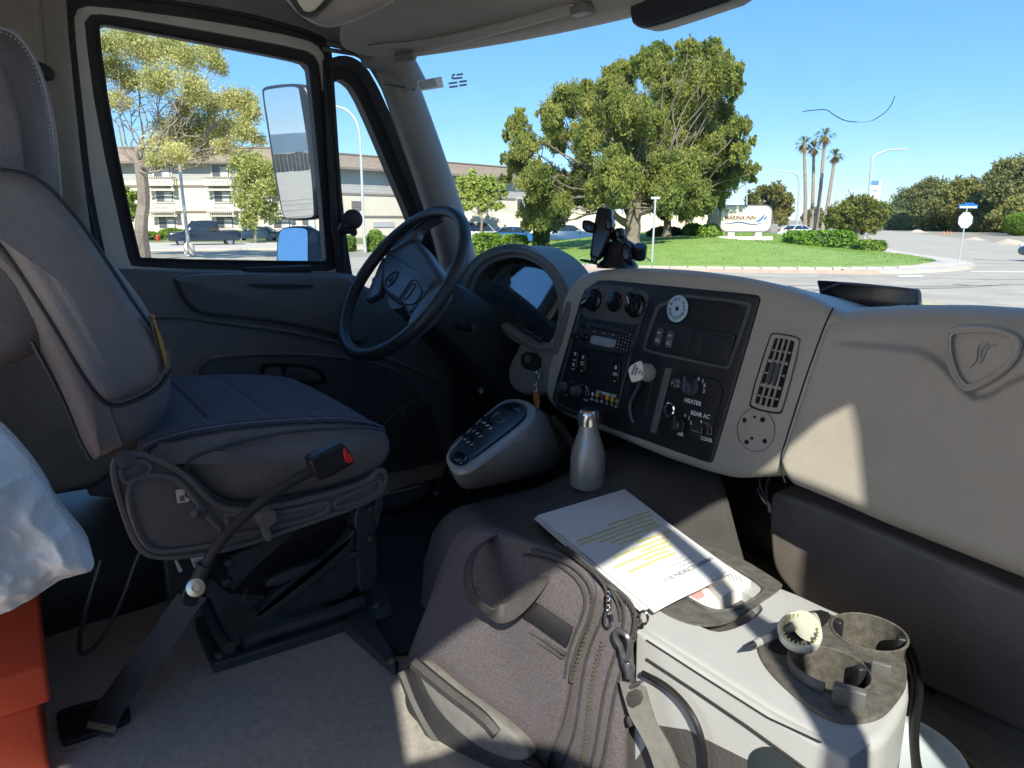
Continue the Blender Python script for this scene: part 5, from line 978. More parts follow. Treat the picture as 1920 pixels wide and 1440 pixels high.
redm = mat('case_red', (.75, .09, .03), .5, .08, 12, .3, 300)
T1, T2 = ZP(-.60).hit(73, 1118), ZP(-.60).hit(85, 1250)
Yf = (T1.y + T2.y) / 2; Xn = T2.x; hl_ = .055
b = MB(); b.box((Xn - .17, Yf - .2, T2.z - hl_ / 2), (.34, .40, hl_), r=.006); b.build('lid', redm, case)
b = MB(); b.box((Xn - .17, Yf - .205, CAMZ - .78 + .06), (.315, .38, .12), r=.006); b.build('case_body', redm, case)
# ================================================================== EXTERIOR
def GZ(px, py, z=0): return PZ(px, py, z - CAMZ)
def BF(px, py, f):                                                       # foot on the ground under photo point at distance f
    p = PF(px, py, f); return Vector((p.x, p.y, 0))
def HT(px, py, f): return PF(px, py, f).z
asph = mat('asphalt', (.35, .305, .24), .85, .1, .8, 0, color2=(.50, .44, .345), detail=15)
dirt = mat('dry_ground', (.36, .31, .24), .9, .1, .12, 0, color2=(.28, .26, .18), detail=10)
concm = mat('concrete', (.55, .49, .41), .85, .12, 1.2, 0, detail=10)
curbred = mat('kerb_red', (.46, .34, .27), .8, .15, 2)
linew = mat('road_paint', (.75, .74, .7), .7, .15, 3)
grassm = mat('grass', (.15, .27, .04), .9, .1, .9, 0, color2=(.27, .36, .08), detail=15)
b = MB(); n = 40
pts = [Vector((6000 * math.cos(2 * math.pi * i / 64), 6000 * math.sin(2 * math.pi * i / 64), -.02)) for i in range(64)]
b.add(pts, [tuple(range(64))]); b.build('ground', dirt, kind='structure', flat=True)
def sheet_px(name, L, z, m, kind='structure', it=1, parent=None, th=None, **k):
    pts = smooth([GZ(x, y, 0) for x, y in L], it); b = MB(); cen = [Vector((p.x, p.y, z)) for p in pts]
    a = sum((p.x * q.y - q.x * p.y) for p, q in zip(cen, cen[1:] + cen[:1]))
    if a < 0: cen.reverse()
    if th: b.loft([[p - Vector((0, 0, th)) for p in cen], cen], True)
    else: b.add(cen, [tuple(range(len(cen)))])
    return b.build(name, m, parent, kind=kind, **k)
def wsheet(name, L, z, m, **k):
    b = MB(); b.add([(x, y, z) for x, y in L], [tuple(range(len(L)))]); return b.build(name, m, kind='structure', **k)
def FR_(f, r): p = FW * f + RT * r; return (p.x, p.y)
# road: everything near us plus the cross street and the far road to the right
wsheet('road', [FR_(-120, -90), FR_(-120, 120), FR_(37, 120), FR_(37, -90)][::-1] if 0 else [FR_(-150, -110), FR_(-150, 140), FR_(40, 140), FR_(40, -110)][::-1], .0, asph)
sheet_px('side_road', [(1560, 500), (2100, 500), (2100, 470), (1920, 462), (1800, 446), (1700, 436), (1655, 432), (1615, 432), (1625, 440), (1640, 455), (1655, 470), (1700, 490)], .004, mat('asphalt_far', (.38, .335, .27), .85, .1, .3, 0, color2=(.48, .42, .335), detail=10), it=1)
sheet_px('parking_lot', [(150, 452), (1250, 447), (1250, 438), (150, 441)], .004, mat('asphalt_lot', (.17, .17, .17), .85, .1, .3, 0, detail=8), it=0)
# verge beyond the road on the left: pavement with grass strips
def kerb(name, L, w, h, m, **k):
    pts = smooth([GZ(x, y, 0) for x, y in L], 2, False); b = MB(); ring = []
    for i, p in enumerate(pts):
        t = (pts[min(i + 1, len(pts) - 1)] - pts[max(0, i - 1)]).normalized(); s = Vector((-t.y, t.x, 0)); ring.append([p - s * w / 2 + Vector((0, 0, -.03)), p - s * w / 2 + Vector((0, 0, h)), p + s * w / 2 + Vector((0, 0, h)), p + s * w / 2 + Vector((0, 0, -.03))])
    b.loft(ring); return b.build(name, m, **k)
sheet_px('pavement', [(-100, 474), (300, 470), (600, 467), (880, 466), (1000, 470), (1000, 462), (600, 456), (300, 457), (-100, 460)], .10, concm, it=0, th=.12)
sheet_px('grass_verge', [(-100, 461), (300, 457), (520, 457), (640, 460), (760, 462), (960, 463), (960, 450), (640, 449), (300, 449), (-100, 450)], .13, mat('grass_verge', (.12, .2, .04), .9, .1, 1.2, 0, color2=(.28, .25, .11), detail=10), it=0, th=.12)
# lawn mound
LW = [(985, 478), (1010, 490), (1060, 497), (1200, 501), (1400, 503), (1600, 503), (1700, 501), (1752, 496), (1757, 492), (1745, 488), (1700, 481), (1650, 475), (1615, 468), (1600, 456), (1560, 447), (1400, 443), (1200, 443), (1040, 446), (975, 455), (968, 466)]
lw = resample(smooth([GZ(x, y, 0) for x, y in LW], 2), 140)
def hmound(P):
    d = min((P - q).length for q in lw); return .10 + .88 * sstep(0, 12, d)
from mathutils import noise as mnoise
cen = sum(lw, Vector()) / len(lw); b = MB(); rings = [[p + Vector((0, 0, -.05)) for p in lw]]
for k in range(16):
    s = 1 - k / 16.0; rg = []
    for p in lw: q = cen.lerp(p, s); q = Vector((q.x, q.y, 0)); q.z = hmound(q) + .03 * mnoise.noise(q * .6); rg.append(q)
    rings.append(rg)
b.loft(rings); b.build('lawn', grassm, kind='structure')
def lawnz(P): return hmound(Vector((P.x, P.y, 0)))
# tufts along the lawn surface
def leafmesh(name, centers, size, m, parent=None, n_per=1, up=0.0, aspect=1.0, seed=1, tuft=False, **tg):
    """many leaf-sized quads; centers (N,3) numpy"""
    rng = np.random.default_rng(seed); C = np.repeat(centers, n_per, axis=0); N = len(C)
    d = rng.normal(size=(N, 3)); d[:, 2] += up * 1.5; d /= np.linalg.norm(d, axis=1)[:, None]
    e = np.cross(d, rng.normal(size=(N, 3))); e /= np.linalg.norm(e, axis=1)[:, None] + 1e-9
    s = size * rng.uniform(.6, 1.35, size=(N, 1)); A = d * s * .5 * aspect; B = e * s * .5
    V = np.stack([C - A, C - A * .1 + B, C + A, C - A * .1 - B], 1).reshape(-1, 3)
    org = np.array(parent['_o']) if parent is not None else V.mean(0) * 0 + np.array([V[:, 0].mean(), V[:, 1].mean(), V[:, 2].min()])
    me = bpy.data.meshes.new(name); me.vertices.add(len(V)); me.vertices.foreach_set('co', (V - org).astype(np.float32).ravel())
    me.loops.add(N * 4); me.loops.foreach_set('vertex_index', np.arange(N * 4, dtype=np.int32)); me.polygons.add(N); me.polygons.foreach_set('loop_start', np.arange(N, dtype=np.int32) * 4); me.update(calc_edges=True)
    me.materials.append(m); o = bpy.data.objects.new(name, me); col.objects.link(o)
    if parent is not None: o.parent = parent
    else: o.location = tuple(org)
    o['_o'] = tuple(org); tag(o, **tg); return o
def leafmat(name, c1, c2, scale=1.2, trans=.25):
    if name in MATS: return MATS[name]
    m = bpy.data.materials.new(name); m.use_nodes = True; nt = m.node_tree; N = nt.nodes; L = nt.links; N.remove(N['Principled BSDF']); out = N['Material Output']
    tc = N.new('ShaderNodeTexCoord'); n1 = N.new('ShaderNodeTexNoise'); n1.inputs['Scale'].default_value = scale; n1.inputs['Detail'].default_value = 5; n1.inputs['Roughness'].default_value = .7; L.new(tc.outputs['Object'], n1.inputs['Vector'])
    r = N.new('ShaderNodeValToRGB'); r.color_ramp.elements[0].position = .36; r.color_ramp.elements[1].position = .66; r.color_ramp.elements[0].color = (*c1, 1); r.color_ramp.elements[1].color = (*c2, 1); L.new(n1.outputs['Fac'], r.inputs['Fac'])
    d = N.new('ShaderNodeBsdfDiffuse'); t = N.new('ShaderNodeBsdfTranslucent'); mx = N.new('ShaderNodeMixShader'); mx.inputs[0].default_value = trans
    L.new(r.outputs['Color'], d.inputs['Color']); L.new(r.outputs['Color'], t.inputs['Color']); L.new(d.outputs[0], mx.inputs[1]); L.new(t.outputs[0], mx.inputs[2]); L.new(mx.outputs[0], out.inputs['Surface']); MATS[name] = m; return m
rngG = np.random.default_rng(5)
def blobpts(c, r, n, shell=.55, sq=(1, 1, .9), rng=rngG):
    d = rng.normal(size=(n, 3)); d /= np.linalg.norm(d, axis=1)[:, None]; rad = (shell + (1 - shell) * rng.random((n, 1)) ** .7) ; k = 1 + .28 * np.sin(d[:, :1] * 5 + c[0]) * np.sin(d[:, 1:2] * 6 + c[1]) + .18 * np.sin(d[:, 2:3] * 9 + c[2])
    return np.array(c) + d * rad * k * r * np.array(sq)
# lawn blades near the edge read as texture: short blades across the whole lawn
rr = np.random.default_rng(3); P_ = []
while len(P_) < 30000:
    i = rr.integers(0, 140); s = math.sqrt(rr.random()); q = cen.lerp(lw[i], s * .995); q = q.lerp(cen.lerp(lw[(i + 1) % 140], s * .995), rr.random()); P_.append((q.x, q.y, hmound(q) + .03))
leafmesh('lawn_grass', np.array(P_), .05, leafmat('blade_green', (.17, .29, .045), (.29, .38, .085), .8), up=1.2, aspect=1.2, kind='stuff', label='short sunlit green grass on the corner mound', cat='grass')
kerb('kerb', [(985, 480), (1012, 492), (1060, 500), (1200, 504.5), (1400, 507), (1600, 507), (1700, 505), (1770, 500), (1800, 498)], .55, .13, concm, kind='structure')
kerb('kerb_face', [(1005, 497), (1060, 502.5), (1200, 507.5), (1400, 511), (1600, 513), (1647, 513.5)], .10, .125, curbred, kind='structure')
sheet_px('corner_pavement', [(1560, 508), (1650, 513), (1700, 513), (1790, 509), (1825, 503), (1828, 497), (1800, 490), (1740, 482), (1690, 475), (1665, 468), (1640, 468), (1655, 475), (1700, 482), (1745, 488), (1757, 494), (1700, 503), (1620, 505)], .095, concm, it=1, th=.12)
b = MB()
for L_ in ([(1820, 508.5), (2000, 509.5), (2000, 511), (1820, 510)], [(1680, 517), (1730, 516.5), (1732, 519), (1686, 520)]): b.add([GZ(x, y, .006) for x, y in L_], [(0, 1, 2, 3)])
b.build('road_marking', linew, kind='structure')
b = MB(); b.add([GZ(x, y, .006) for x, y in [(1500, 553), (1960, 583), (1960, 586), (1500, 556)]], [(0, 1, 2, 3)]); b.build('yellow_line', mat('road_yellow', (.65, .5, .2), .7, .15, 3), kind='structure')
rp = random.Random(11); b = MB()
for i in range(26):
    f = rp.uniform(8, 36); r0 = rp.uniform(-16, 28); a = rp.uniform(-.6, .6); pt = []
    for k in range(9): pt.append(Vector((*FR_(f + math.sin(k * .9 + i) * .3 + a * k * .5, r0 + k * .9), .007)))
    for p, q in zip(pt, pt[1:]): t = (q - p).normalized() * .035; s = Vector((-t.y, t.x, 0)); b.add([p - s, q - s, q + s, p + s], [(0, 1, 2, 3)])
b.build('tar_seam', mat('tar_dark', (.14, .135, .13), .7), kind='structure')
b = MB(); rp = random.Random(5)
for i in range(34):
    c = Vector((*FR_(rp.uniform(14, 38), rp.uniform(-14, 26)), .005 + .0004 * (i % 5))); a0 = rp.uniform(.15, .6); k = [a0 * rp.uniform(.6, 1.3) for _ in range(12)]; b.add([c + Vector((math.cos(j * math.pi / 6) * k[j], math.sin(j * math.pi / 6) * k[j] * .7, 0)) for j in range(12)], [tuple(range(12))])
b.build('oil_stain', mat('stain_dark', (.20, .19, .17), .6, .2, 4), kind='structure')
b = MB(); kj = smooth([GZ(x, y, 0) for x, y in [(1012, 492), (1060, 500), (1200, 504.5), (1400, 507), (1600, 507), (1700, 505)]], 2, False); kj = resample(kj, 26, False)
for p, q in zip(kj, kj[1:]):
    t = (q - p).normalized(); b.box(p + Vector((0, 0, .07)), (.025, .62, .14), (t, UP.cross(t), UP))
b.build('kerb_joint', mat('joint_dark', (.12, .11, .10), .9), kind='structure')
# ------------------------------------------------------------------ trees
barkm = mat('bark_grey', (.30, .25, .20), .9, .3, 3, 1, 12, color2=(.20, .165, .13))
barkp = mat('bark_pine', (.25, .21, .17), .9, .3, 3, 1, 12, color2=(.16, .13, .10))
def limb(mb, a, c, r0, r1, rnd, wig=.12, n=6):
    a = Vector(a); c = Vector(c); L_ = (c - a).length; pth = [a]
    for i in range(1, n): pth.append(a.lerp(c, i / n) + Vector((rnd.uniform(-1, 1), rnd.uniform(-1, 1), rnd.uniform(-.6, .9))) * L_ * wig * .5 + Vector((0, 0, -.08 * L_ * math.sin(math.pi * i / n))))
    pth.append(c); pth = smooth(pth, 1, False); mb.tube(pth, [r0 + (r1 - r0) * (i / (len(pth) - 1)) for i in range(len(pth))], 8); return pth
def tree(name, label, foot, blobs, f, lm, bark, trunk_r, fork, n_leaf, leaf, cat='tree', group=None, depthf=.8, seed=1, up=.3, aspect=1.6, sq=(1, 1, .85), twigs=0, shell=.45, zbase=0, sig=.12, dens=24, rk=.95, limbk=1.0, sat=0, lean=None):
    """blobs: photo circles (x, y, r) at distance f; each becomes a clump volume with its own depth"""
    rnd = random.Random(seed); rng = np.random.default_rng(seed); foot = Vector(foot); foot.z = zbase
    t = thing(name, foot, label, cat, group); cl = []; R_ = max(r for _, _, r in blobs) * f / FP
    xs = [x for x, _, _ in blobs]; mx = (min(xs) + max(xs)) / 2; hw = (max(xs) - min(xs)) / 2 * f / FP + .01
    for x, y, r in blobs:
        off = abs(x - mx) * f / FP; dd = math.sqrt(max(.05, hw * hw - off * off)) * depthf * rnd.uniform(-.75, .75)
        p = PF(x, y, f + dd); cl.append((p, r * (f + dd) / FP))
    mb = MB(); fk = Vector(fork) if isinstance(fork, Vector) else PF(fork[0], fork[1], f)
    limb(mb, foot - Vector((0, 0, .2)), fk, trunk_r, trunk_r * .72, rnd, .05)
    mb.tube([foot - Vector((0, 0, .2)), foot + Vector((0, 0, trunk_r * .8))], [trunk_r * 1.45, trunk_r * .98], 10)
    tips = []
    for p, r in cl:
        pth = limb(mb, fk.lerp(foot, rnd.uniform(0, .12)), p - Vector((0, 0, r * .2)), trunk_r * rnd.uniform(.22, .36) * limbk, trunk_r * .05 * limbk, rnd, .16, 6)
        for _ in range(twigs):
            s = pth[rnd.randint(len(pth) // 2, len(pth) - 1)]; d = Vector((rnd.uniform(-1, 1), rnd.uniform(-1, 1), rnd.uniform(-.5, 1))); mb.tube([s, s + d * r * .5 + Vector((0, 0, .1)), s + d * r * 1.05], [trunk_r * .07, trunk_r * .045, trunk_r * .02], 4)
    mb.build('trunk', bark, t, flat=False)
    ex = []
    for p, r in cl:
        for _ in range(sat):
            d = Vector((rnd.uniform(-1, 1), rnd.uniform(-1, 1), rnd.uniform(-.5, 1))).normalized(); ex.append((p + d * r * .8, r * rnd.uniform(.35, .5)))
    cl = cl + ex
    tot = sum(r * r for _, r in cl); P_ = []
    for p, r in cl:
        n = int(n_leaf * r * r / tot); sub = max(3, int(n / dens)); cs = blobpts(p, r * rk, sub, .3, sq, rng); w = max(1, n // sub)
        P_.append(np.repeat(cs, w, axis=0) + rng.normal(size=(sub * w, 3)) * r * sig * np.array([1, 1, .8 + 1.2 * up]))
    leafmesh('crown', np.concatenate(P_), leaf, lm, t, up=up, aspect=aspect, seed=seed); return t
PINE = [(972, 240, 22), (985, 275, 28), (970, 310, 26), (1000, 335, 34), (1035, 225, 30), (1060, 190, 32), (1045, 265, 26), (1095, 185, 34), (1125, 225, 42), (1098, 262, 32), (1160, 150, 34), (1150, 195, 38), (1190, 215, 44), (1215, 120, 28), (1236, 100, 22), (1245, 150, 38), (1290, 105, 26), (1300, 145, 42), (1335, 100, 24), (1350, 140, 34), (1378, 135, 18), (1375, 165, 22), (1260, 205, 48), (1320, 195, 44), (1352, 225, 34), (1385, 240, 22), (1225, 265, 52), (1290, 265, 52), (1345, 280, 42), (1388, 285, 24), (1172, 275, 44), (1150, 325, 44), (1095, 315, 30), (1090, 355, 34), (1200, 335, 50), (1265, 330, 52), (1330, 335, 42), (1375, 325, 28), (1404, 318, 15), (1040, 345, 34), (1010, 375, 28), (1050, 380, 28), (990, 400, 22), (1015, 412, 22), (1120, 365, 26), (1300, 370, 34), (1345, 360, 26), (1250, 375, 28), (1165, 360, 28), (1285, 395, 22), (1325, 385, 20)] + [(x, y + 6, 11) for x, y in ((975, 205), (960, 222), (1050, 172), (1035, 195), (1070, 165), (1100, 150), (1130, 150), (1155, 125), (1170, 118), (1188, 108), (1212, 92), (1232, 82), (1258, 92), (1275, 86), (1292, 78), (1306, 84), (1325, 82), (1343, 80), (1366, 100), (1388, 122), (1384, 150), (1400, 228), (1412, 258), (1418, 312), (1410, 330), (950, 250), (946, 292), (948, 330), (1120, 168))]
pine = leafmat('pine_needles', (.10, .16, .045), (.44, .45, .12), .7, .35)
pf = 44; pfoot = PF(1180, 458, pf); pz = lawnz(pfoot)
tree('pine_tree', 'large spreading pine on the lawn mound, the biggest tree in the windshield', (pfoot.x, pfoot.y, 0), PINE, pf, pine, barkp, .55, (1192, 375), 460000, .072, up=.9, aspect=2.6, dens=34, sig=.075, rk=.84, limbk=.42, sat=2, seed=4, twigs=2, zbase=pz, depthf=.75, sq=(1, 1, 1.0), shell=.3)
b = MB(); rnd = random.Random(3); fk = PF(1165, 408, pf)
t_ = [o for o in bpy.data.objects if o.name == 'pine_tree'][0]
limb(b, PF(1178, 420, pf), PF(1130, 375, pf - 1), .26, .12, rnd, .1); limb(b, PF(1188, 405, pf), PF(1250, 372, pf - 1.5), .2, .08, rnd, .1); b.build('low_branch', barkp, t_)
f2 = 49; fp = PF(1250, 450, f2)
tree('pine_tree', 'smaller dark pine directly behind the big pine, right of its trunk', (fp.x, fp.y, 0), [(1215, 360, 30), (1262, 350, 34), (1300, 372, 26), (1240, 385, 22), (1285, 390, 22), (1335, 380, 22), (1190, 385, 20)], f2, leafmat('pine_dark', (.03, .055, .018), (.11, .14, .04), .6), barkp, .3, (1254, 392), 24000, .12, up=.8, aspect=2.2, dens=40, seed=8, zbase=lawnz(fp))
# flowering tree at the driver's window
FL = [(205, 80, 30), (240, 70, 30), (275, 95, 34), (320, 85, 30), (350, 105, 32), (395, 100, 26), (410, 125, 18), (215, 130, 32), (250, 150, 26), (300, 150, 34), (360, 160, 26), (225, 190, 22), (345, 205, 26), (375, 180, 24), (400, 195, 26), (432, 190, 26), (462, 190, 24), (470, 215, 22), (320, 240, 30), (350, 250, 34), (395, 240, 32), (430, 245, 28), (460, 245, 26), (485, 262, 16), (295, 275, 26), (330, 285, 26), (380, 280, 22), (420, 275, 22), (150, 110, 34), (160, 170, 30), (290, 300, 18), (110, 150, 40)]
f1 = 36; fp = GZ(268, 487)
flm = leafmat('yellow_leaf', (.36, .38, .12), (.80, .74, .34), .45, .4)
tree('street_tree', 'tall yellow-green tree with bare pale limbs outside the driver window', (fp.x, fp.y, 0), FL, f1, flm, mat('bark_pale', (.33, .275, .23), .9, .3, 2.5, 1, 10, color2=(.20, .165, .14)), .36, (262, 300), 85000, .062, limbk=.5, rk=.85, sig=.26, up=.15, aspect=1.6, seed=21, twigs=14, depthf=.6, sq=(1, 1, .75), dens=60)
tree('street_tree', 'thin green tree in front of the balconies beside the mirror', BF(478, 450, 62), [(450, 300, 20), (475, 310, 26), (500, 320, 22), (465, 345, 24), (495, 355, 22), (455, 375, 16), (480, 385, 24), (505, 395, 20), (465, 410, 18), (520, 350, 20)], 62, leafmat('light_green', (.24, .30, .08), (.54, .54, .17), .5), barkm, .14, (480, 400), 11000, .13, seed=31, sig=.2, twigs=5)
tree('street_tree', 'small round bright green tree before the beige wing left of the pine', BF(902, 452, 60), [(868, 345, 16), (890, 338, 20), (915, 345, 20), (860, 368, 16), (885, 365, 20), (912, 370, 22), (935, 360, 14), (875, 385, 14), (905, 388, 14), (930, 385, 12), (943, 345, 10)], 60, leafmat('light_green2', (.26, .36, .08), (.52, .56, .16), .5), barkm, .12, (902, 400), 10000, .14, seed=33, twigs=4)
tree('street_tree', 'small green tree at the bottom left corner of the driver window', BF(243, 452, 66), [(240, 370, 18), (250, 395, 16), (232, 410, 16), (215, 380, 20)], 66, leafmat('light_green3', (.14, .24, .04), (.34, .38, .08), .5), barkm, .12, (240, 420), 5000, .15, seed=35, twigs=3)
tree('street_tree', 'low leafy tree under the left side of the pine crown', BF(1020, 448, 52), [(1000, 410, 18), (1022, 400, 18), (1045, 410, 18), (985, 425, 12), (1035, 425, 14), (1010, 432, 10)], 52, leafmat('light_green', (.13, .2, .04), (.36, .36, .08)), barkm, .12, (1020, 430), 7000, .13, seed=37, twigs=3)
# right side: round tree, far trees
rt_ = leafmat('round_green', (.10, .13, .03), (.30, .31, .08), .5)
tree('round_tree', 'dense round tree behind the long hedge right of the sign', BF(1610, 452, 68), [(1570, 405, 22), (1590, 390, 22), (1615, 385, 24), (1640, 395, 22), (1605, 410, 26), (1635, 415, 22), (1650, 405, 16), (1560, 415, 16), (1585, 420, 20), (1620, 425, 18)], 68, rt_, barkm, .2, (1608, 425), 26000, .14, seed=41, up=.1, aspect=1.3)
tree('far_tree', 'broad brown-green tree behind the white sign', BF(1440, 448, 95), [(1410, 375, 16), (1430, 362, 16), (1455, 360, 18), (1475, 375, 14), (1420, 395, 18), (1450, 390, 20), (1478, 395, 12), (1400, 405, 12), (1465, 412, 14), (1430, 415, 14)], 95, leafmat('olive', (.13, .14, .04), (.34, .30, .10), .25), barkm, .3, (1440, 415), 16000, .2, seed=43)
tree('far_tree', 'small rounded tree between the palms and the round tree', BF(1530, 440, 120), [(1515, 408, 12), (1530, 400, 13), (1545, 408, 12), (1525, 418, 12), (1545, 422, 10)], 120, leafmat('olive', (0, 0, 0), (0, 0, 0)), barkm, .25, (1530, 425), 6000, .24, seed=44)
FT = [('rounded grey-green tree at the left end of the roadside grove', 1695, 150, [(1680, 400, 18), (1700, 380, 20), (1690, 415, 22), (1715, 400, 20), (1720, 420, 18), (1680, 430, 14)], 0),
      ('tall brown-green dome tree in the roadside grove', 1740, 140, [(1725, 365, 18), (1745, 358, 20), (1770, 362, 18), (1735, 390, 24), (1765, 395, 24), (1750, 420, 22), (1780, 420, 18)], 1),
      ('yellowish flat-topped tree in the middle of the roadside grove', 1800, 130, [(1790, 362, 18), (1815, 358, 20), (1840, 365, 18), (1795, 390, 22), (1825, 395, 24), (1810, 420, 22)], 2),
      ('dark bushy tree behind the stop sign', 1850, 125, [(1845, 385, 20), (1860, 400, 24), (1840, 420, 20), (1870, 425, 20)], 3),
      ('tall brown cypress rising over the grove at the right edge', 1900, 120, [(1865, 340, 20), (1880, 322, 18), (1905, 318, 22), (1930, 325, 24), (1880, 355, 24), (1910, 360, 28), (1895, 390, 24), (1935, 380, 30)], 1),
      ('lime green shrub tree at the right edge under the cypress', 1905, 100, [(1898, 398, 14), (1915, 390, 16), (1935, 400, 18), (1910, 415, 14), (1930, 425, 16)], 2),
      ('long olive hedge-like tree row filling the grove behind the stop sign', 1780, 158, [(1700, 408, 22), (1735, 412, 22), (1770, 408, 24), (1805, 405, 26), (1840, 400, 26), (1875, 398, 28), (1910, 402, 26), (1720, 388, 16), (1760, 380, 18), (1800, 378, 18)], 0),
      ('low spreading olive tree filling the far right edge', 1930, 112, [(1880, 410, 18), (1900, 425, 16), (1925, 410, 22), (1950, 390, 26), (1960, 420, 22)], 2),
      ('dark low tree at the road end beside the grove', 1672, 170, [(1665, 418, 10), (1678, 410, 12), (1672, 428, 10)], 3)]
cols_ = [((.15, .20, .09), (.32, .37, .17)), ((.16, .18, .07), (.35, .35, .14)), ((.20, .21, .06), (.43, .38, .14)), ((.13, .16, .06), (.29, .31, .12))]
for k, (lb, x, f, bl, c) in enumerate(FT): tree('grove_tree', lb, BF(x, 440, f), [(p_, q_ - 2, r_ * 1.22) for p_, q_, r_ in bl], f, leafmat('grove_%d' % c, *cols_[c], .16), barkm, .35, (x, 425), 26000, .27, seed=60 + k, group='trees of the roadside grove')
# more trees to the right of the frame and a wood behind, for side views and the mirror
for k, (f, r) in enumerate(((110, 85), (100, 100), (120, 115))):
    p = FW * f + RT * r
    tree('grove_tree', 'brown-green tree further right along the road grove', (p.x, p.y, 0), [(960, 320, 30)], 0, MATS['grove_1'], barkm, .3, Vector((p.x, p.y, 4)), 0, .5) if 0 else None
# palms
def palm(x0, y0, x1, y1, f, lab, seed, s=1.0):
    top = PF(x1, y1, f); foot = BF(x0, y0, f); rnd = random.Random(seed); t = thing('palm_tree', foot, lab, 'palm tree', 'palms beyond the lawn'); mb = MB()
    pth = smooth([foot, foot.lerp(top, .35) + RT * .2, foot.lerp(top, .7) + RT * .1, top], 2, False); mb.tube(pth, [.32 - .14 * i / len(pth) for i in range(len(pth))], 8); mb.build('trunk', mat('palm_bark', (.30, .25, .2), .9, .2, 2), t)
    g = MB(); d = MB()
    for i in range(54):
        az = rnd.uniform(0, 6.283); el = rnd.uniform(-1.3, 1.35); m_ = g if el > -.35 else d; L_ = (1.9 if el > -.35 else 1.3) * s * rnd.uniform(.8, 1.1); h = Vector((math.cos(az), math.sin(az), 0)); w = UP.cross(h)
        dr = h * math.cos(el) + UP * math.sin(el); p0 = top + dr * .15; p1 = top + dr * L_ * .6; p2 = p1 + dr * L_ * .3 - UP * .35 * L_
        m_.add([p0 - w * .04, p0 + w * .04, p1 + w * .1, p1 - w * .1], [(0, 1, 2, 3)])
        for j in range(7):                                              # fan fingers
            a = (j - 3) * .32; q = p2 + w * math.sin(a) * .55 * s + (p1 - p2) * (1 - math.cos(a)) * .6; m_.add([p1 - w * .04, p1 + w * .04, q], [(0, 1, 2)])
    g.build('crown', leafmat('palm_green', (.09, .12, .035), (.22, .23, .08), .6), t, flat=True); d.build('dead_fronds', leafmat('palm_dead', (.26, .17, .08), (.38, .26, .13), .6), t, flat=True)
palm(1509, 430, 1508, 270, 110, 'leftmost of the four tall palms', 1); palm(1520, 432, 1526, 277, 112, 'second palm from the left, lower crown just behind the tallest', 2, .9); palm(1528, 432, 1547, 255, 108, 'tallest palm with the highest crown', 3, 1.05); palm(1541, 425, 1566, 292, 104, 'rightmost palm leaning right, shortest of the four', 4, .85)
# hedges and bushes
def hedge(L, y0, y1, f, lab, seed, depth=2.0, name='hedge', lm=None, rnd_=False, zb=0, grp=None):
    (xa, xb) = L; a = PF(xa, y1, f); c = PF(xb, y1, f); h = PF((xa + xb) / 2, y0, f).z; z0 = max(0, zb); w = (c - a).length; mid = (a + c) / 2; mid.z = z0; rng = np.random.default_rng(seed)
    d = RT; t = thing(name, (mid.x, mid.y, z0), lab, 'hedge' if name == 'hedge' else 'bush', grp); H = h - z0; n = int(900 + 700 * w * H); u = rng.uniform(-1, 1, (n, 3)); face = rng.integers(0, 3, n); sgn = np.sign(rng.uniform(-1, 1, n))
    if rnd_: u /= np.linalg.norm(u, axis=1)[:, None]
    else: u[np.arange(n), face] = sgn; u = np.sign(u) * np.abs(u) ** .9; k = np.linalg.norm(u, axis=1)[:, None]; u = np.where(k > 1.35, u / k * 1.35, u)
    u *= rng.uniform(.86, 1.0, (n, 1)); P_ = np.array(mid)[None] + u[:, :1] * (w / 2) * np.array(RT)[None] + u[:, 1:2] * depth / 2 * np.array(FW)[None] + np.array([0, 0, 1.])[None] * ((u[:, 2:3] + 1) * H / 2)
    P_ = P_ + rng.normal(size=P_.shape) * .03
    m = MB(); cc = mid + Vector((0, 0, H * .48)); (m.box(cc, (w * .88, depth * .85, H * .9), (RT, FW, UP), r=min(w, depth) * .12) if not rnd_ else m.lathe(mid + Vector((0, 0, H * .03)), UP, [(min(w, depth) * .38 * math.sin(math.pi * i / 8) + .01, H * .45 * (1 - math.cos(math.pi * i / 8))) for i in range(9)], 12)); m.build('branches', mat('hedge_core', (.03, .045, .015), .9), t)
    leafmesh('foliage', P_, .13, lm or leafmat('hedge_green', (.10, .2, .025), (.26, .38, .06), 1.5), t, aspect=1.3, seed=seed, up=.3)
hedge((649, 664), 443, 468, 48, 'low clipped hedge at the left side of the quarter window', 1, 1.6); hedge((688, 726), 443, 470, 48, 'wider clipped hedge right of the lamp post in the quarter window', 2, 1.6)
hedge((690, 717), 430, 444, 56, 'small rounded dark bush above the hedge in the quarter window', 3, 1.6, 'bush', rnd_=True); hedge((888, 937), 438, 480, 42, 'square clipped hedge in front of the silver car', 4, 1.8); hedge((940, 988), 441, 466, 46, 'clipped hedge left of the dark shaded cube by the pine', 5, 1.8)
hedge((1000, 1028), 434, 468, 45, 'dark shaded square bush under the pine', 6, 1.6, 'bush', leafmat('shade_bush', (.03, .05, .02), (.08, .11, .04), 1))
lz = .62
hedge((1474, 1593), 433, 472, 50, 'long clipped hedge at the back of the lawn right of the sign', 7, 2.4, zb=.3, lm=leafmat('hedge_bright', (.09, .2, .02), (.24, .40, .05), 1)); hedge((1602, 1652), 451, 476, 47, 'short clipped hedge standing alone at the lawn edge', 8, 1.8, zb=.05)
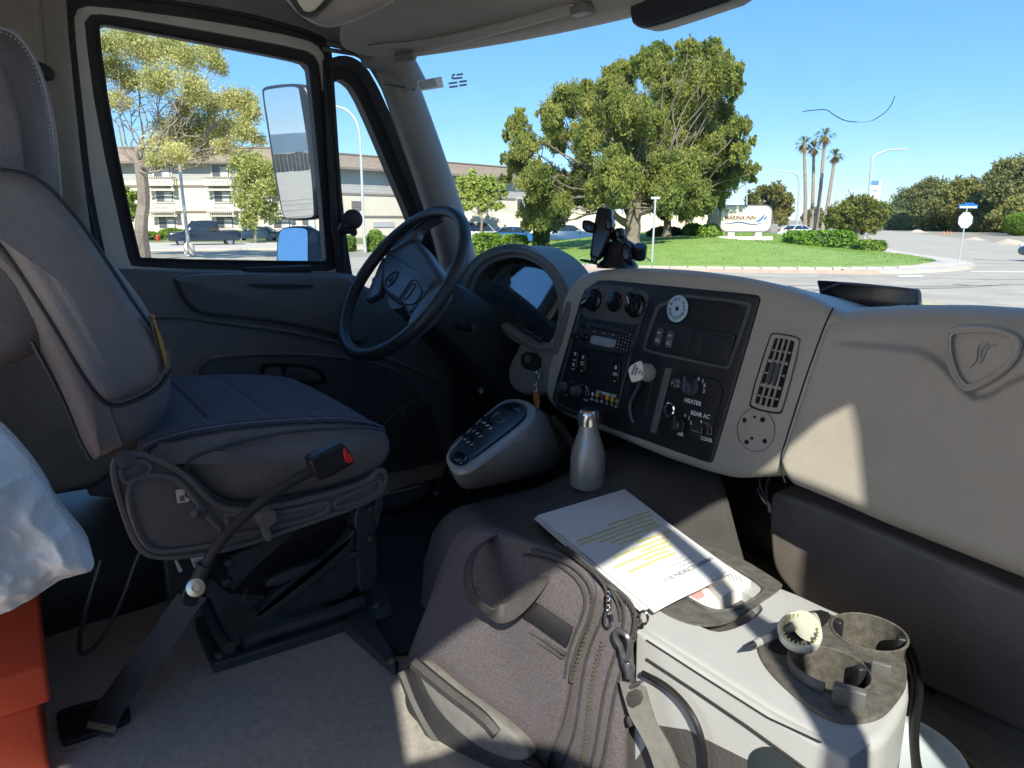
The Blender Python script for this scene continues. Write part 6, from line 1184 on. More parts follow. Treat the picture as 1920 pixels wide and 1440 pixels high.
hedge((1278, 1318), 418, 450, 50, 'glossy green bush under the pine left of the sign', 9, 2.5, 'bush', rnd_=True, zb=.5); hedge((1308, 1350), 420, 449, 47, 'bright green bush against the left end of the sign', 10, 2.5, 'bush', leafmat('bush_bright', (.14, .26, .03), (.34, .46, .08), 1), rnd_=True, zb=.5); hedge((1212, 1282), 424, 450, 51, 'dark low bush in the shade behind the pine trunk', 11, 2.5, 'bush', leafmat('shade_bush', (0, 0, 0), (0, 0, 0)), rnd_=True, zb=.4)
hedge((300, 350), 428, 450, 74, 'sloping bush left of the black pickup', 12, 3, 'bush', rnd_=True); hedge((255, 300), 434, 452, 72, 'low bushes at the foot of the building behind the tall tree', 13, 3, 'bush', rnd_=True); hedge((425, 460), 432, 450, 76, 'rounded bush between the pickup and the dark sedan', 14, 3, 'bush', rnd_=True)
hedge((1885, 1935), 398, 440, 95, 'pale green bush at the far right roadside', 15, 5, 'bush', rnd_=True)
# dirt mounds
for k, (xa, xb, y0, f, lb) in enumerate(((1700, 1735, 430, 120, 'low pale dirt mound beside the far road bend'), (1860, 1925, 447, 62, 'large pale dirt mound at the right roadside'), (1800, 1850, 444, 75, 'flat pale dirt heap behind the stop sign'))):
    a = PF(xa, 450, f); c = PF(xb, 450, f); mid = (a + c) / 2; w = (c - a).length / 2; h = max(.25, PF((xa + xb) / 2, y0, f).z); b = MB()
    b.grid(lambda u, v: Vector((mid.x, mid.y, 0)) + RT * w * (2 * u - 1) * 1.3 + FW * w * (2 * v - 1) * 1.3 + UP * (h * math.exp(-5 * ((u - .5) ** 2 + (v - .5) ** 2) * 2.2) * (1 + .3 * mnoise.noise(Vector((u * 5 + k, v * 5, 0)))) - .06), 24, 24); b.build('dirt_mound', mat('dirt_pale', (.48, .39, .29), .95, .15, 1.5), label=lb, cat='dirt mound', group='roadside dirt mounds')
# ------------------------------------------------------------------ hotel building
wallm = mat('stucco_cream', (.68, .61, .48), .85, .04, .6); wallg = mat('siding_grey', (.44, .43, .40), .8, .05, .5); woodw = mat('painted_white', (.64, .59, .49), .7, .04, 1); roofm = mat('shingle_brown', (.36, .28, .21), .9, .25, 2.0, 0, color2=(.28, .22, .17)); bandm = mat('band_brown', (.22, .18, .15), .8); glm = mat('window_dark', (.10, .11, .115), .12, .2, .8); curt = mat('curtain', (.55, .53, .5), .8, .08, 2); btop = mat('parapet_tan', (.55, .42, .3), .85, .08, 1)
def facade(name, label, p0, p1, depth_dir, ez, rz, grey0, bays, bands, balc=True, thick=14, roofdrop=True):
    p0 = Vector((p0.x, p0.y, 0)); p1 = Vector((p1.x, p1.y, 0)); W = (p1 - p0).length; ux = (p1 - p0).normalized(); nrm = Vector((ux.y, -ux.x, 0))
    if nrm.dot(Vector((0, 0, 0)) - p0) < 0: nrm = -nrm
    t = thing(name, (p0 + p1) / 2, label, 'building'); A = lambda s, z, o=0: p0 + ux * s + UP * z + nrm * o; ax = (ux, nrm, UP)
    m = MB(); m.box(A(W / 2, grey0 / 2, -thick / 2), (W, thick, grey0), ax); m.build('wall', wallm, t)
    m = MB(); m.box(A(W / 2, (grey0 + ez) / 2, -thick / 2 - .05), (W, thick, ez - grey0), ax)
    for i in range(8): m.box(A(W / 2, grey0 + (ez - grey0) * (i + .5) / 8, -.04), (W, .03, .05), ax)
    m.build('upper_wall', wallg, t)
    m = MB(); m.loft([[A(-.6, ez - .1, 1.0), A(-.6, ez + .12, 1.0), A(-.6, rz, -1.8), A(-.6, rz, -thick + 1.8), A(-.6, ez, -thick - 1)], [A(W + .6, ez - .1, 1.0), A(W + .6, ez + .12, 1.0), A(W + .6, rz, -1.8), A(W + .6, rz, -thick + 1.8), A(W + .6, ez, -thick - 1)]])
    for i in range(9): k = (i + .5) / 9; m.box(A(W / 2, ez + .12 + (rz - ez - .12) * k, 1.0 - 2.8 * k + .02), (W + 1.2, .10, .05), ax)
    rf = m.build('roof', roofm, t); m = MB(); m.box(A(W / 2, rz + .08, -1.8), (W + 1.4, .5, .16), ax); m.box(A(W / 2, ez, 1.06), (W + 1.3, .12, .24), ax); m.build('fascia', bandm, rf)
    for z in bands: m = MB(); m.box(A(W / 2, z, .04), (W, .1, .22), ax); m.build('wall_band', bandm, t)
    for (s, z, w, h) in bays:
        m = MB(); m.box(A(s, z, .03), (w + .3, .16, h + .3), ax); fr = m.build('window', woodw, t); m = MB(); m.box(A(s, z, .07), (w, .12, h), ax); m.build('pane', glm, fr)
        m = MB(); m.box(A(s, z, .14), (.07, .04, h), ax); m.build('mullion', woodw, fr); m = MB(); m.box(A(s + w * .24, z - h * .06, .135), (w * .4, .012, h * .8), ax); m.build('curtain', curt, fr)
    return t, A, ax
fA = 80; kA = fA / FP
def sA(px): return (px - 130) * kA
def zA(py): return (412 - py) * kA + 2.0
pA0 = PF(130, 412, fA); pA1 = PF(600, 412, fA); bays = []
for x0 in (205, 308, 413, 517):
    for y in (326, 369, 416): bays.append((sA(x0 + 1.5), zA(y), 30 * kA, 21 * kA))
for y in (326, 369, 418): bays += [(sA(456), zA(y), 26 * kA, 20 * kA), (sA(568), zA(y), 24 * kA, 20 * kA)]
tA, A, ax = facade('hotel_building', 'cream three storey hotel wing with trellised balconies and brown shingle roof', pA0, pA1, None, zA(312), zA(284), zA(343), bays, [zA(352), zA(397)], thick=14)
for x0 in (205, 308, 413, 517):
    for y in (347, 392):
        m = MB(); s = sA(x0 + 2); z = zA(y); w = 50 * kA
        m.box(A(s, z + .1, 1.15), (w, .1, .62), ax); m.box(A(s, z - .25, .6), (w, 1.2, .12), ax); bc_ = m.build('balcony', woodw, tA)
        m = MB()
        for i in range(13): m.box(A(s - w / 2 + w * (i + .5) / 13, z - .42 if y == 392 else z + .55, .75), (.12, 1.2, .12), ax)
        for sg in (-1, 1): m.box(A(s + sg * w * .42, z - .62, .9), (.18, .18, .55), ax)
        m.box(A(s, z - .72, 1.0), (w * 1.02, .12, .2), ax); m.build('trellis', woodw, bc_)
        m = MB()
        for i in range(5): m.box(A(s - .5 + .28 * i, z + .08, 1.21), (.14, .02, .12), ax)
        m.build('rail_slots', bandm, bc_)
pB0 = PF(600, 412, 81); pB1 = PF(1130, 412, 122); pB0 = Vector((pB0.x, pB0.y, 0)); 
WB_ = (Vector((pB1.x, pB1.y, 0)) - pB0).length
tB, B_, axB = facade('hotel_building', 'long blank cream hotel side wing with flat bands and brown roof edge', PF(603, 412, 81), pB1, None, 7.6, 9.3, 5.0, [(WB_ * .62, 4.2, 2.2, 1.5), (WB_ * .78, 4.2, 2.2, 1.5)], [4.9, 2.4], thick=18)
m = MB(); m.box(B_(3.2, 10.0, -6), (3.4, 4, 1.6), axB); m.box(B_(3.6, 10.95, -6), (1.8, 2.2, .5), axB); m.build('roof_chimney', btop, tB)
m = MB(); m.cyl(B_(1.0, 0, .15), B_(1.0, 7.4, .15), .09); m.build('downpipe', woodw, tB)
m = MB()
for i in range(5): m.box(B_(WB_ * .06 + 1.5, 3.2 + .22 * i, .05), (1.4, .08, .1), axB)
m.box(B_(WB_ * .06 + 1.5, 2.9, .05), (.7, .06, .3), axB); m.build('louvre_vent', bandm, tB)
m = MB(); m.box(B_(WB_ * .13 + 1.5, 1.5, .06), (3.2, .08, .6), axB); m.build('grille', mat('grille_grey', (.45, .45, .43), .6), tB)
pD = PF(1040, 430, 68); m = MB(); m.box(Vector((pD.x + 4, pD.y, 1.3)), (22, .3, 2.6), (RT, FW, UP)); m.build('garden_wall', mat('wall_peach', (.78, .66, .5), .85, .04, .6), label='pale peach boundary wall behind the blue cars and the pine', cat='wall')
# ------------------------------------------------------------------ cars
glc = mat('car_glass', (.02, .025, .03), .06, 0, coat=1); tyre = mat('tyre', (.02, .02, .02), .7); rimm = mat('wheel_rim', (.5, .5, .52), .3, 0, metal=1)
def car(label, foot, ang, kind, paint, cat='car', L_=4.7, W_=1.85, H_=None):
    """built lying along local x, nose at +x"""
    t = thing('parked_car' if kind != 'pickup' else 'pickup_truck', (0, 0, 0), label, cat, 'cars parked along the hotel'); h = L_ / 2
    if kind == 'sedan': H_ = H_ or 1.45; body = [(-h, .5), (-h + .02, .85), (-h + .5, .98), (-h + 1.0, 1.0), (h - 1.5, .98), (h - .5, .85), (h - .05, .68), (h, .45), (h - .2, .28), (-h + .2, .28)]; cab = [(-h + .55, .98), (-h + 1.2, H_ - .05), (-h + 1.9, H_), (h - 2.0, H_ - .03), (h - 1.25, .97)]
    elif kind == 'suv': H_ = H_ or 1.75; body = [(-h, .55), (-h + .02, 1.05), (-h + .3, 1.12), (h - 1.3, 1.1), (h - .4, 1.0), (h - .05, .85), (h, .5), (h - .2, .32), (-h + .2, .32)]; cab = [(-h + .08, 1.1), (-h + .35, H_ - .04), (-h + 1.2, H_), (h - 2.1, H_ - .04), (h - 1.35, 1.08)]
    else: H_ = H_ or 1.85; body = [(-h, .6), (-h, 1.15), (-h + 2.0, 1.15), (h - 1.3, 1.15), (h - .3, 1.08), (h, .95), (h, .5), (h - .2, .4), (-h + .2, .4)]; cab = [(-h + 1.6, 1.1), (-h + 1.7, H_ - .02), (-h + 2.3, H_ + .04), (h - 1.9, H_), (h - 1.15, 1.1)]
    def prof(L, w0, w1):
        p = smooth([Vector((x, z)) for x, z in L], 2, True, .2); zs = [q.y for q in p]; lo, hi = min(zs), max(zs); rings = []
        def wd(z, w): return w * (1 - (1 - w1) * ((z - lo) / (hi - lo)))
        cen = sum(p, Vector((0, 0))) / len(p)
        for sy, k in ((-1, .93), (-1.0, 1.0), (1.0, 1.0), (1, .93)):
            yy = 1 if k == 1 else 1.04; rings.append([Vector((cen.x + (q.x - cen.x) * (k if k < 1 else 1), sy * wd(q.y, w0) * (yy if k < 1 else .97), cen.y + (q.y - cen.y) * (k if k < 1 else 1))) for q in p])
        return rings
    m = MB(); m.loft(prof(body, W_ / 2, .95)); bd = m.build('body', paint, t, sharp=50)
    m = MB(); m.loft(prof(cab, W_ / 2 * .93, .78)); cb = m.build('windows', glc, t, sharp=50)
    xs = [x for x, _ in cab]; m = MB(); m.loft(prof([(cab[1][0] + .05, H_ - .09), (cab[1][0] + .15, H_ + .0), (cab[2][0], H_ + .03), (cab[3][0] - .05, H_ + .0), (cab[3][0] + .02, H_ - .09)], W_ / 2 * .93 * .80, .95))
    for s in (-1, 1):
        for (xa, za), (xb, zb_) in ((cab[0], cab[1]), (cab[4], cab[3]), ((sum(xs) / 5 + .1, 1.0), (sum(xs) / 5 + .1, H_))): m.tube([Vector((xa, s * W_ / 2 * .91, za - .02)), Vector((xb, s * W_ / 2 * .73, zb_))], .045, 6)
    m.build('roof', paint, t, sharp=50)
    if kind == 'pickup': m = MB(); m.box((-h + .95, 0, 1.12), (1.7, W_ * .82, .1)); m.build('cargo_bed', mat('bed_dark', (.02, .02, .02), .7), t)
    for x in (-h + .85, h - .9):
        for s in (-1, 1):
            m = MB(); m.lathe((x, s * (W_ / 2 - .2), .34), (0, s, 0), [(.2, 0), (.33, 0), (.35, .05), (.35, .19), (.31, .22), (.22, .215), (.22, .16)], 24); wh = m.build('wheel', tyre, t); m = MB(); m.lathe((x, s * (W_ / 2 - .02), .34), (0, s, 0), [(.225, -.03), (.2, 0), (.06, .01), (.02, .02)], 20); m.build('rim', rimm, wh)
    for s in (-1, 1):
        m = MB(); m.box((-h + .02, s * W_ * .37, .88), (.10, .3, .2)); m.build('tail_light', mat('tail_red', (.4, .02, .02), .25), t); m = MB(); m.box((h - .08, s * W_ * .37, .74), (.14, .34, .14)); m.build('headlight', mat('head_clear', (.7, .72, .75), .15), t)
        m = MB(); m.box((h - 1.55, s * (W_ / 2 + .06), 1.02), (.12, .16, .12)); m.build('side_mirror', paint, t)
    for e in (-1, 1): m = MB(); m.box((e * (h - .02), 0, .5), (.12, W_ * .9, .18)); m.build('bumper', paint if kind != 'pickup' else rimm, t)
    m = MB(); m.box((-h - .05, 0, .62), (.02, .42, .14)); m.build('number_plate', mat('plate_white', (.7, .7, .7), .5), t)
    t.location = foot; t.rotation_euler = (0, 0, ang); return t
AR = math.atan2(RT.y, RT.x)
cb_ = mat('paint_black', (.012, .014, .018), .2, 0, coat=1); cnv = mat('paint_navy', (.02, .045, .07), .2, 0, coat=1); cbl = mat('paint_blue', (.03, .13, .33), .3, 0, coat=.4); csl = mat('paint_silver', (.5, .5, .5), .3, 0, coat=1, metal=.3); cwh = mat('paint_white', (.8, .8, .8), .2, 0, coat=1); csb = mat('paint_steel_blue', (.04, .10, .20), .3, 0, coat=.4)
car('black pickup truck seen from behind at an angle below the balconies', BF(384, 452, 58), AR + math.pi + .45, 'pickup', cb_, 'pickup truck', 5.3, 2.0, 1.95)
car('dark teal sedan right of the black pickup', BF(480, 450, 70), AR + math.pi + .15, 'sedan', cnv, L_=4.6)
car('blue car partly hidden behind the lower mirror', BF(560, 448, 76), AR + math.pi + .2, 'sedan', csb)
car('silver van-like wagon behind the square hedge', BF(905, 452, 62), AR + .25, 'suv', csl, H_=1.85, L_=4.5)
car('bright blue sedan between the silver wagon and the shaded bush', BF(965, 450, 62), AR + .2, 'sedan', cbl, L_=4.7)
car('steel blue estate with a dark front parked left of the pine trunk', BF(1064, 450, 64), AR + .15, 'suv', csb, H_=1.6, L_=4.8)
car('white car glimpsed right of the sign base', BF(1495, 446, 84), AR + .5, 'sedan', cwh)
car('small dark car on the far road beside the round tree', BF(1624, 440, 105), AR + 1.3, 'sedan', cb_)
pR = GZ(2012, 494); car('dark blue-grey car cut off by the right edge of the view', Vector((pR.x, pR.y, 0)), AR + 1.7, 'sedan', cnv)
# ------------------------------------------------------------------ lamps, signs
polem = mat('galvanised', (.52, .54, .54), .45, .06, 3, metal=.3)
def lamp(x0, y0, L, f, lab, r=.10, banner=None, base=True, head=1.0):
    foot = BF(x0, y0, f); t = thing('street_lamp', foot, lab, 'street lamp', 'street lamps'); P = smooth([foot] + [PF(x, y, f) for x, y in L], 2, False); m = MB(); m.tube(P, [r * (1 - .5 * i / len(P)) for i in range(len(P))], 8); m.build('pole', polem, t)
    e = P[-1]; d = (P[-1] - P[-3]).normalized(); m = MB(); m.lathe(e, d, [(.03, 0), (.12, .08), (.15, .3), (.10, .55), (.02, .62)], 12); m.v = [Vector((p.x, p.y, e.z + (p.z - e.z) * .55)) for p in m.v]; m.build('lamp_head', mat('lamp_head', (.6, .6, .58), .4), t)
    if base: m = MB(); m.lathe(foot, UP, [(.3, 0), (.28, .6), (.2, .72)], 12); m.build('base', concm, t)
    return t
lamp(355, 468, [(344, 380), (335, 295), (333, 270)], 42, 'leaning white lamp pole rising beside the black pickup', .11)
lamp(685, 470, [(681, 420), (677, 290), (673, 235), (655, 207), (628, 198)], 46, 'tall curved-arm street lamp seen through the quarter window', .10, base=False)
lamp(1494, 430, [(1497, 380), (1500, 340), (1493, 325), (1478, 321), (1462, 321)], 85, 'curved-arm lamp left of the palms', .12, base=False); lamp(1401, 430, [(1400, 380), (1400, 350), (1396, 344)], 88, 'thin lamp rising right behind the sign top', .10, base=False)
sl = lamp(1622, 440, [(1629, 378), (1634, 300), (1640, 291), (1665, 281), (1690, 280)], 78, 'tall street lamp carrying a white and blue banner', .14, base=False)
m = MB(); a, c = PF(1631, 339, 78), PF(1650, 339, 78); e, g = PF(1650, 385, 78), PF(1631, 385, 78); m.box((a + c + e + g) / 4, ((c - a).length, .05, (e - c).length), (RT, FW, UP)); bn = m.build('banner', mat('banner_white', (.8, .8, .82), .7), sl)
m = MB(); m.box(PF(1640, 343, 77.94), (.92, .02, .45), (RT, FW, UP)); pbn = Plane(PF(1640, 362, 77.9), -FW); m.tube([pbn.hit(1640, 362) + RT * .28 * math.cos(t) + UP * .35 * math.sin(t) for t in [k * math.pi / 8 for k in range(16)]], .03, 4, True); m.build('banner_print', mat('banner_blue', (.10, .22, .55), .6), bn)
# signal head far
ft = BF(1601, 430, 110); m = MB(); m.tube([ft, PF(1601, 355, 110)], .1, 6); m.box(PF(1599, 358, 110), (1.2, .3, .4), (RT, FW, UP)); m.build('utility_pole', polem, label='thin far pole with a small box at its top above the round tree', cat='pole')
# stop sign with street name blade
foot = GZ(1797, 498); t = thing('stop_sign', foot, 'back of an octagonal stop sign with a blue street name blade on top', 'sign'); fs = (Vector((foot.x, foot.y, 0))).dot(FW)
top = PF(1814, 385, fs); m = MB(); m.tube([foot, top], .028, 8); m.build('pole', polem, t); c = PF(1810.5, 413, fs - .04); pl = Plane(c, -FW + RT * .15)
m = MB(); m.puff(pl, [(.375 * math.cos(R(22.5 + 45 * i)), .375 * math.sin(R(22.5 + 45 * i))) for i in range(8)], .012, r=.002, rb=0, it=0); m.build('octagon_plate', mat('sign_back', (.55, .55, .55), .45, .08, 4, metal=.2), t)
pl2 = Plane(PF(1816, 387, fs), -FW + RT * .1); m = MB(); m.puff(pl2, rrect(0, 0, .88, .17, .03), .02, r=.003, rb=0, it=0); bl = m.build('street_blade', mat('blade_blue', (.02, .16, .55), .4), t); m = MB(); m.puff(pl2.off(.004), rrect(0, -.035, .8, .07, .01), .003, r=.001, rb=0, it=0); m.build('blade_band', mat('blade_white', (.7, .75, .8), .5), bl)
m = MB(); m.puff(pl2.off(.002), rrect(.02, .13, .45, .05, .01), .02, r=.002, rb=0, it=0); m.build('blade_cap', MATS['blade_blue'], t)
# plain post on the lawn
fp_ = GZ(1222, 497); m = MB(); ff = Vector((fp_.x, fp_.y, 0)).dot(FW); m.tube([fp_, PF(1229, 372, ff)], .045, 8); m.box(PF(1229, 371, ff), (.4, .03, .10), (RT, FW, UP)); m.build('sign_post', polem, label='plain pale metal post on the lawn in front of the pine trunk', cat='post')
# monument sign
fS = 46; ctr = PF(1399, 410, fS); zS = .8; t = thing('hotel_sign', Vector((ctr.x, ctr.y, zS)), 'cream rounded monument sign reading The MARINA INN with a blue sail', 'sign'); pS = Plane(ctr, -FW + RT * .06); kS = fS / FP
wS, hS = 95 * kS, 46 * kS; m = MB(); m.puff(pS, rrect(0, 0, wS, hS, hS * .28, 6), .45, r=.03, rb=.03, it=0); pn_ = m.build('sign_panel', mat('sign_cream', (.74, .66, .50), .6, .03), t)
m = MB(); m.tube([pS.to3(x, y, -.02) for x, y in rrect(0, 0, wS, hS, hS * .28, 8)], .045, 8, True); m.build('sign_border', mat('border_violet', (.22, .2, .26), .5), pn_)
m = MB()
for s in (-.27, .27): m.box(pS.to3(s * wS, -hS / 2 - .22, -.22), (.42, .4, .5), (pS.u, -pS.n, UP))
m.box(pS.to3(0, -hS / 2 - .42, -.3), (wS * 1.12, .5, .22), (pS.u, -pS.n, UP)); m.build('sign_base', mat('base_white', (.74, .70, .62), .8, .04), t)
def S2(px, py): return pS.off(.004).hit(px, py)
m = MB(); pf_ = pS.off(.02); m.text('The', pf_, (1366, 397), .30, bold=.004, h=.01); m.text('MARINA INN', pf_, (1388, 408.5), .34, h=.01, bold=.005); mm = m.build('sign_lettering', mat('sign_brown', (.16, .07, .06), .7), pn_)
m = MB(); pth = smooth([S2(*a) for a in [(1358, 418.5), (1370, 419), (1385, 415.5), (1400, 419), (1415, 421.5), (1428, 418)]], 3, False); m.tube(pth, [.012 + .03 * math.sin(math.pi * i / (len(pth) - 1)) for i in range(len(pth))], 6)
m.add([S2(*a) for a in [(1414, 417.5), (1426, 409), (1435, 398), (1431, 410), (1424, 416)]], [(4, 3, 2, 1, 0)]); m.add([S2(*a) for a in [(1437, 397), (1439, 404), (1437, 411), (1434, 411), (1437.5, 404)]], [(4, 3, 2, 1, 0)]); m.add([S2(*a) for a in [(1432, 409), (1436, 406), (1434, 415)]], [(2, 1, 0)]); m.build('sail_mark', mat('sign_blue', (.06, .16, .38), .6), pn_)
m = MB(); m.puff(Plane(PF(1341, 412, fS + 2), -FW), [(-.45, -.9), (.25, -.9), (.3, .5), (.1, .85), (-.2, .5), (-.5, -.2)], .4, r=.05, it=2); m.build('signal_dish', mat('dish_cream', (.75, .64, .48), .7), label='rounded cream post cover left of the sign panel', cat='post')
# hydrant and cones
c = BF(296, 455, 66); m = MB(); m.lathe(c, UP, [(.16, 0), (.16, .06), (.11, .1), (.11, .5), (.15, .52), (.14, .6), (.05, .72), (.03, .78)], 14); m.cyl(c + Vector((0, 0, .4)) - RT * .2, c + Vector((0, 0, .4)) + RT * .2, .06); m.build('fire_hydrant', mat('hydrant_red', (.55, .05, .03), .5), label='red fire hydrant at the foot of the tall tree', cat='fire hydrant')
for k, x in enumerate((1769, 1776, 1782)):
    c = BF(x, 440, 105); m = MB(); m.lathe(c, UP, [(.16, 0), (.16, .03), (.11, .04), (.03, .48), (.02, .48)], 12); m.build('traffic_cone', mat('cone_orange', (.8, .2, .06), .6), label='orange traffic cone by the far road, %s of three' % ('left', 'middle', 'right')[k], cat='traffic cone', group='traffic cones by the far road')
# ------------------------------------------------------------------ outside mirrors
MX = -2.62
def mirror(label, pl, outl, glass, thick, name='side_mirror'):
    m = MB(); m.ppuff(pl, outl, thick, r=.012, rb=.02, it=2); o = m.build(name, mat('mirror_housing', (.03, .034, .042), .35, .1, 8), label=label, cat='mirror'); m = MB(); m.ppuff(pl.off(.002), glass, .003, r=.001, rb=0, it=2, k=.2); m.build('mirror_glass', mat('mirror_silver', (.82, .84, .84), .01, 0, metal=1), o, flat=True); return o
# target: reflected ray of photo point (535, 283) must lie on the horizon; pick azimuth toward the rear of the vehicle
mc = PX(545, 285, MX); inc = (mc - CAM).normalized(); refl = Vector((-.35, -.94, 0)).normalized(); nM = (refl - inc).normalized(); pM = Plane(mc, nM)
om = mirror('tall flat outside mirror showing sky, hill and road', pM, [(488, 172), (490, 164), (500, 160), (535, 156), (566, 157), (574, 166), (580, 190), (594, 300), (598, 400), (594, 411), (560, 415), (535, 412), (526, 402), (512, 330), (500, 250)], [(494, 174), (497, 168), (540, 162), (557, 163), (561, 170), (572, 240), (584, 330), (589, 402), (584, 408), (540, 410), (531, 405), (518, 330), (506, 250)], .10)
mc2 = PX(548, 455, MX); inc = (mc2 - CAM).normalized(); refl = Vector((-.3, -.8, .33)).normalized(); pM2 = Plane(mc2, (refl - inc).normalized())
om2 = mirror('small lower outside mirror reflecting blue sky', pM2, [(518, 440), (524, 428), (540, 423), (565, 422), (590, 428), (603, 450), (605, 500), (600, 520), (516, 520), (516, 470)], [(523, 440), (528, 430), (545, 427), (572, 428), (577, 434), (577, 520), (521, 520), (520, 470)], .12)
m = MB(); m.tube([PX(598, 230, -2.5), PX(604, 300, -2.45), PX(606, 400, -2.4), PX(610, 520, -2.3)], .016, 8); m.tube([PX(585, 300, -2.6), PX(606, 305, -2.45)], .014, 8); m.build('mirror_arm', rub, om)
# things behind us, seen in the mirror: fence, hill, trees
hd_ = Vector((-.35, -.94, 0)).normalized(); hs = Vector((-hd_.y, hd_.x, 0))
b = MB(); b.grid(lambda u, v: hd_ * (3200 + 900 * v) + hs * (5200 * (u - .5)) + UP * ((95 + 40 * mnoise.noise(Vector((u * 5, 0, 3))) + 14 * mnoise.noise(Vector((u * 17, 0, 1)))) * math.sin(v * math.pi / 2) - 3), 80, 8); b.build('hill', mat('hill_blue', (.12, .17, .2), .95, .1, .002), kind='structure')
b = MB()
for i in range(280): b.box(hd_ * (92 + .03 * (i % 2)) + hs * (-66 + .47 * i) + UP * 1.05, (.44, .05, 2.1 + .4 * mnoise.noise(Vector((i * .37, 0, 0)))), (hs, hd_, UP))
b.build('wooden_fence', mat('fence_wood', (.26, .2, .15), .9, .3, 4), label='weathered board fence across the lot, visible in the tall mirror', cat='fence')
for k in range(5): c = hd_ * 52 + hs * (-12 + 7 * k); tree('far_tree', 'tree behind the board fence seen only in the mirror', (c.x, c.y, 0), [(960, 300, 10)], 52, leafmat('olive', (0, 0, 0), (0, 0, 0)), barkm, .2, Vector((c.x, c.y, 2.5)), 10, .5, seed=80 + k) if 0 else None
for k in range(14):
    p = hd_ * 44.5 + hs * (-30 + 4.5 * k); b = MB()
b = MB()
for k in range(9): a = hd_ * (9 + 3.2 * k); t = hs * 14; w = hd_ * .06; b.add([a - t - w + UP * .008, a + t - w + UP * .008, a + t + w + UP * .008, a - t + w + UP * .008], [(0, 1, 2, 3)])
b.build('lot_seam', MATS['tar_dark'], kind='structure')
# ================================================================== ADDED PASSENGER DOOR (unseen beside the viewer; opening shaped to cast the sun patches)
DX = .30
OPN = [(-.46, .615), (-.30, .617), (-.15, .602), (-.04, .608), (.09, .648), (.24, .672), (.33, .668), (.37, .688), (.40, .676), (.43, .668), (.437, .60), (.447, .30), (.455, -.12), (.3, -.12), (.12, -.08), (.03, .05), (-.02, .19), (-.12, .305), (-.2, .355), (-.27, .402), (-.34, .405), (-.40, .42), (-.43, .52)]  # rear and lower edges shaped to cast the viewer's body shadow
pd = thing('added_passenger_door', v3(DX, 0, -.78), 'unseen grey passenger door, added, with slanted divider and opening shaped for the sun patches', 'door')
OUT = [(-1.0, .80), (-.6, .80), (0, .80), (.6, .80), (1.0, .74), (1.42, .5), (1.45, .0), (1.45, -.8), (.6, -.8), (0, -.8), (-.6, -.8), (-1.0, -.8), (-1.0, -.3), (-1.0, .3)]
m = MB(); m.band([v3(DX, y, z) for y, z in OUT], [v3(DX, y, z) for y, z in OPN], (.012, 0, 0), 160); m.build('sun_mask_frame', mat('sun_mask_grey', (.22, .21, .2), .6), pd, sharp=60)
m = MB(); BL_ = [(.084, .66), (.135, .482), (.155, .412), (.180, .324), (.183, .255), (.186, .183), (.16, -.15)]; BR_2 = [(.112, .66), (.163, .491), (.172, .422), (.212, .347), (.235, .261), (.237, .194), (.20, -.15)]
m.loft([[v3(DX + .005, a[0], a[1]), v3(DX + .005, c[0], c[1]), v3(DX + .025, c[0], c[1]), v3(DX + .025, a[0], a[1])] for a, c in zip(BL_, BR_2)]); m.build('window_divider', rub, pd)
m = MB(); m.box(v3(DX + .04, .0, .26), (.004, .96, .9)); m.build('added_door_glass', winglass, pd)
# added, unseen behind viewer: pale panel and floor bounce sun forward, open at right
m = MB(); m.box(v3(-1.42, -2.6, .35), (.05, 3.2, 2.3)); m.build('rear_bounce_panel', mat('bounce_white', (.84, .76, .64), .6, .03), label='unseen pale panel added behind the driver to bounce sunlight forward', cat='bounce panel')
m = MB(); m.box(v3(-.35, -2.6, -.80), (2.1, 3.3, .04)); m.build('rear_bounce_floor', mat('rear_bounce_floor', (.72, .60, .46), .6, .1), kind='structure')  # unseen floor added to catch sun and throw warm light forward
m = MB(); m.box(v3(-2.03, -.62, -.05), (.04, 1.25, 1.5)); m.build('side_wall', MATS['pillar_cloth'], kind='structure')
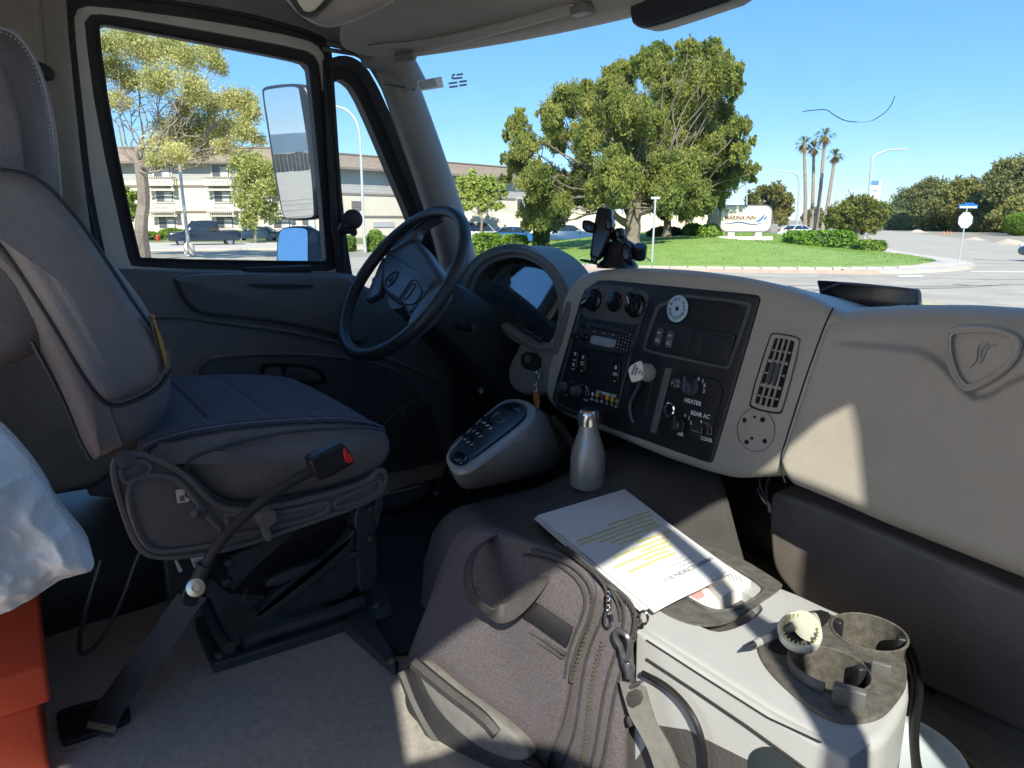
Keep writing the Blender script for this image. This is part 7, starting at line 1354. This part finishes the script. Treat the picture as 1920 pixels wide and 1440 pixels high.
# ================================================================== LIGHT, CAMERA, WORLD
SUN_EL = R(41); sh_ = (-FW * 1.0 + RT * SUNR).normalized(); SUND = (sh_ * math.cos(SUN_EL) + UP * math.sin(SUN_EL)).normalized()
w = bpy.data.worlds.new('World'); sc.world = w; w.use_nodes = True; nt = w.node_tree; N = nt.nodes; L = nt.links
sky = N.new('ShaderNodeTexSky'); sky.sky_type = 'NISHITA'; sky.sun_disc = False; sky.sun_elevation = SUN_EL; sky.sun_rotation = math.atan2(SUND.x, SUND.y); sky.air_density = 1.0; sky.dust_density = 0.0; sky.ozone_density = 3.0; sky.altitude = 0
hs_ = N.new('ShaderNodeHueSaturation'); hs_.inputs['Saturation'].default_value = 1.15; L.new(sky.outputs[0], hs_.inputs['Color']); mxs = N.new('ShaderNodeMix'); mxs.data_type = 'RGBA'; mxs.inputs[0].default_value = .65; L.new(hs_.outputs[0], mxs.inputs[6]); mxs.inputs[7].default_value = (.5, 1.7, 4.0, 1); L.new(mxs.outputs[2], N['Background'].inputs[0]); N['Background'].inputs[1].default_value = .12
sd_ = bpy.data.lights.new('sun', 'SUN'); sd_.energy = 3.6; sd_.angle = R(.55); sd_.color = (1, .93, .80); so = bpy.data.objects.new('sun', sd_); col.objects.link(so); so.rotation_euler = SUND.to_track_quat('Z', 'Y').to_euler(); so.location = (0, 0, 30)
cd = bpy.data.cameras.new('camera'); cd.sensor_width = 36; cd.lens = 36 * FP / 1920; cd.clip_start = .02; cd.clip_end = 9000; co = bpy.data.objects.new('camera', cd); col.objects.link(co); co.location = CAM; co.rotation_euler = (math.pi / 2 - TH, 0, YW); sc.camera = co
sc.view_settings.view_transform = 'Standard'; sc.view_settings.look = 'None'; sc.view_settings.gamma = 1; sc.view_settings.exposure = 1.3
sc.cycles.max_bounces = 10; sc.cycles.diffuse_bounces = 5; sc.cycles.glossy_bounces = 4; sc.cycles.transparent_max_bounces = 16; sc.cycles.caustics_reflective = False; sc.cycles.caustics_refractive = False; sc.cycles.use_denoising = True; sc.cycles.sample_clamp_indirect = 6
for o in bpy.data.objects:
    if '_o' in o: del o['_o']
